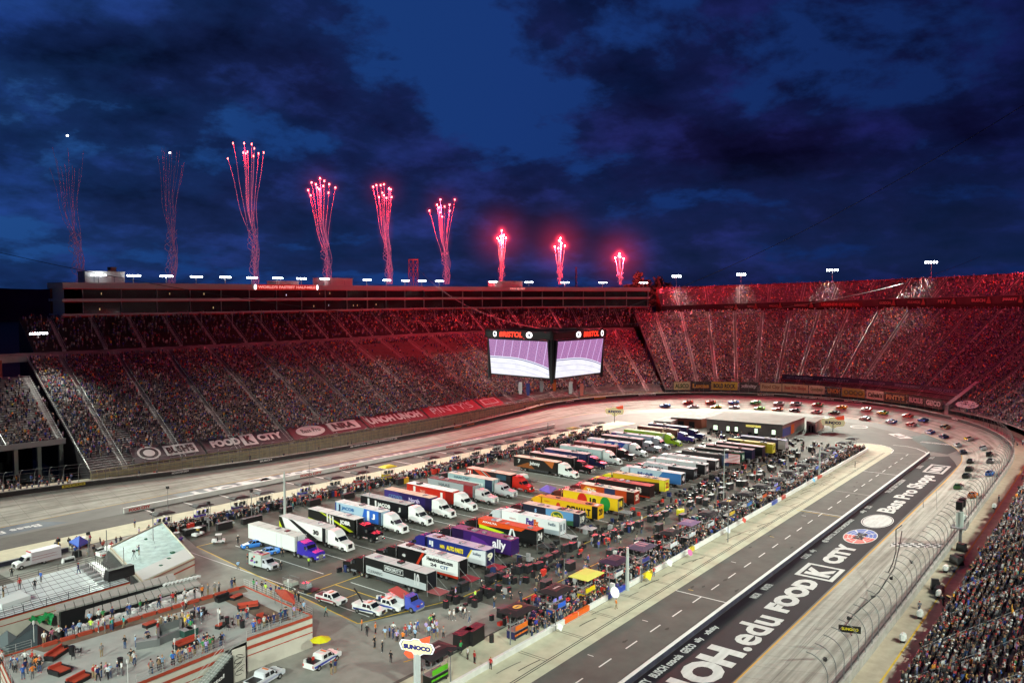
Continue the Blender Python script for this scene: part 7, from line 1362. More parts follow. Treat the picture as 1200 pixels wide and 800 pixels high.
flagpole(848,587,525,531,3.9,'tall white flagpole standing in the front lane of the paddock'); flagpole(625,716,700,706,2.8,'short flagpole between the shield canopy and the blue box',.05); flagpole(798,617,606,607,1.7,'small flagpole beside the pale mauve canopy',.04)
# SUNOCO pylon sign
x,y,_=at(489,812); k=pxof(x,y,0)[2]; ss=thing('pylon_sign','white pylon sign with blue slanted lettering and red arrow, bottom centre','sign',(x,y,0)); zc=(812-757)*k/F
b=MB(); b.box(-.45,-.2,0,.45,.2,zc-.8); b.build('pylon',mat('pylon_white',(.5,.54,.56),.5),ss)
fd=Vector((-x,-y,0)).normalized(); rt_=Vector((-fd.y,fd.x,0)); rt_=rt_ if rt_.dot(RT)>0 else -rt_
def sp_(u,v,o=0.): return rt_*u+Vector((0,0,zc+v-.22*u))+fd*o
shape=[(-2.3,.2),(-2.0,.75),(-.8,.8),(-.5,1.1),(.3,1.1),(.6,.75),(2.0,.7),(2.3,.1),(2.0,-.6),(.8,-.75),(.4,-1.05),(-.4,-1.05),(-.7,-.7),(-2.0,-.55)]
for sc,mm,o in((1.0,mat('sign_face_white',(.75,.78,.85),.4,emit=.25,ecol=(.8,.85,1)),.0),(.9,navy,.04),(.86,mat('sign_face_cream',(.8,.7,.35),.4,emit=.35,ecol=(1,.85,.5)),.06)):
    b=MB(); n=len(shape); b.add([sp_(u*sc,v*sc,o) for u,v in shape]+[sp_(u*sc,v*sc,o-.2) for u,v in shape],[tuple(range(n)),tuple(range(2*n-1,n-1,-1))]+[(i,(i+1)%n,n+(i+1)%n,n+i) for i in range(n)]); b.build('face',mm,ss)
rs=mat('sign_red_glow',(.7,.08,.03),.4,emit=.5,ecol=(1,.12,.05))
for P_ in([(.2,1.0),(1.2,1.5),(1.75,1.75),(1.6,.9),(.75,.65)],[(-1.4,-.55),(-1.7,-1.1),(-1.1,-1.6),(-.2,-1.45),(-.5,-.8)]): b=MB(); n=len(P_); b.add([sp_(u,v,-.03) for u,v in P_]+[sp_(u,v,-.2) for u,v in P_],[tuple(range(n)),tuple(range(2*n-1,n-1,-1))]+[(i,(i+1)%n,n+(i+1)%n,n+i) for i in range(n)]); b.build('arrow_piece',rs,ss)
text('SUNOCO',hexm('2a2f86',.5),sp_(-1.75,-.32,.07),sp_(1.75,-.32,.07)-sp_(-1.75,-.32,.07),Vector((0,0,.66)),ss,.09,zoff=.02)
# far small fuel sign
for px,py,yt,l in ((1043,0,0,''),):
    pass
def fuelsign(px,py,ytop,label,s=1.):
    x,y,_=at(px,py); k=pxof(x,y,0)[2]; h=(py-ytop)*k/F; t=thing('pylon_sign',label,'sign',(x,y,0)); b=MB(); b.tube([(0,0,0),(0,0,h)],.15,6); b.build('pylon',steel,t); fd_=Vector((-x,-y,0)).normalized(); r_=Vector((-fd_.y,fd_.x,0)); r_=r_ if r_.dot(RT)>0 else -r_
    b=MB(); n=len(shape); b.add([r_*u*s+Vector((0,0,h+v*s)) for u,v in shape]+[r_*u*s+Vector((0,0,h+v*s))-fd_*.2 for u,v in shape],[tuple(range(n)),tuple(range(2*n-1,n-1,-1))]+[(i,(i+1)%n,n+(i+1)%n,n+i) for i in range(n)]); b.build('face',mat('sign_face_cream',(.8,.7,.35)),t); b=MB(); b.add([r_*u*s+Vector((0,0,h+v*s))+fd_*.05 for u,v in((.2,1.),(2.,1.6),(2.1,.7),(.9,.6))],[(0,1,2,3)]); b.build('arrow_piece',rs,t,fix=False)
    a=r_*(-1.5*s)+Vector((0,0,h-.3*s))+fd_*.05; text('SUNOCO',hexm('2a2f86',.5),a,r_*3*s,Vector((0,0,.6*s)),t,.06,zoff=.03)
fuelsign(720,495,482,'small lit fuel sign with red arrow at the end of back pit row',1.7); fuelsign(976,505,495,'small lit fuel sign right of the garage shed',1.9)
# pit boards held out over pit lane
def pitboard(px,py,ytop,shape_,col,label,w=.55):
    x,y,_=at(px,py); y=70.2; h=max(1.,(py-ytop)*pxof(x,y,0)[2]/F); t=thing('pit_board',label,'pit board',(x,y,0)); b=MB(); b.tube([(0,.2,.9),(0,-1.4,h)],.025,4); b.build('handle',steel,t); o=disc(hexm(col,.5),(0,-1.55,h+.02),(w*.8,-w*.2,0),(0,w*.3,w*.75),t,'board',16 if shape_=='o' else 4); disc(mat('board_back',(.5,.5,.5),.5),(0,-1.55,h+.0),(w*.8,-w*.2,0),(0,w*.3,w*.75),t,'board_back',16 if shape_=='o' else 4)
for a in ((707,702,690,'o','f0f0f8','big white round pit board held out beside the yellow wall cover',1.2),(742,678,670,'s','e8d428','yellow square pit board held out over pit lane',1.1),(776,666,657,'s','f0f0f0','white square pit board with dark corner held out over pit lane',1.),(804,653,646,'o','d070a8','pink round pit board held out over pit lane',.8),(854,628,621,'o','d8dce8','white round pit board beyond the pink one',.8),(872,617,609,'s','d04a3a','red square pit board at the chequered stall line',.9),(960,570,563,'s','7ac8f8','pale blue glowing pit board far down pit lane',.9),(662,745,736,'s','f0f0f4','white square pit board at the corner of the blue cover',.8)): pitboard(*a)
# hanging board over the fence, sponsor board
def fboard(px,py,w,h,label,col,tx,k):
    p=Vector(ray(px,py,k)); t=thing('hanging_board',label,'sign',p,0); u=RT; b=MB(); q=[u*(-w/2)+Vector((0,0,-h/2+.12*w*.5)),u*(w/2)+Vector((0,0,-h/2-.12*w*.5)),u*(w/2)+Vector((0,0,h/2-.12*w*.5)),u*(-w/2)+Vector((0,0,h/2+.12*w*.5))]; bk2=FW.copy(); bk2.z=0; b.add(q+[x_+bk2*.15 for x_ in q],[(0,1,2,3),(7,6,5,4),(0,4,5,1),(1,5,6,2),(2,6,7,3),(3,7,4,0)]); b.build('board',hexm(col,.5),t)
    text(tx,hexm('d8c83a'),q[0]+u*w*.12+Vector((0,0,h*.28)),(q[1]-q[0])*.76,Vector((0,0,h*.4)),t,.04,zoff=.03)
fboard(996,737,3.,.95,'small black hanging board with yellow lettering over the near fence','1c1a1a','SUNOCO',110); fboard(1169,537.5,5.2,1.9,'small dark board with yellow frame hanging at fence in the bend','1c1a1a','OOO',262)
# flag stand over the start line, speakers on fence
sx_=O(SFI,1.5,Oz(SFI)); fs=thing('flag_stand','starter stand with dark speaker boxes perched on the near fence','stand',sx_,0)
for dx,dy,z0,z1,w_ in((0,0,1,9.2,.5),): b=MB(); b.tube([(0,0,-1),(0,0,9)],.3,6); b.build('post',steel,fs); 
b=MB(); b.box(-1.6,-1.2,3.6,1.6,1.6,3.8); b.build('platform',grey,fs); b=MB(); b.tube([(0,.2,3.8),(0,.2,6.8)],.75,10); b.build('cabin',mat('cabin_pale',(.4,.45,.42),.5),fs)
for dx in(-1.5,1.5): b=MB(); b.box(dx-.9,-.5,7.6,dx+.9,.6,9.2); b.build('speaker_box',black,fs)
railing(fs,[(-1.6,-1.2,3.8),(1.6,-1.2,3.8),(1.6,1.6,3.8)],1.,steel,.6)
for k,(px,py) in enumerate(((1058,752),(1078,724),(1100,700),(1108,670),(1131,610),(1165,596),(1180,546))):
    t=thing('camera_housing','white rounded %s on the walkway behind the fence, %s'%('box',('nearest the bottom edge','second from the bottom edge','third from the bottom','by the black crates','under the starter stand','past the starter stand','farthest, in the bend')[k]),'box',at(px,py,2)); b=MB(); b.tube([(-.45,0,.45),(-.4,0,.95),(.4,0,.95),(.45,0,.45)],.42,7); b.build('shell',mat('shell_white',(.55,.58,.56),.5),t); b=MB(); b.box(-.3,-.3,0,.3,.3,.3); b.build('foot',dark,t)
for k,(px,py,w,h) in enumerate(((1100,694,2.6,1.0),(1096,690,.9,1.8),(1121,660,2.4,1.4),(1127,645,1.6,1.5),(1124,655,1.8,1.0))):
    t=thing('camera_crate','black camera crate on the walkway, %s'%('low and wide behind the third white box','tall and narrow beside the low wide crate','leaning against the wall below the starter stand','right of the leaning crate','on the leaning crate pile')[k],'crate',at(px,py,2),.4*k); b=MB(); b.box(-w/2,-.7,0,w/2,.7,h,taper=(-w/2+.2,-.5,w/2-.1,.6)); b.build('body',black,t); b=MB(); b.box(-w/3,-.72,h*.3,w/3,-.68,h*.7); b.build('panel',dark,t)
for k,(px,py) in enumerate(((1082,756),(1097,740),(1112,700),(1140,664))):
    t=thing('step_light','small yellow lit step box on the walkway edge of near stand, %s'%('lowest','second up','third up','fourth up')[k],'lamp',at(px,py,2),.8); b=MB(); b.box(-.6,-.3,0,.6,.3,.25); b.build('box',dark,t); b=MB(); b.box(-.5,-.22,.25,.5,.22,.3); b.build('glow_panel',mat('step_glow',(.7,.55,.2),.5,emit=.3,ecol=(1,.75,.3)),t)
# speakers out over the track on the fence tips
for k,(px,py) in enumerate(((965,772),(998,724),(1026,698),(1046,675),(1066,656),(1113,606),(1085,615),(1094,612),(1123,594),(1144,563))):
    t=thing('track_speaker','small dark horn speaker on a near fence arch, %s up from the bottom'%ordn(k),'speaker',ray(px,py,95+k*12 if k<5 else 175+k*6),k,'horn speakers on fence arches'); b=MB(); b.tube([(0,0,0),(.4,0,-.15),(.6,0,-.2)],.1,6,r1=.3); b.build('horn',dark,t); b=MB(); b.tube([(0,0,0),(-.9,.1,.1)],.03,4); b.build('arm',steel,t)
# red pink barrier along the near stand, with steel braces
pb=thing('stand_barrier','long pink red padded barrier at the foot of near stand','barrier'); pk=mat('barrier_pink',(.42,.07,.12),.6,var=.15,scale=1.)
ring_panel(pb,'face',pk,SR,VE,(6.3,2.2),(6.3,3.4)); ring_panel(pb,'top',pk,SR,VE,(6.3,3.4),(7.0,3.42))
b=MB(); b.tube([O(i,6.2,3.9) for i in rng(SR,VE,.5)],.06,4,cap=False); b.build('rail',mat('rail_red',(.3,.04,.04),.5),pb)
# overhead pipe gantry (bent conduits) above the near banking
for k,(pts,l) in enumerate(((((1057,622),(1054,640),(1048,665),(1030,693),(1000,720),(991,732),(998,744)),'black bent conduit arching over the banking, left one'),(((1030,694+0),(1046,660),(1050,646),(1050,620),(1057,615)),'black bent conduit arching over the banking, right one'))):
    kk=150; b=MB(); b.tube([ray(px,py,150-(i*5 if k==0 else 0)) for i,(px,py) in enumerate(pts)],.10,5); tag(b.build('conduit',black),l,'conduit')
ct=thing('cable_mast','thin lattice of cable stays standing over the start line','mast',(0,0,0)); b=MB()
for a,c in (((1082,586),(1078,664)),((1082,586),(1085,660)),((1097,574),(1099,620))): b.tube([ray(*a,200),ray(*c,190)],.05,4)
b.build('stays',steel,ct); b=MB(); P=[Vector(ray(1040+8*k,630+1.1*k,185)) for k in range(10)]; b.tube(P,.08,4); b.build('crossbeam',steel,ct)
# ------------------------------------------------------------ people
shirt_m=mat('shirt',(.2,.2,.2),.85); skin_m=mat('skin',(.42,.24,.17),.6); trs_m=mat('trousers',(.03,.04,.08),.85); hair_m=mat('hair',(.03,.02,.015),.8)
def person_mesh(pose):
    hipz=.92 if pose!='sit' else .50
    J=[(0,0,hipz,.15,'t'),(0,.0,hipz+.2,.14,'s'),(0,0,hipz+.42,.155,'s'),(0,.0,hipz+.54,.085,'s'),(0,-.01,hipz+.60,.055,'k'),(0,-.02,hipz+.70,.088,'k'),(0,-.01,hipz+.79,.078,'h')]
    E_=[(0,1),(1,2),(2,3),(3,4),(4,5),(5,6)]
    hands=[]
    for s in(-1,1):
        n=len(J)
        if pose=='sit': L_=[(s*.10,-.05,hipz-.02,.10,'t'),(s*.13,-.45,hipz,.075,'t'),(s*.13,-.48,.08,.05,'t'),(s*.13,-.60,.04,.045,'h')]
        elif pose=='walk': L_=[(s*.09,0,hipz-.08,.10,'t'),(s*.10,-.12*s,.50,.07,'t'),(s*.10,-.20*s+.05,.08,.05,'t'),(s*.10,-.20*s-.10,.04,.045,'h')]
        else: L_=[(s*.09,0,hipz-.08,.10,'t'),(s*.11,-.02,.50,.07,'t'),(s*.12,.02,.08,.05,'t'),(s*.13,-.12,.04,.045,'h')]
        J+=L_; E_+=[(0,n),(n,n+1),(n+1,n+2),(n+2,n+3)]
        n=len(J); z=hipz
        if pose=='hips': A_=[(s*.20,0,z+.45,.065,'s'),(s*.36,.06,z+.24,.05,'s'),(s*.22,-.08,z+.05,.035,'k'),(s*.17,-.12,z+.02,.03,'k')]
        elif pose=='up': A_=[(s*.20,0,z+.45,.065,'s'),(s*.30,-.18,z+.40,.05,'s'),(s*.15,-.30,z+.62,.035,'k'),(s*.08,-.32,z+.70,.03,'k')]
        elif pose=='walk': A_=[(s*.20,0,z+.45,.065,'s'),(s*.26,.08*s,z+.20,.05,'s'),(s*.26,.12*s-.14,z-.03,.035,'k'),(s*.26,.13*s-.2,z-.10,.03,'k')]
        elif pose=='sit': A_=[(s*.20,0,z+.45,.065,'s'),(s*.27,-.06,z+.22,.05,'s'),(s*.18,-.30,z+.13,.035,'k'),(s*.15,-.37,z+.11,.03,'k')]
        else: A_=[(s*.20,0,z+.45,.065,'s'),(s*.26,.02,z+.20,.05,'s'),(s*.25,-.07,z-.03,.035,'k'),(s*.24,-.09,z-.11,.03,'k')]
        J+=A_; E_+=[(2,n),(n,n+1),(n+1,n+2),(n+2,n+3)]; hands.append((Vector(A_[2][:3]),Vector(A_[3][:3]),s))
    me=bpy.data.meshes.new('person'); me.from_pydata([j[:3] for j in J],E_,[]); o=bpy.data.objects.new('person_tmp',me); C.objects.link(o)
    o.modifiers.new('skin','SKIN'); 
    sv=me.skin_vertices[0].data if me.skin_vertices else None
    if sv is None:
        bm=bmesh.new(); bm.from_mesh(me); bm.verts.layers.skin.verify(); bm.to_mesh(me); bm.free(); sv=me.skin_vertices[0].data
    for k,j in enumerate(J): sv[k].radius=(j[3],j[3]*(.72 if j[4] in'st' and j[3]>.12 else 1)); sv[k].use_root=(k==0)
    sb=o.modifiers.new('sub','SUBSURF'); sb.levels=1; sb.render_levels=1
    bpy.context.view_layer.update(); out=bpy.data.meshes.new_from_object(o.evaluated_get(bpy.context.evaluated_depsgraph_get())); bpy.data.objects.remove(o)
    jp=np.array([j[:3] for j in J]); kd=[{'s':0,'k':1,'t':2,'h':3}[j[4]] for j in J]
    # colour by nearest bone
    segs=[(np.array(J[a][:3]),np.array(J[c][:3]),kd[c]) for a,c in E_]
    out.materials.clear()
    for m in(shirt_m,skin_m,trs_m,hair_m): out.materials.append(m)
    for p in out.polygons:
        c=np.array(p.center); best=None
        for a,e,k in segs:
            t=np.clip(np.dot(c-a,e-a)/np.dot(e-a,e-a),0,1); d=np.linalg.norm(c-(a+(e-a)*t))
            if best is None or d<best[0]: best=(d,k if t>.35 or k in(0,2) else k)
        k=best[1]
        if k==3 and c[2]>.5 and c[1]<-.07 and c[2]<hipz+.78: k=1
        if abs(c[0])<.17 and hipz+.02<c[2]<hipz+.5: k=0
        p.material_index=k
    # hair cap, nose, ears, eyes, fingers joined to the same skin
    bm=bmesh.new(); bm.from_mesh(out); hz=hipz+.72
    def blob(c,r,mi,seg=6,sc=(1,1,1)):
        g=bmesh.ops.create_icosphere(bm,subdivisions=1,radius=r); bmesh.ops.scale(bm,vec=sc,verts=g['verts']); bmesh.ops.translate(bm,vec=c,verts=g['verts']); fs=set(f for v in g['verts'] for f in v.link_faces)
        for f in fs: f.material_index=mi
    blob((0,.025,hz+.045),.108,3,sc=(.92,1.0,.85)); blob((0,-.125,hz-.02),.018,1); blob((0,-.105,hz-.075),.018,0 if 0 else 1,sc=(1.6,.6,.5))
    for s in(-1,1): blob((s*.095,-.01,hz-.02),.022,1); blob((s*.035,-.105,hz+.005),.011,3)
    for a,c,s in hands:
        d=(c-a).normalized(); side=d.cross(Vector((0,0,1))); side=side.normalized() if side.length>.1 else Vector((1,0,0))
        for q in range(5):
            base=c+side*((q-1.5)*.016 if q<4 else -.035)-d*(.0 if q<4 else .04); L_=(.055,.068,.06,.048,.04)[q]; dr=(d+side*((q-1.5)*.08 if q<4 else -.8)+Vector((0,-.35,-.1))).normalized()
            v=[bm.verts.new(base+o_*.009) for o_ in(side,-side+d.cross(side),-side-d.cross(side))]+[bm.verts.new(base+dr*L_)]
            for f in((0,1,3),(1,2,3),(2,0,3)): ff=bm.faces.new([v[k] for k in f]); ff.material_index=1
    bm.to_mesh(out); bm.free(); out.name='person'; return out
PM={p:person_mesh(p) for p in('stand','hips','walk','up','sit')}
COL={'black':(.015,.015,.017),'white':(.62,.62,.62),'grey':(.20,.20,.21),'navy':(.02,.03,.12),'blue':(.04,.12,.45),'pale blue':(.30,.45,.65),'red':(.42,.03,.03),'teal':(.03,.32,.32),'orange':(.70,.20,.03),'yellow':(.7,.5,.04),'green':(.04,.25,.08),'lime':(.45,.7,.08),'pink':(.6,.2,.3),'lilac':(.4,.3,.6),'tan':(.35,.25,.15)}
BOT={'dark trousers':(.02,.02,.025),'jeans':(.04,.07,.15),'khaki shorts':(.25,.19,.11),'grey trousers':(.12,.12,.13)}
HAT={'dark hair':(.02,.015,.01),'a white cap':(.6,.6,.6),'a red cap':(.35,.02,.02),'fair hair':(.30,.20,.09),'a black cap':(.01,.01,.01)}
SK=[(.45,.27,.19),(.38,.21,.14),(.5,.32,.25),(.13,.07,.045)]
used={}
def person(x,y,z,rz,pose,col,where,group,bot=None,hat=None,extra=''):
    o=link('person',PM[pose]); o.location=(x,y,z); o.rotation_euler=(0,0,rz); s=R.uniform(1.02,1.15); o.scale=(s*1.04,s*1.04,s)
    for _ in range(12):
        bo=bot or R.choice(list(BOT)); ha=hat or R.choice(list(HAT)); l='person in %s shirt, %s and %s %s'%(col,bo,ha,where)
        if l not in used: break
    used[l]=1
    ms=[mat('shirt_'+col,COL[col],.85),mat('skin_%d'%(len(used)%4),SK[len(used)%4],.6),mat('legs_'+bo,BOT[bo],.85),mat('head_'+ha,HAT[ha],.8)]
    for k,m in enumerate(ms): o.material_slots[k].link='OBJECT'; o.material_slots[k].material=m
    w=l.split(); l=' '.join(w[:16]); tag(o,l,'person',group); return o
CW=['black']*6+['white']*5+['grey']*5+['navy']*4+['blue']*3+['pale blue']*3+['red']*3+['teal','orange','yellow','green','lime','pink','lilac','tan']
def seg_people(p0,p1,n,z,where,group,rz=None,poses=('stand','hips','stand','walk'),jit=.5,cols=None):
    a=V(*p0,z);c=V(*p1,z)
    for k in range(n):
        t=(k+R.uniform(.1,.9))/n; p=a.lerp(c,t); person(p.x+R.uniform(-jit,jit),p.y+R.uniform(-jit,jit),z,(rz if rz is not None else R.uniform(0,6.28))+R.uniform(-.5,.5),R.choice(poses),R.choice(cols or CW),where,group)
zd=ZD+.02; G1='people on the roof deck'
seg_people((172,791),(262,755),20,zd,'at the front rail',G1,0,jit=.35); seg_people((293,742),(360,717),14,zd,'at the right front rail',G1,0,jit=.35)
seg_people((296,691),(352,707),14,zd,'by the red canopy',G1,1.2,jit=.4); seg_people((100,733),(280,688),20,zd,'along the red benches',G1,PI,jit=.3); seg_people((120,772),(255,722),12,zd,'standing mid deck',G1,jit=1.6); seg_people((46,755),(95,742),7,zd,'near the dark tent',G1,PI,jit=.3)
seg_people((112,740),(140,736),8,zd,'in the group left of bar',G1,jit=.8); seg_people((106,797),(140,789),9,zd,'in the lower left huddle',G1,jit=.9)
seg_people((187,738),(212,730),11,zd,'inside the bar',G1,jit=.5,cols=['black','black','grey','tan','white']); seg_people((8,772),(40,795),12,zd,'at the left rail',G1,jit=1.0); seg_people((45,775),(50,790),5,zd,'by the brown matting',G1,jit=.7)
seg_people((217,735),(222,732),2,zd,'right of bar',G1,None,cols=['yellow','black']); seg_people((150,776),(160,778),3,zd,'mid deck trio',G1,None,cols=['black','red','white'],jit=.2)
seg_people((214,716),(220,712),2,zd,'near back benches',G1,None,cols=['white','red'],jit=.1); seg_people((278,733),(292,722),4,zd,'near the red armchair',G1,jit=.4); seg_people((238,720),(228,724),3,zd,'around the small tables',G1,jit=.4,poses=('sit','stand'))
seg_people((225,760),(245,752),4,zd+.5,'seated on the long sofa',G1,0,('sit',),.2)
for px,py,c,w,po in ((14,676,'black','on the stage left side','hips'),(23,690,'red','on the podium','stand'),(41,691,'black','mid stage','stand'),(48,682,'blue','mid stage, taller','stand'),(92,672,'navy','by the stage steps','walk'),(4,655+45,'black','on the podium','up'),(163,650,'navy','filming on teal roof','up')):
    x,y,_=at(px,py,ZV if px<100 else ZT2); person(x,y,(ZV if px<100 else ZT2)+.0,R.uniform(0,6),po,c,w,'people on the stage and teal roof')
# tripod camera on the teal roof
t=thing('tripod_camera','video camera on tripod beside the man on the teal roof','camera',at(157,655,ZT2)); b=MB()
for k in range(3): b.tube([(0,0,1.4),(.5*math.cos(k*2.1),.5*math.sin(k*2.1),0)],.03,4)
b.build('tripod',black,t); b=MB(); b.box(-.15,-.35,1.4,.15,.35,1.75); b.build('camera',black,t)
G2='people walking in the paddock'
for px,py,c,w,po,bo in ((279,637,'black','left of the blue race cars','stand','dark trousers'),(279,668,'pale blue','left of the multicoloured van','walk','grey trousers'),(331,652,'black','right of the second blue car','stand','dark trousers'),(290,660,'black','behind the multicoloured van','stand',None),(329,668,'black','beside the van nose','stand',None),(362,663,'lime','at the purple cab','stand','dark trousers'),(382,722,'teal','below the white pickup','walk','dark trousers'),(424,738,'orange','left of the tow truck','stand','dark trousers'),(440,742,'orange','in front of the tow truck','stand','dark trousers'),(430,745,'black','walking below tow truck','walk','dark trousers'),(439,759,'black','first of the black trio','hips','dark trousers'),(448,764,'black','middle of the black trio','stand','dark trousers'),(458,776,'black','last of the black trio','stand','dark trousers'),(393,788,'navy','at the white pickup','stand','khaki shorts'),(388,790,'black','at the pickup bed','stand','khaki shorts'),(396,770,'black','under the yellow parasol','sit','khaki shorts'),(534,700,'lilac','right of the open black hauler','stand',None),(540,722,'white','in lane, first white overall','walk','grey trousers'),(545,724,'white','in lane, second white overall','walk','grey trousers'),(527,726,'white','in lane left pair','walk','grey trousers'),(532,727,'white','in lane left pair','walk','grey trousers'),(550,729,'grey','walking behind white overalls','walk','jeans'),(557,703,'lime','in hi-vis in the lane','stand','dark trousers'),(579,712,'black','bending by the lane line','up',None),(633,681,'black','left of the lane pair','stand','dark trousers'),(640,683,'black','right of the lane pair','stand','dark trousers'),(655,676,'tan','near the pole in the lane','stand','tan' if 0 else None),(588,700,'black','crouched at the lane line','sit',None),(725,636,'white','in the lane by dark carts','walk','grey trousers'),(697,632,'red','behind the dark blue hauler','stand','dark trousers'),(752,613,'white','by the covered cart','stand',None),(766,665+10,'red','on the pit wall','hips',None),(722,713,'orange','alone out on pit lane','walk','khaki shorts'),(1002,548,'black','far down pit lane','stand','dark trousers'),(556,777,'red','behind pit wall, carrying red can','stand',None),(575,784,'red','at the pit wall end','stand','dark trousers'),(548,772,'white','behind pit wall','stand','dark trousers'),(540,765,'green','behind the pit wall gap','stand',None),(232,667-40,'yellow','in yellow beside the white cart','stand',None),(158,618,'navy','above the thin line, back pit road','stand',None),(163,628,'lilac','near back pit road','walk',None)):
    x,y,_=at(px,py); person(x,y,0,R.uniform(0,6.28),po,c,w,G2,bo)
seg_people((455,748),(520,742),24,0,'in the crowd behind the fuel sign',G2,jit=1.6,cols=['white','white','pale blue','blue','red','orange','lilac','grey','navy']); seg_people((500,735),(512,730),4,0,'by the maroon lidded cart',G2,jit=.5)
# nearest rows of the near stand as individuals, the rest of the crowd as mass
near.sort(key=lambda p:pxof(*p[:3])[2]); vis=[]; rest=[]
for p in near:
    px,py,k=pxof(p[0],p[1],p[2]+1)
    if k<8: continue
    if -20<px<1230 and py<830 and len(vis)<112: vis.append(p)
    else: rest.append(p)
for k,p in enumerate(vis):
    px,py,kk=pxof(*p[:3]); w='in the near stand, %s'%('bottom corner' if py>760 else 'lower part' if py>720 else 'middle part')
    person(p[0],p[1],p[2],p[3]+PI/1 if 0 else p[3]+PI,R.choice(('stand','stand','hips','up')),R.choice(CW),w,'nearest spectators in the near stand')
crowd('spectators',rest,'dense crowd of standing spectators in the near stand at right',True,.5)
# pit crews as mass
cp=[]
for k in range(900): cp.append((R.uniform(98,287),71.2+abs(R.gauss(0,2.8)),0.,R.uniform(0,6.28)))
for k in range(1000): x=R.uniform(90,262); cp.append((x,XW(x)-20.2-abs(R.gauss(0,3.0)),0.,R.uniform(0,6.28)))
for k in range(170): cp.append((R.uniform(104,285),R.uniform(78,92),0.,R.uniform(0,6.28)))
for k in range(70): cp.append((R.uniform(262,290),R.uniform(95,150),0.,R.uniform(0,6.28)))
crowd('pit_crews',cp,'crowded pit crews in team clothing around the pit boxes on both sides',True,.55)
cp=[]
for k in range(70): i=R.uniform(LS,I_L-1); x,y,_=O(i,R.uniform(2,16),0); cp.append((x,y,Oz(i)-.1,R.uniform(0,6.28)))
for k in range(30): x,y,_=at(R.uniform(60,190),R.uniform(632,650)); cp.append((x,y,0,R.uniform(0,6.28)))
for k in range(60): i=R.uniform(10,VIS1-4); x,y,_=O(i,R.uniform(2,6),0); cp.append((x,y,Oz(i)-.1,R.uniform(0,6.28)))
crowd('standing_crews',cp,'officials and crew standing in the tunnel mouth and on the walkway',True)
# gear lying about in the pit stalls
b=MB(); b.m=[]
for k in range(2100):
    if k%2: x=R.uniform(98,285); y=R.uniform(71.5,80.5)
    else: x=R.uniform(90,262); y=XW(x)-R.uniform(20.5,25.5)
    w_=R.uniform(.2,.8); b.c=R.choice((0,0,0,0,0,0,1,2,4,3)); b.box(x,y,0,x+w_*(1+k%3*.4),y+R.uniform(.2,.9),R.uniform(.3,1.5))
tag(b.build('pit_equipment',[black,redp,grey,white,navy]),'boxes, cans and tools scattered through the pit stalls',kind='stuff')
b=MB(); b.m=[]
for k in range(520):
    if k%5<3: x=R.uniform(98,268); y=R.uniform(85.5,94.5)
    elif k%5==3: x=R.uniform(98,265); y=R.uniform(112.5,117.5)
    else: x=R.uniform(262,292); y=R.uniform(84,128)
    w_=R.uniform(.4,1.3); b.c=R.choice((0,0,0,0,1,2,0,0,0,0,0,3)); b.box(x,y,0,x+w_,y+R.uniform(.3,1.),R.uniform(.3,1.4))
tag(b.build('paddock_equipment',[black,grey,navy,redp]),'dark crates, carts and jacks scattered behind the parked haulers',kind='stuff')
# ------------------------------------------------------------ fireworks
stm={k:mat('firework_trail_'+k,(.3,.1,.15),.9,emit=e,ecol=c) for k,e,c in (('smoke',.10,(.35,.22,.55)),('violet',.22,(.55,.22,.50)),('pink',.42,(1,.22,.42)),('red',.7,(1,.10,.16)),('hot',1.6,(1,.14,.14)))}
spk={'red':mat('firework_spark',(1,.3,.3),.5,emit=7,ecol=(1,.16,.14)),'white':mat('firework_spark_white',(1,1,1),.5,emit=10,ecol=(.8,.85,1)),'hot':mat('firework_spark_hot',(1,.6,.5),.5,emit=22,ecol=(1,.24,.16))}
def glowmat(st,pwr=6.,ec=(1,.035,.07)):  # emission volume in place of firework light scattered by smoke
    m=bpy.data.materials.new('lit_smoke'); m.use_nodes=True; t=m.node_tree; t.nodes.clear(); o=N(t,'ShaderNodeOutputMaterial'); tc=N(t,'ShaderNodeTexCoord'); ln=N(t,'ShaderNodeVectorMath',operation='LENGTH'); t.links.new(tc.outputs['Object'],ln.inputs[0]); mr=N(t,'ShaderNodeMapRange',in_={1:0.,2:1.,3:1.,4:0.}); t.links.new(ln.outputs['Value'],mr.inputs[0]); pw_=N(t,'ShaderNodeMath',operation='POWER',in_={1:pwr}); t.links.new(mr.outputs[0],pw_.inputs[0]); mu=N(t,'ShaderNodeMath',operation='MULTIPLY',in_={1:st}); t.links.new(pw_.outputs[0],mu.inputs[0]); e=N(t,'ShaderNodeEmission'); e.inputs[0].default_value=(*ec,1); t.links.new(mu.outputs[0],e.inputs[1]); t.links.new(e.outputs[0],o.inputs['Volume']); return m
HM={}
def halo(p,r,style,t):
    if 'me' not in HM:
        bm=bmesh.new(); bmesh.ops.create_icosphere(bm,subdivisions=2,radius=1)
        for s_ in(2,3): me=bpy.data.meshes.new('spark_glow'); bm.to_mesh(me); me.materials.append(glowmat({2:.35,3:.55}[s_],3.)); HM[s_]=me
        HM['me']=1; bm.free()
    o=link('spark_glow',HM[style],t); o.location=p; o.scale=(r,r,r)
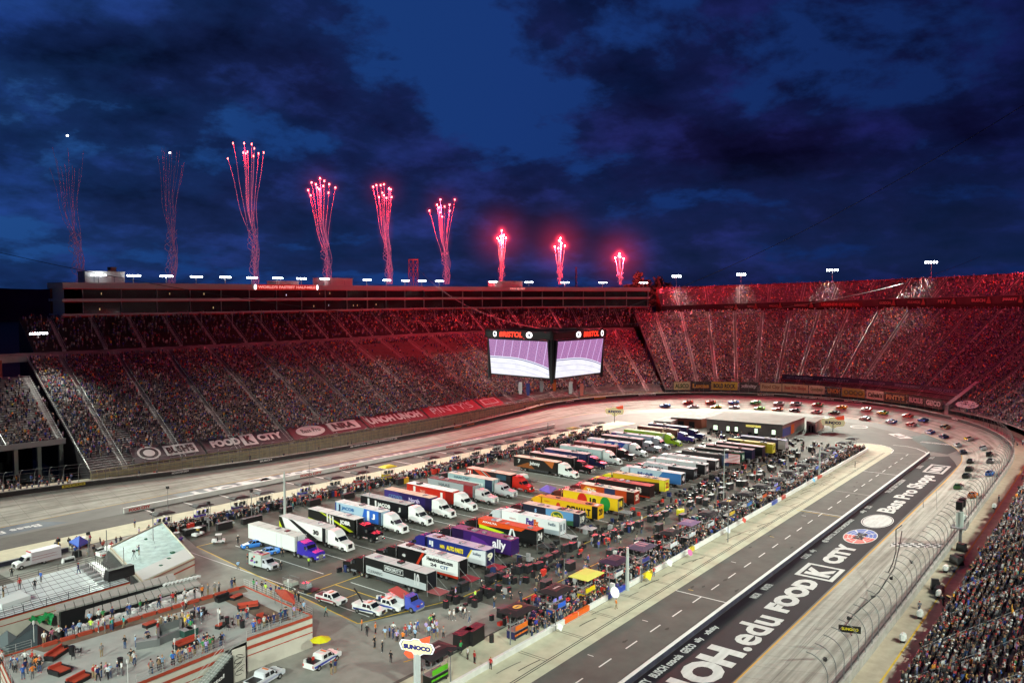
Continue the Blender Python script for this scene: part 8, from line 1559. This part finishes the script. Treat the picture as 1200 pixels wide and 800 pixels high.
def firework(axis,label,style,P=0.,heads=None,k=None,base=None):
    t=thing('firework',label,'firework'); 
    if heads is None:
        a,c=Vector(axis[0]),Vector(axis[1]); H_=[c+Vector((R.uniform(-4,4),R.uniform(-4,4),R.uniform(-3,4))) for _ in range(9)]; B0=a; kk=300
    else: B0=Vector(ray(*base,k)); H_=[Vector(ray(px,py,k+R.uniform(-4,4))) for px,py in heads]; kk=k
    cen=sum(H_,Vector())/len(H_); names=('smoke','violet','pink','red','hot'); lvl=('smoke','violet','pink','red','hot')
    for h in H_:
        ph=R.uniform(0,6); off=Vector((R.uniform(-1,1),R.uniform(-1,1),0)); n=26; pts=[]
        for j in range(n+1):
            u=j/n; s=u**1.5 if style<3 else u; p=B0.lerp(h,u); mid=B0.lerp(cen,u); p=mid+(h-cen)*s; w_=(1-u)*(1.5 if style<3 else .5)*kk/400; p=p+Vector((math.sin(u*15+ph)*w_,math.cos(u*13+ph)*w_,0))+Vector((math.sin(u*7)*(1-u)*2.0,0,0))*(1 if style<3 else 0)
            pts.append(p)
        cuts={0:((0,26,'smoke'),),1:((0,12,'violet'),(12,26,'pink')),2:((0,10,'violet'),(10,18,'pink'),(18,26,'red')),3:((0,14,'red'),(14,26,'hot'))}[style]
        for a_,c_,mn in cuts: b=MB(); b.tube(pts[a_:c_+1],.10*kk/300*(1.2 if style==3 else .75),4,cap=False); b.build('trail',stm[mn],t)
        if style or heads is None: b=MB(); b.tube([h-Vector((0,0,.4)),h,h+Vector((0,0,.4))],.27*kk/300*(.75 if style<2 else 1),6); b.build('spark',spk['hot' if style==3 else 'red'],t)
    if style>1 and heads:
        for h in H_: halo(h,2.6*kk/400 if style==2 else 4.2*kk/400,style,t)
    if style==0 and heads: b=MB(); p=Vector(ray(base[0]-14 if base[0]<100 else base[0]-1,160 if base[0]<100 else 180,k)); b.tube([p,p+Vector((0,0,.5))],.35,6); b.build('spark',spk['white'],t)
    if heads:
        ax=(cen-B0); me_=HM.get('sm%d'%min(style,2))
        if me_ is None: bm=bmesh.new(); bmesh.ops.create_icosphere(bm,subdivisions=3,radius=1); me_=bpy.data.meshes.new('lit_smoke'); bm.to_mesh(me_); bm.free(); me_.materials.append(glowmat((.006,.02,.035)[min(style,2)],2.,((.30,.22,.60),(1,.16,.42),(1,.10,.22))[min(style,2)])); HM['sm%d'%min(style,2)]=me_
        for u_,wd in((.22,2.6),(.62,5.2)):
            o=link('lit_smoke',me_,t); o.location=B0+ax*u_; o.scale=(wd*kk/400,wd*kk/400,ax.length*.34)
    # pale smoke curls near the launch point
    for q in range(5 if heads else 0):
        pts=[B0+(cen-B0)*(j/14*.42)+Vector((math.sin(j*1.1+q*1.7)*(.8+q*.35),math.cos(j*.9+q)*(1.0),0)) for j in range(15)]; b=MB(); b.tube(pts,.10*kk/300,4,cap=False); b.build('smoke_curl',stm['violet' if style else 'smoke'],t)
    if P:
        l=bpy.data.lights.new('firework_light','POINT'); l.energy=P; l.color=(1,.045,.07); l.shadow_soft_size=3; o=bpy.data.objects.new('firework_light',l); C.objects.link(o); o.location=cen; o.parent=t
        if heads:
            rr={1:14,2:24,3:34}[style]*kk/400; bm=bmesh.new(); bmesh.ops.create_icosphere(bm,subdivisions=3,radius=1); me=bpy.data.meshes.new('smoke_glow'); bm.to_mesh(me); bm.free(); me.materials.append(glowmat({1:.006,2:.016,3:.03}[style])); o=link('smoke_glow',me,t); o.location=cen; o.scale=(rr,rr,rr)
    return t
def spread(x0,x1,y0,y1,n): return [(x0+(x1-x0)*(j+R.uniform(.2,.8))/n,R.uniform(y0,y1)) for j in range(n)]
KF=lambda px:pxof(*O(st_px(px,84,57),84,57))[2]
for px,hd_s,style,P,l in ((93,spread(56,99,172,200,10),0,0,'faint burnt out firework trails with one white spark at the far left'),(200,spread(184,218,172,196,11),0,0,'fading lilac firework column, second from the left'),(299,[(267,186),(273,168),(286,168),(288,180),(295,169),(298,174),(285,179),(303,180),(309,179),(290,178),(297,183)],1,5e4,'tall pink firework fan with eleven red sparks, third from left'),(384,[(361,223),(365,214),(370,216),(375,209),(380,212),(386,216),(393,220),(374,222),(379,218),(364,229),(372,220),(385,226)],2,1.5e5,'red firework column fourth from left, sparks in a crown'),(456,[(437,219),(441,217),(446,217),(450,216),(456,221),(458,222),(459,231),(444,231),(450,229),(453,232),(448,226)],2,1.9e5,'narrow red firework column, fifth from left'),(523,[(503,247),(512,240),(516,234),(521,242),(527,240),(533,234),(516,249),(518,254),(527,247),(514,243)],2,3.2e5,'red firework leaning right beside the lattice tower'),(588,[(583,279),(588,270),(593,279),(587,277),(590,276),(585,282),(589,284)],3,6e5,'bright short red firework above the red lit rooftop box'),(656,[(650,289),(655,282),(658,285),(662,288),(657,279),(654,291)],3,7e5,'bright red firework second from the right'),(727,[(721,302),(726,297),(731,303),(727,301),(725,300)],3,8e5,'smallest bright red firework at the right end of roof')):
    firework(None,l,style,P,hd_s,KF(px),(px,333))
# ------------------------------------------------------------ floodlights
lampm=mat('flood_lamp',(1,1,1),.5,emit=28,ecol=(.85,.93,1))
FG='floodlight banks on the roof edge'
def flood(loc,rz,label,cols=8,rows=2,pole=2.6,w=4.6,group=None,scale=1.):
    t=thing('floodlight',label,'floodlight',loc,rz,group)
    b=MB(); b.tube([(0,0,0),(0,0,pole)],.14*scale,6); b.build('pole',steel,t)
    b=MB(); b.box(-w/2,-.12,pole,w/2,.12,pole+.2); 
    for r in range(1,rows): b.box(-w/2,-.12,pole+.65*r,w/2,.12,pole+.65*r+.15)
    b.build('crossbar',steel,t)
    for r in range(rows):
        for c in range(cols):
            x=-w/2+.3+(w-.6)*c/(cols-1); z=pole+.38+.62*r
            me=flood.me if hasattr(flood,'me') else None
            if me is None:
                b=MB(); b.tube([(0,0,0),(0,-.22,-.06),(0,-.36,-.1)],.17,8,r1=.27); 
                o=b.build('lamp',lampm,t); flood.me=o.data
            else: o=link('lamp',me,t)
            o.location=(x,-.1,z)
    return t
def spot(loc,tgt,P,ang=47,col=(.90,1,.85),size=2.):
    l=bpy.data.lights.new('flood_beam','SPOT'); l.energy=P; l.spot_size=math.radians(ang); l.spot_blend=1; l.color=col; l.shadow_soft_size=size
    o=bpy.data.objects.new('flood_beam',l); C.objects.link(o); o.location=loc; d=Vector(tgt)-Vector(loc); o.rotation_euler=d.to_track_quat('-Z','Y').to_euler(); return o
def inward(i,d=80):
    p=O(i,d,0);q=O(i,d-1,0); return math.atan2(q[1]-p[1],q[0]-p[0])+PI/2
KW=690000.
for n,px in enumerate((114,155,193,228,262,293,323,351,378,428,451,473,493,513,576,618,661,705,754)):
    i=st_px(px,D0,57); p=O(i,D0-1,56)
    flood(p,inward(i),'floodlight bank on the suite roof edge, number %d from the left end'%(n+1) if 0 else ['floodlight bank on the roof left end beside the white penthouse']*(n==0) and 'floodlight bank in front of the white rooftop penthouse' or 'floodlight bank on long suite roof, %s'%(['','just right of white penthouse','second right of white penthouse','third right of white penthouse','fourth right of white penthouse','left of the red lettered roof sign','above left end of the red lettered sign','above right end of the red lettered sign','left of the small pink rooftop room','just right of the small pink rooftop room','two right of the small pink rooftop room','just left of the orange lattice tower','just right of the orange lattice tower','right of tower, below a leaning firework','left of the red lit rooftop box','right of the red lit rooftop box','below the second last firework','left of the last firework','at the far right end of the roof'][n]),8,1,2.3,4.8,FG)
    if n%3==1: spot((p[0],p[1],p[2]+3),(min(290,p[0]*.75+60),42,0),KW*1.1,44)
    if n%2==0: spot((p[0],p[1],p[2]+3),(O(i,-22,0)[0],O(i,-22,0)[1]-8,0),KW*(.8 if px<480 else 1.5))
for n,(px,py,wd) in enumerate(((793,325,5),(869,323,5),(975,318,6),(1091,309,6))):
    i=st_px(px,88,60); p=O(i,89,0); k=pxof(*p)[2]; zt=H-(py-345)*k/F
    flood((p[0],p[1],45),inward(i),'tall floodlight pole behind the turn upper deck, %s'%['nearest the dark treetops','second from the treetops','third from the treetops','rightmost against the cloud'][n],5,2,zt-45,wd,'floodlight poles behind the turn')
    spot((p[0],p[1],zt),(O(i,-24,0)[0],O(i,-24,0)[1],0),KW*1.45,54)
for px,l in((44,'low floodlight bank on the small suite box at far left'),(3,'floodlight bank cut by the left edge of the photo')):
    i=st_px(px,52,38) if px>20 else LS+2.; p=O(i,51,38.9); flood(p,inward(i),l,8,1,1.2,5.,FG); spot((p[0],p[1],p[2]+2.5),O(i,26,12),KW*.16,80)
spot((140,-20,79),(88,240,14),KW*.5,16)
# the lamps of the near side, out of frame behind and beside the camera
for k,(x,y,tx,ty) in enumerate(((300,-48,270,44),(230,-50,220,48),(170,-50,180,50),(110,-50,140,58),(50,-44,105,66),(-30,-10,80,90),(-70,60,60,110),(-75,140,60,140),(-30,230,90,165),(20,280,110,170))):
    flood((x,y,74),math.atan2(ty-y,tx-x)+PI/2,'floodlight bank over the near stands out of frame, %s round the ring'%ordn(k),8,2,3,5,'near side floodlights')
    spot((x,y,80),(tx,ty,0),KW*1.15)

for x,y,z,P in ((449,20,77,3.5e5),(420,-30,82,3e5),(452,4,84,3e5)):
    firework([(x,y,56),(x,y,z)],'red firework out of frame over the stands right of the photo, %s'%('nearest the frame edge' if x==449 else 'closest to camera' if x==420 else 'farthest away'),3,P)
